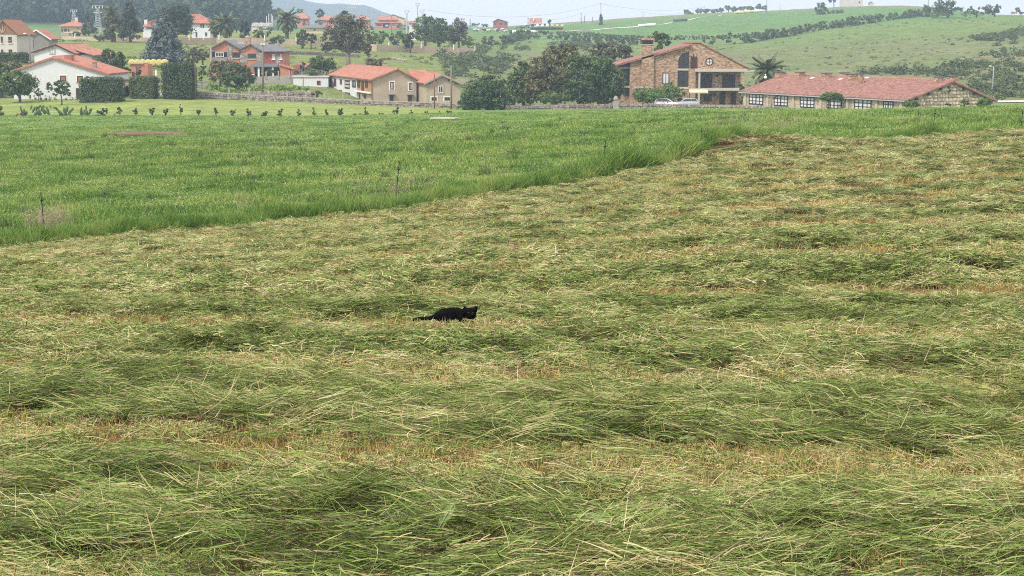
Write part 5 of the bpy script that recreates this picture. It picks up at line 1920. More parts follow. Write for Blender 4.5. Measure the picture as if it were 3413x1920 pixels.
o.location = ground_hit(1470, 399, 120, 245) + Vector((0, 0, .05))
tag(o, 'flat pale slab lying in the grass near the young row', 'slab')

# ------------------------------------------------------------------ village trees
tree('ivy_tree', 'ivy covered pollard tree with bushy head beside the cottage', 392, 322, [(362, 180, 22, 15), (395, 200, 20, 24), (340, 205, 20, 16), (385, 235, 24, 26), (410, 225, 10, 22)], 2600, .34, 'leaf_dark', .35, tm='bark_pale')
tree('small_tree', 'small dark tree on the grass below the yellow bales', 420, 325, [(421, 236, 14, 11)], 500, .3, 'leaf_dark', .12)
bush('cypress_shrub', 'narrow dark cypress against the salmon shed', 461, 236, 10, 17, 336, 420, .26, 'needle')
conifer('blue_cedar', 'tall blue grey cedar with drooping layered boughs', 553, 48, 378, 88, 'needle_blue', 9000, .6, 212, .45, .7)
conifer('pyramid_cypress', 'dark dense pyramid conifer beside the ivy clad palm', 440, 9, 462, 42, 'needle', 3600, .5, 124, .2, .6)
tree('round_pine', 'large dark rounded pine behind the blue cedar', 590, 482, [(585, 65, 52, 42), (612, 85, 38, 28), (565, 50, 30, 26), (600, 40, 30, 20)], 4200, .5, 'needle', .5)
palm('tall palm rising from ivy beside the pyramid conifer', 381, 46, 465, 37, 44, .4)
tree('ivy_mass', 'olive coloured ivy mass wrapping the tall palm trunk', 388, 463, [(382, 78, 28, 26), (365, 105, 18, 18), (405, 105, 18, 20)], 1900, .5, 'leaf_olive', .3, cat='ivy', limbs=False)
conifer('small_conifer', 'bushy dark conifer beside the white pylon', 302, 52, 560, 22, 'needle', 1000, .6, 108, .2, .6)
for x, y, rx, ry in ((285, 105, 16, 13), (310, 103, 17, 12), (256, 112, 14, 9)):
    bush('clipped_shrub', 'rounded shrub in front of the red roofed villa', x, y, rx, ry, 530, 360, .5, 'leaf_mid', 'shrubs by the villa')
bush('hedge_bush', 'low dark hedge under the pyramid conifer', 345, 124, 36, 9, 468, 500, .5, 'leaf_dark', cat='hedge')
palm('full round palm beside the white villa', 758, 80, 486, 45, 54, .45)
palm('smaller palm half hidden behind its bigger neighbour', 722, 88, 490, 33, 40, .4)
palm('large solitary palm behind the village wall', 960, 65, 476, 46, 58, .45)
palm('squat palm between the brick house and the long stone building', 2556, 240, 300, 70, 50, .5, skirt=True)
conifer('small_conifer', 'dark green conifer beside the pale roofed sheds', 820, 66, 484, 20, 'needle', 1200, .5, 126, .2, .55)
bush('laurel', 'broad green laurel bush next to the small conifer', 858, 112, 20, 15, 480, 620, .5, 'leaf_mid', extra=[(885, 114, 18, 12)])
bush('clipped_hedge', 'domed dark hedge in front of the village wall', 930, 134, 22, 16, 455, 700, .42, 'leaf_dark', cat='hedge', extra=[(902, 139, 17, 10)])
tree('topiary_tree', 'goblet shaped green tree by the village wall', 1012, 456, [(1010, 117, 19, 15)], 700, .42, 'leaf_mid', .2)
tree('topiary_tree', 'dark green goblet shrub on thin stems by the wall', 1008, 452, [(998, 140, 8, 10), (1014, 141, 8, 9)], 360, .4, 'leaf_dark', .15)
tree('purple_tree', 'small purple leaved tree by the village wall', 1039, 454, [(1041, 130, 13, 15)], 420, .42, 'leaf_purple', .15)
tree('walnut_tree', 'big grey brown walnut tree standing alone on the meadow', 1162, 398, [(1140, 90, 48, 36), (1175, 80, 45, 34), (1110, 135, 36, 34), (1160, 130, 50, 40), (1205, 135, 34, 40), (1150, 60, 26, 20), (1222, 165, 16, 20), (1090, 155, 18, 16)], 6400, .46, 'leaf_brown', .5, tm='bark_pale')
bush('conifer_bush', 'spreading blue green conifer bush on the meadow', 1075, 218, 48, 26, 352, 2200, .4, 'leaf_dark', extra=[(1060, 200, 24, 16), (1098, 212, 26, 20)])
bush('shrub', 'small rounded shrub below the conifer bush', 1040, 240, 28, 10, 349, 600, .36, 'leaf_mid')
bush('small_conifer', 'short dark cone beside the conifer bush', 1010, 222, 9, 13, 352, 300, .34, 'needle')
bush('shrub', 'grey green bush above the farmhouse roof', 1243, 213, 34, 22, 372, 1300, .4, 'leaf_brown')
bush('rose_bush', 'grey bushy shrub in front of the carport', 1055, 314, 18, 10, 309, 420, .28, 'leaf_brown')
tree('plum_tree', 'bushy dark round tree beside the orange house', 790, 328, [(785, 245, 48, 34), (770, 265, 34, 26), (812, 262, 32, 26), (790, 225, 30, 16)], 3400, .36, 'leaf_dark', .3)
tree('bramble_tree', 'olive shrub mass left of the orange house', 735, 336, [(728, 225, 26, 20), (745, 215, 20, 14)], 1000, .36, 'leaf_olive', .2)
bush('round_topiary', 'pale clipped round bush below the banana plant', 712, 251, 24, 20, 322, 900, .3, 'leaf_olive')
bush('shrub', 'dark shrub beside the pale round bush', 672, 247, 14, 18, 326, 420, .32, 'leaf_dark')
bush('vine_post_bush', 'reddish brown creeper hanging beside the tall hedge block', 645, 262, 5, 45, 301, 320, .3, 'leaf_purple', cat='creeper')
tree('bare_tree', 'brownish thin tree behind the tall hedge block', 640, 345, [(640, 188, 26, 26), (655, 170, 18, 14)], 800, .34, 'leaf_brown', .2)
tree('small_tree', 'bushy green tree left of the orange house gable', 678, 372, [(672, 182, 24, 16)], 700, .38, 'leaf_mid', .2)
bush('porch_shrub', 'yellow flowering shrub at the orange house porch', 903, 240, 15, 10, 351, 320, .3, 'leaf_mid')
bush('box_shrub', 'clipped yellow green box shrub beside the garden shed', 988, 242, 13, 8, 354, 300, .3, 'leaf_olive')
c = gpx(680, 336)
root = thing('banana_plant', 'bright green banana plant beside the utility pole', 'banana plant', Vector((c.x, 336, unproj(680, 240, 336).z)))
for k in range(9):
    a = k * 2.4
    pts = [Vector((0, 0, .3)) + Vector((math.cos(a), math.sin(a), 0)) * (s_ * 1.1) + Vector((0, 0, 1.9 * s_ - 1.0 * s_ * s_)) for s_ in np.linspace(0, 1.35, 7)]
    wv = [.05, .22, .3, .3, .26, .17, .03]
    sd = Vector((-math.sin(a), math.cos(a), 0))
    vs = [q for p_, w_ in zip(pts, wv) for q in (p_ - sd * w_, p_ + Vector((0, 0, .06)), p_ + sd * w_)]
    fs = [f for i in range(6) for f in ((3 * i, 3 * i + 1, 3 * i + 4, 3 * i + 3), (3 * i + 1, 3 * i + 2, 3 * i + 5, 3 * i + 4))]
    mb = MB()
    mb.add(vs, fs)
    mb.build('leaf', 'banana_leaf', root, True)
mb = MB()
mb.tube([(0, 0, -.5), (0, 0, .5)], [.2, .12], 8)
mb.build('stem', 'bark_pale', root)
bush('grass_bank', 'tall yellow green grass on the bank by the utility pole', 900, 292, 60, 8, 322, 1400, .3, 'long_grass', cat='grass', extra=[(960, 292, 50, 7), (850, 296, 24, 10), (1010, 296, 24, 6)])
bush('grass_bank', 'grassy strip under the dark round tree', 760, 300, 60, 8, 318, 800, .3, 'long_grass', cat='grass', extra=[(700, 290, 30, 10)])

# trees of the middle group
tree('holm_oak', 'dark round holm oak over the brown rubble wall', 1640, 290, [(1610, 300, 52, 42), (1650, 310, 44, 44), (1580, 330, 42, 32), (1640, 275, 40, 24), (1560, 348, 36, 20), (1672, 335, 26, 28), (1620, 345, 50, 18), (1600, 320, 60, 34)], 8200, .36, 'leaf_dark', .35)
tree('wood_tree', 'olive brown half bare tree beside the dark oak', 1850, 306, [(1850, 190, 46, 40), (1890, 180, 36, 32), (1800, 230, 40, 40), (1860, 240, 52, 42), (1780, 280, 36, 42), (1840, 290, 50, 38), (1850, 325, 56, 18), (1800, 320, 40, 22), (1880, 290, 40, 40)], 9000, .38, 'leaf_olive', .35, tm='bark_pale')
tree('wood_tree', 'leafy green tree filling the gap beside the holm oak', 1745, 310, [(1740, 240, 28, 34), (1720, 280, 32, 38), (1760, 270, 28, 30), (1715, 320, 34, 26), (1770, 310, 38, 26), (1740, 335, 44, 16)], 5600, .38, 'leaf_mid', .3)
tree('wood_tree', 'small yellow green tree at the rubble wall', 1850, 299, [(1835, 325, 34, 16), (1880, 318, 22, 14)], 1200, .32, 'leaf_bright', .15)
tree('great_oak', 'great dark oak beside the brick house', 2000, 301, [(1985, 240, 62, 44), (1945, 270, 54, 44), (2030, 270, 46, 46), (1975, 300, 66, 30), (2050, 290, 28, 40), (1930, 215, 40, 32), (2000, 215, 48, 28), (1940, 325, 50, 16), (2010, 328, 50, 14), (1910, 300, 34, 30), (2060, 320, 22, 20)], 12500, .38, 'leaf_dark', .5)
tree('wood_tree', 'brown leaved tree behind the great oak', 2050, 345, [(2040, 165, 50, 20), (1990, 165, 34, 18), (2085, 175, 24, 20), (2010, 185, 40, 18)], 2600, .42, 'leaf_brown', .35)
tree('walnut_tree', 'feathery tree behind the slotted brick chimney', 2200, 338, [(2195, 150, 22, 22), (2188, 118, 14, 14), (2208, 120, 16, 10), (2220, 140, 14, 14)], 1100, .42, 'leaf_mid', .25)
bush('pittosporum', 'broad yellow green bush in front of the brick house', 2185, 318, 76, 24, 303, 5000, .32, 'leaf_bright', extra=[(2235, 298, 36, 20), (2140, 310, 36, 20), (2265, 315, 20, 22)])
tree('umbrella_tree', 'clipped umbrella shaped tree in front of the long stone building', 2762, 252, [(2770, 322, 34, 11), (2755, 318, 22, 8), (2788, 324, 20, 9)], 1500, .26, 'leaf_bright', .14)
tree('pruned_tree', 'bare pruned tree with knobbly arms at the stone building', 2571, 262, [(2552, 322, 3, 3), (2585, 322, 4, 3)], 60, .2, 'leaf_olive', .14, tm='bark_pale')
bush('round_shrub', 'low round shrub at the stone gable corner', 3040, 346, 26, 13, 233, 800, .26, 'leaf_bright')
bush('round_shrub', 'dark loose shrub against the stone gable', 3216, 346, 16, 14, 232, 500, .26, 'leaf_mid')
bush('round_shrub', 'bright clipped shrub under the gable roof end', 3280, 343, 27, 15, 232, 900, .26, 'leaf_bright')
bush('climbing_rose', 'dark climber on the corner pillar of the brick house', 2472, 320, 12, 26, 297, 600, .28, 'leaf_dark', cat='climber', extra=[(2468, 288, 14, 10)])

# hillside scrub, hedgerows, far wood
crown_protos = []
for s_ in range(4):
    V, at = leaf_quads([(0, 0, .45), (.35, 0, .35), (-.3, .1, .4)], [(.5, .5, .5), (.4, .4, .4), (.4, .4, .42)], 260, .17, 0, 22)
    crown_protos.append(np_mesh('bush', V, 4, at, 'scrub'))
tus_protos = []
for s_ in range(4):
    V, at = leaf_quads([(0, 0, .45), (.35, 0, .35), (-.3, .1, .4)], [(.5, .5, .5), (.4, .4, .4), (.4, .4, .42)], 200, .17, 0, 22)
    tus_protos.append(np_mesh('tussock', V, 4, at, 'tussock'))
forest_protos = []
for s_ in range(4):
    V, at = leaf_quads([(0, 0, .6), (.22, 0, .45), (-.2, .1, .5), (0, 0, .85)], [(.36, .36, .42), (.3, .3, .35), (.3, .3, .35), (.2, .2, .25)], 230, .17, 0, 22)
    forest_protos.append(np_mesh('crown', V, 4, at, 'wood_leaf'))


def scatter_on(name, X, Y, size, protos, label, cat, zs=1.0):
    n_ = len(X)
    S = size * rng.uniform(.6, 1.4, n_)
    scatter(name, np.stack([X, Y, ground(X, Y) - .1 * S], -1), np.stack([X * 0, X * 0, rng.uniform(0, 6.28, n_)], -1), np.stack([S, S, S * zs * rng.uniform(.8, 1.2, n_)], -1),
            rng.integers(0, len(protos), n_), protos, label, cat)


def hits(lst):
    return np.array([tuple(ground_hit(a, b, 300, 1380)[:2]) for a, b in lst])


P = []
for cx, cy, sx, sy, nn in ((1545, 215, 40, 14, 30), (1530, 250, 30, 16, 34), (1590, 190, 40, 8, 16), (1640, 215, 30, 8, 22), (1600, 165, 50, 8, 26), (1690, 205, 18, 4, 8), (1660, 240, 22, 8, 14), (1740, 165, 16, 3, 6),
                          (3330, 130, 60, 8, 40), (3380, 112, 26, 5, 18), (3260, 132, 24, 3, 14), (3230, 222, 50, 6, 20), (3320, 215, 40, 6, 14), (3360, 250, 50, 16, 20), (3280, 285, 50, 14, 22), (3380, 300, 30, 18, 24), (3330, 318, 30, 10, 20),
                          (3080, 245, 40, 4, 20), (2980, 245, 30, 3, 14), (3180, 250, 40, 6, 24), (2900, 245, 40, 3, 10), (1480, 180, 20, 10, 16), (1950, 160, 40, 6, 20), (1890, 150, 60, 8, 24), (3360, 190, 40, 20, 24)):
    P += list(zip(rng.normal(cx, sx, nn), rng.normal(cy, sy, nn)))
h_ = hits(P)
scatter_on('hillside_scrub', h_[:, 0], h_[:, 1], 2.0, crown_protos, 'dark gorse and bramble scrub on the hillside', 'scrub', .75)
# small tussocks so the pasture is not a flat sheet
nn = 2600
px_, dd_ = rng.uniform(1450, 3600, nn), rng.uniform(310, 720, nn)
X = (px_ - CXP) / FPX * dd_
k = rng.random(nn) < sstep(.42, .65, fbm(X / 22, dd_ / 22, 141)) * np.where(dd_ > 560, .45, 1)
scatter_on('tussocks', X[k], dd_[k], .9, tus_protos, 'low rough tussocks dotting the hillside pasture', 'tussocks', .5)
nn = 1300
px_, dd_ = rng.uniform(-200, 1480, nn), rng.uniform(320, 520, nn)
X = (px_ - CXP) / FPX * dd_
k = (fbm(X / 16, dd_ / 16, 151) > .56)
scatter_on('village_scrub', X[k], dd_[k], 1.0, tus_protos, 'low weeds and brambles on the village terraces', 'weeds', .6)


def hedgerow(name, label, line, hgt, wid, dens, cat='hedgerow', lm='scrub'):
    """an overgrown field hedge along a line of photo points on the ground"""
    W = [ground_hit(a, b, 300, 1390) for a, b in line]
    base = W[0]
    C_, R_ = [], []
    for a, b in zip(W[:-1], W[1:]):
        ln = (b - a).length
        for s_ in np.arange(0, ln, wid * .8):
            q = a.lerp(b, s_ / ln)
            h = hgt * (.7 + .6 * float(fbm(np.array([q.x / 9]), np.array([q.y / 9]), 77)[0]))
            C_.append((q.x - base.x, q.y - base.y, gz(q.x, q.y) - base.z + h * .45))
            R_.append((wid * .7, wid * .7, h * .55))
    V, at = leaf_quads(C_, R_, int(dens * len(C_)), .75, 0, len(C_) * 4)
    o = pts_obj(name, np_mesh(name, V, 4, at, lm))
    o.location = base
    return tag(o, label, cat)


hedgerow('hedgerow', 'long dark hedgerow climbing the pasture to the hilltop trees', [(2360, 152), (2470, 146), (2560, 130), (2650, 116), (2740, 98), (2830, 88), (2920, 72), (3010, 62), (3080, 56), (3160, 53)], 3.2, 3.4, 200)
hedgerow('hedgerow', 'dark hedgerow running behind the valley trees', [(1600, 148), (1680, 150), (1760, 128), (1850, 130), (1930, 140), (2020, 146), (2130, 152)], 3.2, 3.4, 200)
hedgerow('hedgerow', 'thin hedge line between the bright upper fields', [(1880, 113), (1960, 119), (2040, 129), (2130, 134), (2260, 134), (2400, 130), (2540, 117)], 1.5, 1.5, 60)
for x, y, rx, ry in ((2665, 97, 13, 9), (2795, 78, 34, 8), (2720, 88, 10, 5)):
    q = ground_hit(x, y + ry, 400, 1390)
    bush('hawthorn', 'rounded bush standing up out of the long hedgerow', x, y, rx, ry, q.y, 420, .8, 'scrub', 'bushes in the hedgerow')

# the wood on the hill to the left
nn = 5200
px_, dd_ = rng.uniform(-500, 980, nn), rng.uniform(790, 1400, nn)
X = (px_ - CXP) / FPX * dd_
k = rng.random(nn) < sstep(930, 700, px_ + (dd_ - 1000) * .15) * (1 - .55 * sstep(860, 790, dd_))
k &= ~((px_ < 330) & (dd_ < 850))
scatter_on('hill_wood', X[k], dd_[k], 11.0, forest_protos, 'dense wood covering the hazy hill behind the village', 'wood', 1.15)
# ------------------------------------------------------------------ far houses
H = House('villa', 'cream villa with red hipped roof behind rounded shrubs', 'house', 200, 116, 575)
hip_house(H, 193, 280, 87, 70, 10, 'cream_wall', 'tile_bright', .9, .12)
for x0, y0, x1, y1 in ((205, 97, 210, 108), (214, 96, 223, 105), (227, 97, 231, 106), (258, 93, 263, 97)):
    H.window(x0, y0, x1, y1, None, 'wood_dark', 'glass', 1, 1, .15)
chimney(H, 4.2, 5, H.hit(236, 74).z, .8, 1.6, 'cream_wall')
mb = MB()
mb.span((H.hit(212, 110).x, -3, -2), (H.hit(236, 110).x, -.01, H.hit(220, 110).z))
H.build(mb, 'terrace', 'concrete')

H = House('white_villa', 'rambling white villa with orange roof behind the round pine', 'house', 475, 124, 530)
a, b = H.hit(476, 97), H.hit(545, 97)
mb = MB()
mb.span((a.x, 0, -2), (b.x, 9, a.z))
mb.span((H.hit(505, 90).x, 1, a.z), (H.hit(545, 90).x, 9, H.hit(520, 72).z))
H.build(mb, 'wall', 'white_wall')
mb = MB()
z0, z1 = H.hit(490, 88).z, H.hit(490, 83).z
slab(mb, (H.hit(476, 90).x, -.6, z0), (H.hit(512, 90).x, -.6, z0), (H.hit(476, 90).x, 4, z1 + .8), (H.hit(512, 90).x, 4, z1 + .8), .3)
slab(mb, (H.hit(496, 72).x, -.6, H.hit(496, 72).z), (H.hit(496, 72).x, 9, H.hit(496, 72).z), (H.hit(540, 63).x, -.6, H.hit(540, 60).z), (H.hit(540, 60).x, 9, H.hit(540, 60).z), .3)
H.build(mb, 'roof', 'tile')
q = H.hit(482, 88)
chimney(H, q.x, 2, q.z, .9, 2.0, 'white_wall', 'tile')
a, b = H.hit(640, 78), H.hit(702, 78)
mb = MB()
mb.span((a.x, -1, -2), (b.x, 8, a.z))
H.build(mb, 'wall', 'white_wall')
mb = MB()
zt = H.hit(650, 47, H.at(3.5)).z
slab(mb, (a.x - .7, -1.7, a.z), (b.x + .7, -1.7, a.z), (a.x - .7, 3.5, zt), (b.x - 3.6, 3.5, zt), .2, .35)
slab(mb, (b.x + .7, -1.7, a.z), (b.x + .7, 8.5, a.z), (b.x - 3.6, 3.5, zt), (b.x - 3.6, 3.6, zt), .2)
H.build(mb, 'roof', 'tile_bright')
for x0, y0, x1, y1 in ((668, 80, 672, 92), (675, 80, 680, 93), (652, 106, 657, 124), (684, 108, 690, 120)):
    H.window(x0, y0, x1, y1, H.at(-1), 'wood_dark', 'glass', 1, 1, .15)

H = House('slate_bungalow', 'low orange bungalow with grey hipped roof beside the walnut tree', 'house', 1015, 112, 640)
hip_house(H, 1010, 1085, 92, 79, 10, 'cream_wall', 'slate', .8, .1)
H.window(1021, 97, 1032, 101, None, 'white_trim', 'shutter', 1, 1, .12)
H.window(1046, 96, 1052, 102, None, 'wood_dark', 'glass', 1, 1, .12)
H = House('factory_shed', 'pale long sheds with curved roofs below the hazy hill', 'shed', 838, 102, 720)
a, b = H.hit(838, 88), H.hit(900, 90)
mb = MB()
mb.span((a.x, 0, -3), (b.x, 10, a.z))
H.build(mb, 'wall', 'white_old')
for i in range(3):
    x0, x1 = a.x + (b.x - a.x) * i / 3, a.x + (b.x - a.x) * (i + 1) / 3 - .1
    mb = MB()
    pr = [((x0 + x1) / 2 - math.cos(t_) * (x1 - x0) / 2, -.3, a.z + math.sin(t_) * 1.5 + .01) for t_ in np.linspace(0, math.pi, 9)]
    mb.prism(pr, (0, 10.5, 0))
    H.build(mb, 'roof', 'pale_roof')
for nm, lab, x0, x1, ye, yt, yb, wm, fx in (('far_house', 'pink house with two arched dormers below the blue ridge', 980, 1030, 62, 43, 72, 'pink_wall', 0), ('far_house', 'long terracotta house beside the dark round tree', 1052, 1125, 66, 51, 76, 'pink_wall', 0),
                                        ('far_house', 'salmon house with tiled roof beside the walnut crown', 1180, 1236, 66, 53, 84, 'orange_wall', 0)):
    H = House(nm, lab, 'house', x0, yb, 900)
    hip_house(H, x0, x1, ye, yt, 9, wm, 'tile_bright', .8, .45, base=-4)
    for i in range(3):
        xx = x0 + (x1 - x0) * (i + .6) / 3.4
        H.window(xx, ye + 1.5, xx + 5, ye + 5.5, None, 'wood_dark', 'glass', 1, 1, .15)
H = House('far_house', 'broad pink farmhouse with stepped tiled roofs on the skyline', 'house', 1248, 98, 860)
hip_house(H, 1245, 1335, 76, 71, 8, 'pink_wall', 'tile_bright', .8, .85, base=-3)
a, b = H.hit(1262, 66, H.at(2)), H.hit(1318, 66, H.at(2))
mb = MB()
mb.span((a.x, 2, 1), (b.x, 8, a.z))
H.build(mb, 'wall', 'pink_wall')
mb = MB()
zt = H.hit(1290, 54, H.at(5)).z
slab(mb, (a.x - .6, 1.2, a.z), (b.x + .6, 1.2, a.z), (a.x - .2, 5, zt), (b.x + .2, 5, zt), .2)
H.build(mb, 'roof', 'tile_bright')
mb = MB()
p0, p1, p2 = H.hit(1290, 60, H.at(6)), H.hit(1309, 49, H.at(6)), H.hit(1348, 62, H.at(6))
mb.prism([(p0.x, 6, 0), (p2.x, 6, 0), (p2.x, 6, p2.z), (p1.x, 6, p1.z), (p0.x, 6, p0.z)], (0, 9, 0))
H.build(mb, 'rear_wing', 'cream_wall')
mb = MB()
for q in (p0, p2):
    slab(mb, (q.x, 5.6, q.z + .1), (q.x, 15.4, q.z + .1), (p1.x, 5.6, p1.z + .2), (p1.x, 15.4, p1.z + .2), .2)
H.build(mb, 'rear_roof', 'tile')
for x0, y0, x1, y1, m_ in ((1256, 82, 1270, 86, 'glass'), (1276, 78, 1296, 92, 'inside_shade'), (1284, 82, 1294, 88, 'curtain'), (1318, 81, 1325, 84, 'curtain')):
    H.panel('window', x0, y0, x1, y1, m_, None, .05 if m_ != 'curtain' else .1, .1)
H = House('white_tower_house', 'narrow bright white house beside the leafy tree group', 'house', 1365, 112, 560)
a, b = H.hit(1364, 76), H.hit(1386, 76)
mb = MB()
mb.span((a.x, 0, -2), (b.x, 7, a.z))
H.build(mb, 'wall', 'white_wall')
mb = MB()
slab(mb, (a.x - .3, -.4, a.z), (b.x + .3, -.4, a.z), (a.x - .3, 7.4, a.z + .7), (b.x + .3, 7.4, a.z + .7), .15)
H.build(mb, 'roof', 'tile')
H = House('far_house', 'small red farmhouse alone on the skyline by the cows', 'house', 1644, 92, 1010)
g = gable_house(H, (1641, 72), (1660, 62), (1695, 73), 9, 'red_wall', 'tile', .5, .2, 0, .5, base=-4)
for x0, x1 in ((1646, 1654), (1664, 1673), (1682, 1690)):
    H.panel('window', x0, 76, x1, 82, 'glass', None, .06, .1)
H = House('steep_roof_house', 'white house with steep red roof among skyline hedges', 'house', 1766, 92, 960)
g_ = [H.hit(*q) for q in ((1765, 79), (1798, 79), (1770, 60), (1801, 60), (1806, 76))]
mb = MB()
x0, x1 = g_[0].x + .5, H.hit(1804, 80).x
mb.prism([(x0, 0, -4), (x1, 0, -4), (x1, 0, g_[0].z + .4), (x0, 0, g_[0].z + .4)], (0, 7, 0))
mb.prism([(x1, 0, g_[0].z), (x1, 7, g_[0].z), (x1, 3.5, g_[2].z - .2)], (-(x1 - x0), 0, 0))
H.build(mb, 'wall', 'white_wall')
mb = MB()
for ys in (-.5, 7.5):
    slab(mb, (x0 - .5, ys, g_[0].z - .3), (x1 + .5, ys, g_[0].z - .3), (x0 - .5, 3.5, g_[2].z), (x1 + .5, 3.5, g_[2].z), .2)
H.build(mb, 'roof', 'tile_old')
mb = MB()
mb.span((H.hit(1776, 70).x, .2, H.hit(1776, 72).z), (H.hit(1781, 70).x, 2.2, H.hit(1776, 61).z))
H.build(mb, 'dormer', 'white_wall')
H.panel('door', 1771, 79, 1780, 88, 'inside_shade', None, .06, .1)
H = House('ruin', 'pale ruined stone building on the hilltop', 'ruin', 2806, 14, 1150)
mb = MB()
for x0, x1, yt in ((2806, 2826, -8), (2826, 2850, -3), (2850, 2876, -6)):
    mb.span((H.hit(x0, 10).x, 0, -5), (H.hit(x1, 10).x, 8, H.hit(x0, yt).z))
H.build(mb, 'wall', 'white_old')
H.panel('window', 2862, 5, 2867, 11, 'inside_shade', None, .05, .1)
H = House('far_hut', 'tiny gabled hut on the hilltop beside the ruin', 'hut', 2899, 15, 1160)
gable_house(H, (2897, 12), (2904, 5), (2912, 12), 5, 'white_old', 'slate', .3, .15, 0, base=-4)

# far single trees
def fartree(name, label, cx, cy, rx, ry, d, lm='leaf_mid', n=420, leaf=.9, trunk=.25, group=None, more=()):
    return tree(name, label, cx, d, [(cx, cy, rx, ry)] + list(more), n, leaf, lm, trunk, group, limbs=True)


fartree('far_tree', 'blue hazed rounded trees on the spur beside the palms', 775, 30, 26, 22, 850, 'leaf_mid', 700, 1.1, .4, None, [(800, 28, 24, 20), (790, 50, 40, 16), (822, 48, 16, 16)])
fartree('far_tree', 'hazy tree group on the edge of the wooded hill', 700, 30, 26, 22, 860, 'leaf_mid', 800, 1.1, .4, None, [(670, 30, 26, 26), (722, 45, 20, 16), (690, 55, 40, 16)])
fartree('far_tree', 'dark oval tree next to the terracotta house', 1066, 44, 13, 12, 880, 'needle', 320, 1.0)
fartree('far_tree', 'small hazy tree behind the arched dormers', 998, 36, 10, 8, 960, 'leaf_mid', 160, 1.0)
bush('far_hedge', 'blue grey thicket below the pink houses', 1025, 76, 36, 9, 800, 420, 1.0, 'leaf_mid', cat='thicket', extra=[(1060, 80, 26, 8), (960, 80, 30, 8)])
bush('far_hedge', 'hazy hedge under the factory sheds', 880, 95, 30, 6, 690, 240, .8, 'leaf_mid', cat='hedge')
bush('far_hedge', 'dark hedge in front of the broad pink farmhouse', 1345, 90, 26, 7, 845, 260, .9, 'leaf_mid', cat='hedge', extra=[(1230, 92, 26, 6)])
tree('ash_tree', 'leafy tree with upright twigs beside the white tower house', 1418, 520, [(1415, 85, 36, 28), (1425, 62, 18, 16), (1410, 115, 34, 24), (1440, 100, 28, 26)], 2600, .5, 'leaf_mid', .35)
tree('ash_tree', 'dark dense tree in the middle of the village tree group', 1462, 512, [(1460, 90, 36, 28), (1475, 110, 34, 28), (1450, 125, 36, 24)], 2800, .5, 'leaf_dark', .4)
tree('ash_tree', 'rounded tree with pale trunk at the end of the village wall', 1530, 515, [(1528, 85, 26, 24), (1535, 105, 26, 26), (1515, 120, 26, 22)], 2000, .5, 'leaf_brown', .35, tm='bark_pale')
bush('shrub', 'light green bush over the end of the village wall', 1560, 138, 24, 20, 512, 700, .45, 'leaf_mid')
for x, y, rx, ry, lm, lb in ((1240, 128, 20, 20, 'leaf_mid', 'pale leafy shrub over the village wall beside the walnut'), (1272, 124, 22, 18, 'leaf_bright', 'bright shrub row over the village wall'), (1322, 126, 22, 22, 'leaf_dark', 'tall dark shrub behind the wall posts'),
                           (1355, 132, 14, 16, 'leaf_bright', 'small bright shrub beside the purple tree'), (1365, 146, 12, 14, 'needle', 'dark clipped cone leaning over the village wall')):
    bush('shrub', lb, x, y, rx * 1.15, ry * 1.1, 488, 800, .45, lm)
tree('purple_tree', 'purple plum tree beside the white tower house', 1369, 484, [(1369, 119, 12, 13)], 360, .4, 'leaf_purple', .15)
bush('skyline_hedge', 'long clipped hedge on the skyline by the steep roofed house', 1740, 90, 30, 6, 945, 320, .9, 'leaf_mid', cat='hedge', extra=[(1825, 86, 24, 6), (1770, 88, 20, 6)])
fartree('far_tree', 'tiny round tree standing on the skyline hedge', 1832, 73, 5, 6, 960, 'needle', 120, .9)
bush('skyline_hedge', 'low trees on the horizon behind the cows', 1590, 82, 20, 5, 980, 200, 1.0, 'leaf_mid', cat='trees', extra=[(1620, 84, 14, 4)])
for i, (x, y, rx, ry) in enumerate(((2290, 44, 16, 8), (2330, 36, 10, 6), (2352, 36, 8, 6), (2378, 36, 16, 5), (2400, 33, 10, 5), (2424, 28, 8, 9), (2446, 30, 10, 6), (2472, 28, 14, 5), (2500, 27, 14, 5), (2527, 22, 7, 7), (2545, 26, 12, 5))):
    fartree('hilltop_tree', 'small hazy tree in the row along the hilltop', x, y, rx, ry, 1215, 'leaf_mid', 120, 1.6, .3, 'tree row on the hilltop')
q = ground_hit(2740, 48, 600, 1390)
fartree('round_tree', 'lone rounded dark tree standing on the bright hill field', 2735, 30, 20, 17, q.y, 'leaf_mid', 620, 1.1, .4, None, [(2748, 40, 18, 8)])
bush('scrub_patch', 'scrubby bushes beside the lone tree on the hill field', 2795, 40, 22, 6, q.y, 260, 1.0, 'leaf_mid', cat='scrub')
fartree('umbrella_pine', 'umbrella pine on the hilltop beside the ruin', 2772, 0, 14, 7, 1140, 'needle', 200, 1.2)
fartree('hilltop_oak', 'broad hazy oak group where the hedgerow meets the skyline', 3150, 18, 36, 22, 745, 'leaf_mid', 1100, .9, .5, None, [(3110, 30, 36, 14), (3170, 35, 36, 12), (3080, 30, 20, 14), (3160, 5, 22, 12)])
fartree('hilltop_oak', 'smaller skyline oak beside the white wrapped bale', 3245, 32, 20, 13, 738, 'leaf_mid', 380, .8, .3, None, [(3232, 40, 18, 8)])
fartree('hilltop_oak', 'flat topped dark skyline oak near the dark cow', 3305, 25, 30, 12, 736, 'leaf_brown', 620, .8, .3, None, [(3300, 38, 34, 9), (3328, 32, 14, 12)])
fartree('far_tree', 'faint distant pine beside the dark cow on the skyline', 3392, 32, 7, 8, 900, 'leaf_mid', 120, 1.0)
bush('skyline_hedge', 'brown green brush under the skyline oaks', 3220, 46, 40, 6, 734, 420, .7, 'scrub', cat='brush', extra=[(3290, 46, 30, 6), (3120, 48, 40, 7)])
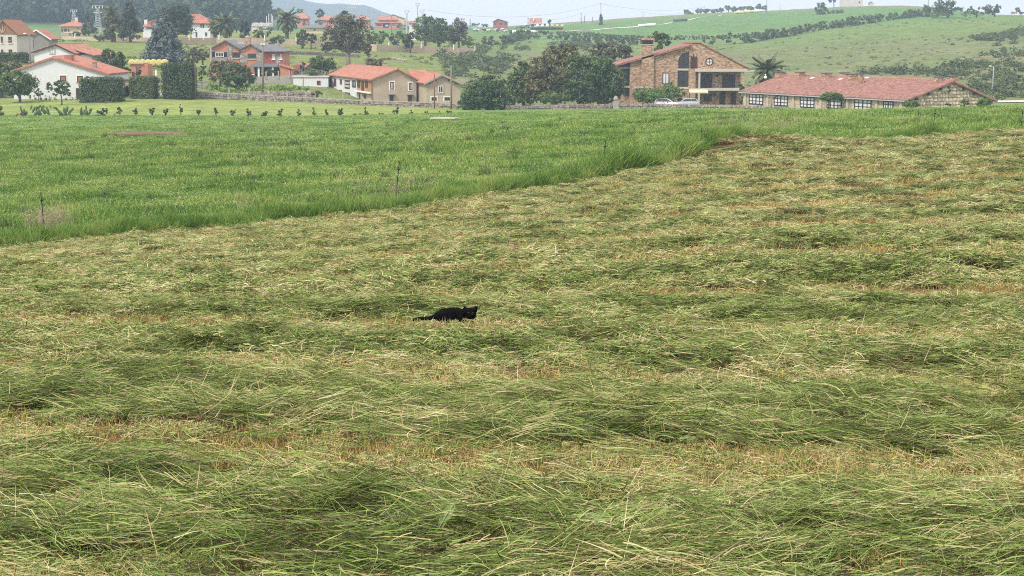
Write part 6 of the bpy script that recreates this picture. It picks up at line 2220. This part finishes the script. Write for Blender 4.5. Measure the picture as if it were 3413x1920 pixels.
conifer('cypress', 'tall dark cypress at the foot of the skyline pole', 2002, 48, 950, 6, 'needle', 620, 1.0, 96, .1, .45)

# ------------------------------------------------------------------ poles, pylons, lamps
def pole(name, label, px, yt, yb, d, r, m_, arms=(), lamp=False, group=None, cat='pole', insul=True, lean=0):
    b, t_ = unproj(px, yb, d), unproj(px + lean, yt, d)
    g_ = gz(b.x, d)
    base = Vector((b.x, d, min(b.z, g_)))
    root = thing(name, label, cat, base, 0, group)
    mb = MB()
    top = t_ - base
    mb.tube([(0, 0, -.5), tuple(top * .5), tuple(top)], [r, r * .88, r * .75], 8)
    mb.build('shaft', m_, root, True)
    k = mpp(d)
    for hw, dy in arms:
        mb = MB()
        z = top.z - dy * k
        mb.span((top.x - hw * k, -r - .06, z - .06), (top.x + hw * k, -r + .06, z + .06))
        o = mb.build('crossarm', m_, root)
        if insul:
            for s_ in (-1, -.4, .4, 1):
                q = MB()
                q.lathe((top.x + s_ * hw * k * .95, -r, z + .06), [(.05, 0), (.09, .08), (.05, .16), (.08, .22), (.02, .28)], 6)
                q.build('insulator', 'lamp_white', o)
    if lamp:
        mb = MB()
        mb.tube([tuple(top + Vector((0, 0, -.3))), tuple(top + Vector((-.6, -.4, .1)))], .04, 6)
        o = mb.build('lamp_arm', 'steel', root)
        mb = MB()
        mb.ball(tuple(top + Vector((-.75, -.5, .08))), (.32, .16, .1), 10, 6)
        mb.build('lamp_head', 'lamp_white', o)
    return root


def vpole(label, px, yt, yb, d, w, group='forked power poles'):
    """power pole with a Y shaped head and a crossbar"""
    b, t_ = unproj(px, yb, d), unproj(px, yt, d)
    base = Vector((b.x, d, min(b.z, gz(b.x, d))))
    root = thing('power_pole', label, 'power pole', base, 0, group)
    top, k = (t_ - base).z, mpp(d)
    hw = w * k
    mb = MB()
    mb.tube([(0, 0, -.5), (0, 0, top - hw * 1.3)], [.3, .2], 6)
    mb.build('shaft', 'galv', root)
    for s_ in (-1, 1):
        mb = MB()
        mb.tube([(0, 0, top - hw * 1.35), (s_ * hw * .75, 0, top)], .14, 6)
        mb.build('fork_arm', 'galv', root)
    mb = MB()
    mb.span((-hw, -.12, top), (hw, .12, top + .22))
    o = mb.build('crossarm', 'galv', root)
    for s_ in (-.95, -.35, .35, .95):
        q = MB()
        q.lathe((s_ * hw, 0, top - .55), [(.06, 0), (.14, .1), (.08, .2), (.14, .3), (.05, .55)], 6)
        q.build('insulator', 'lamp_white', o)
    return root


def pylon(label, px, yt, yb, d, wtop, arms2):
    b, t_ = unproj(px, yb, d), unproj(px, yt, d)
    base = Vector((b.x, d, min(b.z, gz(b.x, d))))
    root = thing('pylon', label, 'pylon', base, 0, 'white lattice pylons')
    h, k = (t_ - base).z, mpp(d)
    mb = MB()
    n_ = 10
    hw = lambda f: (1.3 * (1 - f) + .5 * f)
    for sx in (-1, 1):
        for sy in (-1, 1):
            mb.tube([(sx * hw(0), sy * hw(0), -.5), (sx * hw(1) * .8, sy * hw(1) * .8, h * .86)], .08, 4)
    for i in range(n_):
        z0, z1 = h * .86 * i / n_, h * .86 * (i + 1) / n_
        a, b_ = hw(i / n_), hw((i + 1) / n_)
        for sy in (-1, 1):
            mb.tube([(-a, sy * a, z0), (b_, sy * b_, z1)], .05, 4)
            mb.tube([(a, sy * a, z0), (-b_, sy * b_, z1)], .05, 4)
    mb.build('lattice_mast', 'galv', root)
    mb = MB()
    w = wtop * k
    for s_ in (-1, 1):
        mb.tube([(0, 0, h * .84), (s_ * w * .45, 0, h)], .16, 4)
    mb.span((-w, -.08, h), (w, .08, h + .14))
    mb.build('crossarm', 'galv', root)
    if arms2:
        mb = MB()
        mb.span((-w * .85, -.1, h * .74), (w * .85, .1, h * .78))
        mb.build('crossarm', 'galv', root)
    for s_ in (-.95, -.4, .4, .95):
        mb = MB()
        mb.lathe((s_ * w, 0, h - 1.0), [(.05, 0), (.12, .3), (.06, .5), (.12, .7), (.04, .95)], 6)
        mb.build('insulator', 'lamp_white', root)
    return root


pylon('tall white lattice pylon beside the ivy clad palm', 328, 19, 112, 640, 17, True)
pylon('smaller white lattice pylon above the red roofed villa', 247, 33, 75, 760, 10, False)
vpole('forked power pole behind the walnut crown', 1175, 23, 92, 760, 12)
vpole('forked power pole beside the broad pink farmhouse', 1356, 37, 102, 640, 9)
vpole('forked power pole rising above the ash tree twigs', 1392, 13, 100, 700, 8)
vpole('faint forked power pole behind the ash tree', 1408, 37, 100, 820, 8)
pole('utility_pole', 'wooden utility pole with street lamp above the cottage roof', 100, 113, 215, 342, .16, 'pole_wood', (), True, lean=-2)
pole('utility_pole', 'wooden utility pole with small lamp in front of the orange house', 876, 148, 305, 323, .17, 'pole_wood', [(6, 3)], False)
pole('utility_pole', 'thin grey pole at the banana plant', 703, 158, 232, 350, .14, 'concrete')
pole('utility_pole', 'rusty iron pole in front of the annex', 1448, 245, 368, 295, .13, 'rust_pole')
pole('utility_pole', 'tall weathered pole at the annex corner', 1504, 218, 368, 294, .17, 'pole_wood')
pole('utility_pole', 'brown pole standing against the tall hedge block', 650, 215, 328, 300, .13, 'rust_pole', [(8, 10)], False, insul=False)
pole('utility_pole', 'dark pole in front of the broad pink farmhouse', 1305, 49, 112, 560, .2, 'pole_wood')
pole('utility_pole', 'dark short pole beside the solitary palm crown', 977, 24, 75, 800, .2, 'pole_wood', [(3, 2)], insul=False)
pole('utility_pole', 'skyline pole with crossarm above the cypress', 2002, 12, 97, 952, .42, 'galv', [(8, 0)], False)
for i, (x, yt, yb, d) in enumerate(((1937, 42, 80, 1100), (1948, 52, 78, 1130), (1975, 57, 76, 1130), (1760, 60, 82, 1000), (2143, 39, 62, 1180), (2347, 21, 46, 1210), (2556, -4, 36, 1050), (1567, 63, 92, 900), (2600, 16, 28, 1200), (3094, -4, 16, 900))):
    pole('line_pole', 'thin power line pole on the skyline ridge', x, yt, yb, d, .24 if d < 1150 else .17, 'pole_wood', [(2.5, 1)], False, 'power line poles on the ridge', insul=False)
for x, yt in ((888, 53), (896, 45), (904, 47), (909, 52)):
    pole('mast', 'thin white mast beside the factory sheds', x, yt, 95, 735, .22, 'galv', (), False, 'masts by the factory sheds', 'mast')
pole('street_lamp', 'street lamp on the scrubby slope behind the stone gable', 3308, 222, 300, 330, .1, 'galv', (), True, cat='street lamp', lean=4)
b = unproj(2551, 270, 288)
root = thing('globe_lamp', 'white globe garden lamp in front of the squat palm', 'lamp', Vector((b.x, 288, gz(b.x, 288))))
hh = unproj(2551, 258, 288).z - root.location.z
mb = MB()
mb.tube([(0, 0, -.3), (0, 0, hh - .2)], [.07, .05], 8)
mb.build('post', 'black_paint', root)
mb = MB()
mb.ball((0, 0, hh), .26, 12, 8)
mb.ball((0, 0, hh + .42), .13, 10, 6)
mb.build('globe', 'lamp_white', root, True)


def wire(label, a, b, sag, group='overhead power wires', r=.05):
    A, B = unproj(*a), unproj(*b)
    mb = MB()
    pts = []
    for i in range(17):
        f = i / 16
        q = A.lerp(B, f)
        q.z -= sag * 4 * f * (1 - f)
        pts.append(q - A)
    mb.tube(pts, r, 4)
    o = mb.build('power_wire', 'rope')
    o.location = A
    return tag(o, label, 'wire', group)


wire('power wire from the forked pole to the skyline cypress pole', (1405, 30, 760), (2000, 12, 951), 5)
wire('power wire running on from the cypress pole along the ridge', (2004, 12, 951), (2347, 22, 1210), 3)
wire('low power wire between the skyline line poles', (1760, 62, 1000), (1937, 45, 1100), 2, r=.06)
wire('low power wire from the first line pole up the ridge', (2143, 40, 1180), (2347, 23, 1210), 3, r=.06)
wire('power wire between the dark poles over the pink houses', (977, 26, 800), (1305, 50, 560), 4, r=.045)
wire('wire from the lamp pole across the chalet front', (100, 118, 342), (-80, 142, 340), .5, r=.03)
wire('wire from the utility pole to the orange house gable', (876, 150, 323), (690, 166, 365), .8, r=.03)
wire('wire from the utility pole towards the farmhouse', (876, 150, 323), (1090, 240, 350), .8, r=.03)

# ------------------------------------------------------------------ bales, cows and other things on the far fields
BALE = {}
for nm in ('wrap_white', 'wrap_yellow', 'wrap_black'):
    mb = MB()
    mb.lathe((0, 0, 0), [(.05, -.6), (.5, -.6), (.6, -.56), (.65, -.48), (.64, -.2), (.655, 0), (.64, .2), (.65, .48), (.6, .56), (.5, .6), (.05, .6)], 14, 'x')
    me_ = bpy.data.meshes.new('hay_bale')
    me_.from_pydata(mb.v, [], mb.f)
    me_.materials.append(M[nm])
    me_.polygons.foreach_set('use_smooth', [True] * len(me_.polygons))
    BALE[nm] = me_


def bale(p, m_, label, group, s_=1.0, rz=0.0):
    o = bpy.data.objects.new('wrapped_bale', BALE[m_])
    link(o)
    o.location = p
    o.location.z += .6 * s_
    o.scale = (s_, s_, s_)
    o.rotation_euler = (0, 0, rz + rng.uniform(-.15, .15))
    return tag(o, label, 'bale', group)


for i in range(7):
    x = 440 + i * 18.2
    p = unproj(x, 219, 372 - i * .8)
    bale(p, 'wrap_yellow', 'yellow wrapped round bale in the row behind the salmon shed', 'yellow bales by the village', 1.05, math.pi / 2)
for i in range(11):
    bale(ground_hit(1703 + i * 7.5, 112, 500, 1300), 'wrap_white' if i % 4 else 'wrap_black', ('white wrapped round bale in the row beside the cows' if i % 4 else 'black wrapped round bale in the row beside the cows'), 'bales beside the cows', 1.1)
for i in range(13):
    q = ground_hit(1772 + i * 8.2, 99, 500, 1300)
    bale(q, 'wrap_black', 'black wrapped round bale stacked below the steep roofed house', 'bale stack below the house', 1.1)
    if i % 2 == 0 and i > 1:
        bale(q + Vector((.4, 1.3, 1.1)), 'wrap_white' if i < 8 else 'wrap_yellow', ('white wrapped bale on top of the black bale row' if i < 8 else 'yellow wrapped bale on top of the black bale row'), 'bale stack below the house', 1.1)
for i in range(8):
    bale(ground_hit(2130 + i * 6.8, 91 - i * .5, 500, 1380), 'wrap_white', 'white wrapped round bale in the row on the bright hill field', 'white bales on the hill field', 1.15, .3)
for i in range(6):
    bale(ground_hit(2244 + i * 7.8, 73 - i * .5, 500, 1380), 'wrap_black', 'black wrapped round bale spaced along the hill track', 'black bales along the track', 1.0, .3)
for i in range(10):
    bale(ground_hit(2447 + i * 6.4, 47 - i * .5, 500, 1380), 'wrap_yellow', 'yellow wrapped round bale in the long row on the hilltop', 'yellow bales on the hilltop', 1.2, .3)
for i in range(4):
    bale(ground_hit(2513 + i * 6, 41 - i * .5, 500, 1380), 'wrap_white', 'white wrapped round bale at the end of the yellow row', 'white bales on the hilltop', 1.1, .3)
bale(ground_hit(3265, 50, 500, 800), 'wrap_white', 'single white wrapped bale under the skyline oaks', None, 1.2)


def cow_mesh(name, m_, patch):
    mb = MB()
    mb.ball((0, 0, .95), (.85, .36, .42), 12, 8)
    mb.ball((-.55, 0, 1.0), (.38, .34, .42), 10, 8)
    mb.ball((.6, 0, .98), (.36, .33, .4), 10, 8)
    mb.tube([(.75, 0, 1.05), (1.1, 0, 1.0), (1.3, 0, .8)], [.24, .17, .12], 8)
    mb.ball((1.38, 0, .68), (.16, .13, .26), 8, 6)
    for sx in (-.6, .62):
        for sy in (-.2, .2):
            mb.tube([(sx, sy, .85), (sx + .05, sy, .45), (sx, sy, 0)], [.15, .08, .07], 6)
    mb.tube([(-.9, 0, 1.1), (-1.0, 0, .5)], [.04, .05], 5)
    for sy in (-1, 1):
        mb.tube([(1.28, sy * .12, .88), (1.25, sy * .28, .9)], [.05, .03], 5)
    me_ = bpy.data.meshes.new(name)
    me_.from_pydata(mb.v, [], mb.f)
    me_.materials.append(M[m_])
    if patch:
        me_.materials.append(M['cow_dark'])
        for pl in me_.polygons:
            c = pl.center
            if float(fbm(np.array([c.x * 1.6 + patch]), np.array([c.z * 1.6]), patch, 2)[0]) > .52:
                pl.material_index = 1
    me_.polygons.foreach_set('use_smooth', [True] * len(me_.polygons))
    return me_


COWS = [cow_mesh('cow', 'cow_hide', 1), cow_mesh('cow', 'cow_hide', 2), cow_mesh('cow', 'cow_hide', 3), cow_mesh('cow', 'cow_dark', 0), cow_mesh('cow', 'cow_brown', 0)]
for i, (x, y, k) in enumerate(((1584, 106, 0), (1596, 107, 1), (1612, 107, 2), (1630, 108, 0), (1650, 106, 1), (1662, 109, 2), (1674, 104, 1), (1685, 110, 0), (1700, 112, 2))):
    o = link(bpy.data.objects.new('cow', COWS[k]))
    o.location = ground_hit(x, y, 500, 1300)
    o.rotation_euler = (0, 0, rng.uniform(-.6, .6) + (math.pi if i % 2 else 0))
    tag(o, 'black and white cow grazing in the herd beside the bales', 'cow', 'herd on the far field')
for x, y, k, lb in ((1779, 115, 0, 'pale cow alone on the track below the bale stack'), (1872, 114, 4, 'reddish cow by the track below the bale stack'), (3393, 50, 3, 'dark cow standing on the skyline by the oaks'), (3366, 50, 4, 'reddish cow on the skyline beside the dark cow')):
    o = link(bpy.data.objects.new('cow', COWS[k]))
    o.location = ground_hit(x, y, 500, 1300)
    o.rotation_euler = (0, 0, rng.uniform(-.4, .4))
    o.scale = (1.15,) * 3
    tag(o, lb, 'cow', 'cattle on the far hills')


def track(name, line, w, m_, kind='structure'):
    W = [ground_hit(a, b, 300, 1390) for a, b in line]
    vs, fs = [], []
    dense = []
    for a, b in zip(W[:-1], W[1:]):
        for f in np.linspace(0, 1, 8)[:-1]:
            dense.append(a.lerp(b, f))
    dense.append(W[-1])
    for q in dense:
        for s_ in (-1, 1):
            y = q.y + s_ * w
            vs.append((q.x * y / q.y, y, gz(q.x * y / q.y, y) + .12))
    fs = [(2 * i, 2 * i + 2, 2 * i + 3, 2 * i + 1) for i in range(len(dense) - 1)]
    mb = MB()
    mb.add(vs, fs)
    return tag(mb.build(name, m_), kind=kind)


track('track', [(1790, 108), (1900, 104), (2010, 97), (2090, 92), (2150, 87), (2230, 77), (2290, 68), (2350, 56), (2400, 50)], 3.5, 'pale_earth')
track('lane', [(3300, 357), (3360, 352), (3470, 345)], 4, 'pale_earth')
track('track', [(2610, 31), (2650, 27)], 6, 'pale_earth')

# ------------------------------------------------------------------ cars, canopy, pillar, statue
def car(label, px, d, flip, m_, yaw, group='cars by the brick house'):
    b = unproj(px, 355, d)
    root = thing('parked_car', label, 'car', Vector((b.x, d, gz(b.x, d) + .05)), yaw + (math.pi if flip else 0), group)
    # side outline of the body shell, nose towards +x
    st = [(-2.1, .35, .78, .62), (-2.05, .3, .95, .78), (-1.5, .25, 1.0, .84), (-.5, .24, .98, .87), (.7, .24, .96, .87), (1.3, .25, .92, .85), (1.9, .28, .78, .78), (2.12, .36, .6, .6)]
    vs, fs = [], []
    for x, z0, z1, w in st:
        vs += [(x, -w, z0 + .1), (x, -w * 1.0, (z0 + z1) / 2), (x, -w * .93, z1), (x, w * .93, z1), (x, w, (z0 + z1) / 2), (x, w, z0 + .1), (x, w * .8, z0), (x, -w * .8, z0)]
    for i in range(len(st) - 1):
        for j in range(8):
            fs.append((8 * i + j, 8 * i + (j + 1) % 8, 8 * i + 8 + (j + 1) % 8, 8 * i + 8 + j))
    fs += [tuple(range(8))[::-1], tuple(range(8 * (len(st) - 1), 8 * len(st)))]
    mb = MB()
    mb.add(vs, fs)
    body = mb.build('body', m_, root, True, .03)
    cab = [(-1.95, .95, -1.75, .78), (-1.35, .98, -1.15, .0), (0, 0, 0, 0)]
    prof = [(-1.98, .96), (-1.6, 1.4), (-1.1, 1.5), (.0, 1.5), (.45, 1.42), (1.25, .95)]
    mb = MB()
    vs = [(x, -(.8 - (z - .95) * .35), z) for x, z in prof] + [(x, (.8 - (z - .95) * .35), z) for x, z in prof]
    n_ = len(prof)
    fs = [(i, i + 1, n_ + i + 1, n_ + i) for i in range(n_ - 1)] + [tuple(range(n_))[::-1], tuple(range(n_, 2 * n_)), (0, n_, 2 * n_ - 1, n_ - 1)]
    mb.add(vs, fs)
    mb.build('cabin', m_, root, False, .04)
    for sy in (-1, 1):
        for pg in ([(-1.72, 1.02), (-1.5, 1.36), (-1.1, 1.43), (-.72, 1.43), (-.72, 1.02)], [(-.66, 1.02), (-.66, 1.43), (.0, 1.43), (.4, 1.36), (.95, 1.02)]):
            mb = MB()
            mb.prism([(x, sy * (.815 - (z - .95) * .35), z) for x, z in pg], (0, sy * .012, 0))
            mb.build('side_window', 'glass', root)
    mb = MB()
    mb.prism([(1.2, -.7, 1.0), (1.2, .7, 1.0), (.52, .6, 1.4), (.52, -.6, 1.4)], (.03, 0, .03))
    mb.build('windscreen', 'glass', root)
    mb = MB()
    mb.prism([(-1.97, -.68, 1.02), (-1.97, .68, 1.02), (-1.66, .58, 1.36), (-1.66, -.58, 1.36)], (-.03, 0, .02))
    mb.build('rear_window', 'glass', root)
    for sx in (-1.3, 1.35):
        for sy in (-1, 1):
            mb = MB()
            mb.lathe((sx, sy * .74, .31), [(.2, -.1), (.3, -.1), (.32, -.06), (.32, .06), (.3, .1), (.2, .1)], 16, 'y')
            o = mb.build('wheel', 'tyre', root, True)
            mb = MB()
            mb.lathe((sx, sy * .76, .31), [(.04, -.1), (.19, -.095), (.2, .095), (.04, .1)], 12, 'y')
            mb.build('rim', 'steel', o)
    for sy in (-1, 1):
        mb = MB()
        mb.ball((2.0, sy * .58, .68), (.1, .18, .09), 8, 6)
        mb.build('headlight', 'curtain', root)
        mb = MB()
        mb.ball((-2.05, sy * .62, .85), (.06, .12, .13), 8, 6)
        mb.build('tail_light', 'wood_red', root)
    return root


car('white hatchback parked nose to nose with a silver estate', 2222, 301, False, 'car_white', -.25)
car('silver estate car parked in front of the brick house', 2286, 302, True, 'car_silver', .2)

b = unproj(2298, 350, 304)
root = thing('garden_canopy', 'pale scalloped garden canopy on two dark posts by the brick house', 'canopy', Vector((b.x, 304, gz(b.x, 304))))
k = mpp(304)
zc = unproj(2300, 304, 304).z - root.location.z
w = (2357 - 2299) * k
for x in (0, w):
    mb = MB()
    mb.tube([(x, 0, -.3), (x, 0, zc)], .06, 8)
    mb.build('post', 'wood_dark', root)
mb = MB()
slab(mb, (-.1, -.9, zc - .1), (w + .1, -.9, zc - .1), (-.1, .6, zc + .25), (w + .1, .6, zc + .25), .05)
mb.build('roof_cloth', 'canvas', root)
mb = MB()
n_ = 13
for i in range(n_):
    x0 = -.1 + (w + .2) * i / n_
    x1 = -.1 + (w + .2) * (i + 1) / n_
    r_ = (x1 - x0) / 2
    mb.prism([(x0, -.93, zc - .1)] + [((x0 + x1) / 2 - math.cos(t_) * r_, -.93, zc - .22 - math.sin(t_) * r_) for t_ in np.linspace(0, math.pi, 6)] + [(x1, -.93, zc - .1)], (0, .03, 0))
mb.build('valance', 'canvas', root)

c = gpx(2053, 296)
root = thing('gate_pillar', 'stone gate pillar with weathered urn beside the great oak', 'pillar', c)
mb = MB()
zt = unproj(2053, 337, 296).z - c.z
mb.span((-.45, -.45, -.4), (.45, .45, zt))
mb.build('shaft', 'stone_grey', root, False, .04)
mb = MB()
mb.lathe((0, 0, zt), [(.26, 0), (.36, .1), (.45, .35), (.36, .55), (.25, .68), (.3, .75), (.1, .85)], 10)
mb.build('urn', 'stone_grey', root, True)
c = unproj(521, 262, 333)
root = thing('garden_statue', 'small white garden statue on a plinth behind the hedge', 'statue', c)
mb = MB()
mb.span((-.25, -.25, -.6), (.25, .25, .45))
mb.build('plinth', 'white_trim', root)
mb = MB()
mb.lathe((0, 0, .45), [(.2, 0), (.24, .3), (.16, .55), (.22, .8), (.09, .95), (.12, 1.08), (.03, 1.22)], 10)
mb.build('figure', 'white_trim', root, True)
c = unproj(841, 262, 345)
root = thing('garden_urn', 'white garden urn at the orange house terrace', 'urn', c)
mb = MB()
mb.lathe((0, 0, -.4), [(.3, 0), (.3, .5), (.15, .6), (.35, 1.0), (.4, 1.2), (.3, 1.2)], 10)
mb.build('bowl', 'white_trim', root, True)
# ------------------------------------------------------------------ electric fence stakes
def near_hit(px, py, d0=5.0, d1=120.0):
    return ground_hit(px, py, d0, d1)


stakes = [(133, 772, 640, 136, 'dark fence stake in the pinkish seed grass'), (1312, 668, 538, 1331, 'leaning dark fence stake with two insulators in the long grass'),
          (2012, 586, 468, 2018, 'upright dark fence stake beside the long grass edge'), (2341, 516, 428, 2339, 'short dark fence stake at the bend of the mown edge'),
          (3112, 446, 364, 3118, 'dark fence stake in the meadow in front of the stone gable'), (3408, 436, 366, 3408, 'dark fence stake at the lane end of the fence line'),
          (3060, 420, 362, 3062, 'thin faint fence stake near the stone gable')]
for px, yb, yt, pxt, lb in stakes:
    d = float(np.interp(px, BX, BD)) + .9
    base = gpx(px, d)
    top = unproj(pxt, yt, d) - base
    thin = .5 if 'thin' in lb else 1
    root = thing('fence_stake', lb, 'fence post', base, 0, 'electric fence stakes')
    mb = MB()
    mb.tube([(0, 0, -.2), tuple(top * .5), tuple(top)], [.016 * thin, .015 * thin, .012 * thin], 6)
    mb.build('rod', 'black_paint', root)
    for f in (.83, .36):
        q = top * f
        mb = MB()
        mb.lathe(tuple(q + Vector((0, 0, -.03))), [(.018, 0), (.04, .015), (.045, .03), (.04, .05), (.018, .06)], 8)
        mb.tube([tuple(q), tuple(q + Vector((.07, -.03, .01))), tuple(q + Vector((.085, -.035, .05)))], .009, 5)
        mb.build('insulator', 'black_paint', root)

# ------------------------------------------------------------------ the cat
CD = 20.0
c0 = CAT.copy()
CD = c0.y
ck = mpp(CD) * 1.02
cat_root = thing('cat', 'black cat crouching low in the cut hay with its tail stretched out', 'cat', c0, 0)


def cp(px, py, dy=0.0):                                   # photo pixel -> cat space (dy: away from the camera)
    return unproj(px, py, CD + dy) - c0


mb = MB()


def ell(px, py, rx, ry, dy=0.0, rz=None, tilt=0.0):
    mb.ball(cp(px, py, dy), (rx * ck, (rz or min(rx, ry)) * ck, ry * ck), 18, 12, -1, Matrix.Rotation(-tilt, 3, 'Y'))


# trunk: rump, belly, ribcage, shoulders
ell(1466, 1054, 20, 18, 0, 20)
ell(1485, 1047, 28, 19, 0, 22)
ell(1508, 1044, 30, 19.5, 0, 21)
ell(1527, 1045, 22, 19, 0, 20)
ell(1540, 1046, 15, 17, 0, 17)
ell(1500, 1056, 36, 14, 0, 22)
# haunch and thigh on both sides, hind feet
for s_ in (-1, 1):
    ell(1470, 1056, 17, 16, s_ * .055, 10)
    mb.tube([cp(1480, 1066, s_ * .07), cp(1496, 1072, s_ * .08)], [9 * ck, 6.5 * ck], 8)
    ell(1498, 1072, 9, 5, s_ * .08, 6)
    # shoulder blade, upper arm, forearm, paw
    ell(1538, 1046, 11, 16, s_ * .045, 8)
    mb.tube([cp(1536, 1052, s_ * .055), cp(1530, 1066, s_ * .06), cp(1548, 1072, s_ * .06)], [9 * ck, 7 * ck, 5.5 * ck], 8)
    ell(1554, 1072, 9, 4.8, s_ * .06, 6)
# neck and head
mb.tube([cp(1540, 1044), cp(1556, 1041)], [15 * ck, 14 * ck], 12)
ell(1568, 1043, 20, 19, 0, 18)
ell(1570, 1052, 18, 13, -.02, 14)
ell(1574, 1051, 9, 7, -.045, 9)
# ears
for (bx, by, tx, ty, dy) in ((1554, 1035, 1546, 1019, .0), (1582, 1034, 1591.5, 1019, .0)):
    b0, t0 = cp(bx, by, dy), cp(tx, ty, dy)
    m0 = b0.lerp(t0, .5)
    mb.tube([b0, m0, t0], [11 * ck, 6.6 * ck, 1.2 * ck], 10)
# tail
tp = [(1454, 1052), (1442, 1058), (1428, 1062), (1412, 1062), (1396, 1063), (1382, 1066), (1374, 1067)]
mb.tube([cp(a, b) for a, b in tp], [9 * ck, 7.2 * ck, 6.4 * ck, 6.4 * ck, 7 * ck, 6.4 * ck, 4 * ck], 10)
body = mb.build('body', 'cat_fur', cat_root, True)
rm = body.modifiers.new('remesh', 'REMESH')
rm.mode, rm.voxel_size, rm.use_smooth_shade = 'VOXEL', 0.0065, True
smd = body.modifiers.new('smooth', 'SMOOTH')
smd.factor, smd.iterations = .5, 3
for s_ in (-1, 1):
    mb = MB()
    mb.ball(cp(1568 + s_ * 6.5, 1042, -.0595), (2.3 * ck, 1.6 * ck, 1.7 * ck), 10, 8)
    mb.build('eye', 'cat_eye', cat_root, True)
mb = MB()
mb.ball(cp(1574, 1048, -.078), (2.2 * ck, 1.4 * ck, 1.5 * ck), 8, 6)
mb.build('nose', 'cat_nose', cat_root, True)
# short coat: fine black hairs lifting the outline a little
nh = 3200
ph = rng.uniform(0, 2 * np.pi, nh)
sx = rng.uniform(1450, 1586, nh)
env = np.interp(sx, [1450, 1462, 1480, 1505, 1530, 1545, 1556, 1570, 1586], [14, 21, 22, 20, 19, 17, 17, 17, 12])
cyv = np.interp(sx, [1450, 1468, 1506, 1540, 1567, 1586], [1056, 1050, 1043, 1046, 1042, 1044])
B = np.array([tuple(cp(a, b)) for a, b in zip(sx, cyv)])
B[:, 1] += np.cos(ph) * env * ck * .92
B[:, 2] += np.sin(ph) * env * ck * .92
V, sg = ribbons(B, np.full(nh, np.pi) + rng.normal(0, .4, nh), np.sin(ph) * .35 + .1, rng.uniform(.004, .009, nh), np.full(nh, .0022), rng.normal(-.3, .2, nh), 1)
pts_obj('coat', np_mesh('coat', V, 4, rng.random(len(V)), 'cat_fur'), cat_root)

# a few loose stalks lying against the cat, as in the meadow around it
X = c0.x + rng.uniform(-.45, .5, 90)
Y = c0.y - .14 - rng.random(90) * .12
protos = [blade_proto(7, 0.05, 0.05, 0.13, 0.006, 'hay', 0.5, -0.4, 0.72, 0.15, 3) for s_ in range(4)]
scatter('stalks_by_cat', np.stack([X, Y, ground(X, Y) + .03], -1), np.stack([X * 0, X * 0, rng.uniform(0, 6.28, 90)], -1), rng.uniform(.7, 1.2, 90), rng.integers(0, 4, 90), protos, 'pale cut stalks standing just in front of the black cat', 'stalks')

# ------------------------------------------------------------------ broad dock leaves lying on the hay
def dock_leaf(label, px, py, length, yaw, tilt):
    p = near_hit(px, py, 5, 40)
    n_ = 9
    vs, fs = [], []
    for i in range(n_):
        f = i / (n_ - 1)
        w = length * .17 * math.sin(math.pi * min(1, f * .96 + .04)) ** .8
        z = .06 * math.sin(f * 3) * length * 2
        wav = .012 * math.sin(f * 17)
        for j, s_ in enumerate((-1, -.5, 0, .5, 1)):
            vs.append((f * length - length / 2, s_ * w, z + abs(s_) * w * .45 + wav * s_))
    for i in range(n_ - 1):
        for j in range(4):
            a = i * 5 + j
            fs.append((a, a + 5, a + 6, a + 1))
    mb = MB()
    mb.add(vs, fs)
    root = thing('dock_leaf', label, 'leaf', (p.x, p.y, p.z + float(swath_h(np.array([p.x]), np.array([p.y]))[0]) * .8 + .015), yaw, 'broad leaves on the hay')
    o = mb.build('blade', 'dock_leaf', root, True)
    o.rotation_euler = (.5, tilt, 0)
    mb = MB()
    mb.tube([(v[0], v[1], v[2] + .003) for v in vs[2::5]], [.004] * (n_ - 1) + [.001], 5)
    q = mb.build('midrib', 'dock_rib', root, True)
    q.rotation_euler = (.5, tilt, 0)
    return root


mat('dock_leaf', (0.17, 0.235, 0.085), .55, .3, 25, .4, 60)
mat('dock_rib', (0.2, 0.27, 0.1), .5, .1, 20)
for a in (('upright pale green dock leaf beside a dark hollow in the hay', 1482, 1800, .14, .9, -.7), ('long pale dock leaf lying slanted on the hay', 2020, 1855, .2, -.8, .15), ('crumpled pale leaf lying in the hay', 2478, 1880, .12, .4, .2),
          ('folded pale leaf beside a thin straw', 2800, 1852, .1, 1.7, .3), ('small green leaf lying beside the stubble strip', 2310, 1500, .12, .2, .1), ('pale leaf half under the swath', 3290, 1735, .13, -.4, .2),
          ('narrow green leaf between the swaths behind the cat', 1190, 910, .2, .3, .1), ('pale leaf lying on the straw patch behind the cat', 1660, 800, .24, .8, .3)):
    dock_leaf(*a)

# ------------------------------------------------------------------ haze over the valley
mb = MB()
mb.span((-6700, -60, -75), (6700, 4420, 92))
m = bpy.data.materials.new('haze')
m.use_nodes = True
n, l = m.node_tree.nodes, m.node_tree.links
n.remove(n['Principled BSDF'])
pv = n.new('ShaderNodeVolumePrincipled')
pv.inputs['Color'].default_value = (0.58, 0.74, 1.0, 1)
m.cycles.volume_sampling = 'DISTANCE'
m.cycles.homogeneous_volume = True
pv.inputs['Density'].default_value = 3.0e-4
l.new(pv.outputs[0], n['Material Output'].inputs['Volume'])
o = mb.build('haze', m)
tag(o, kind='stuff')
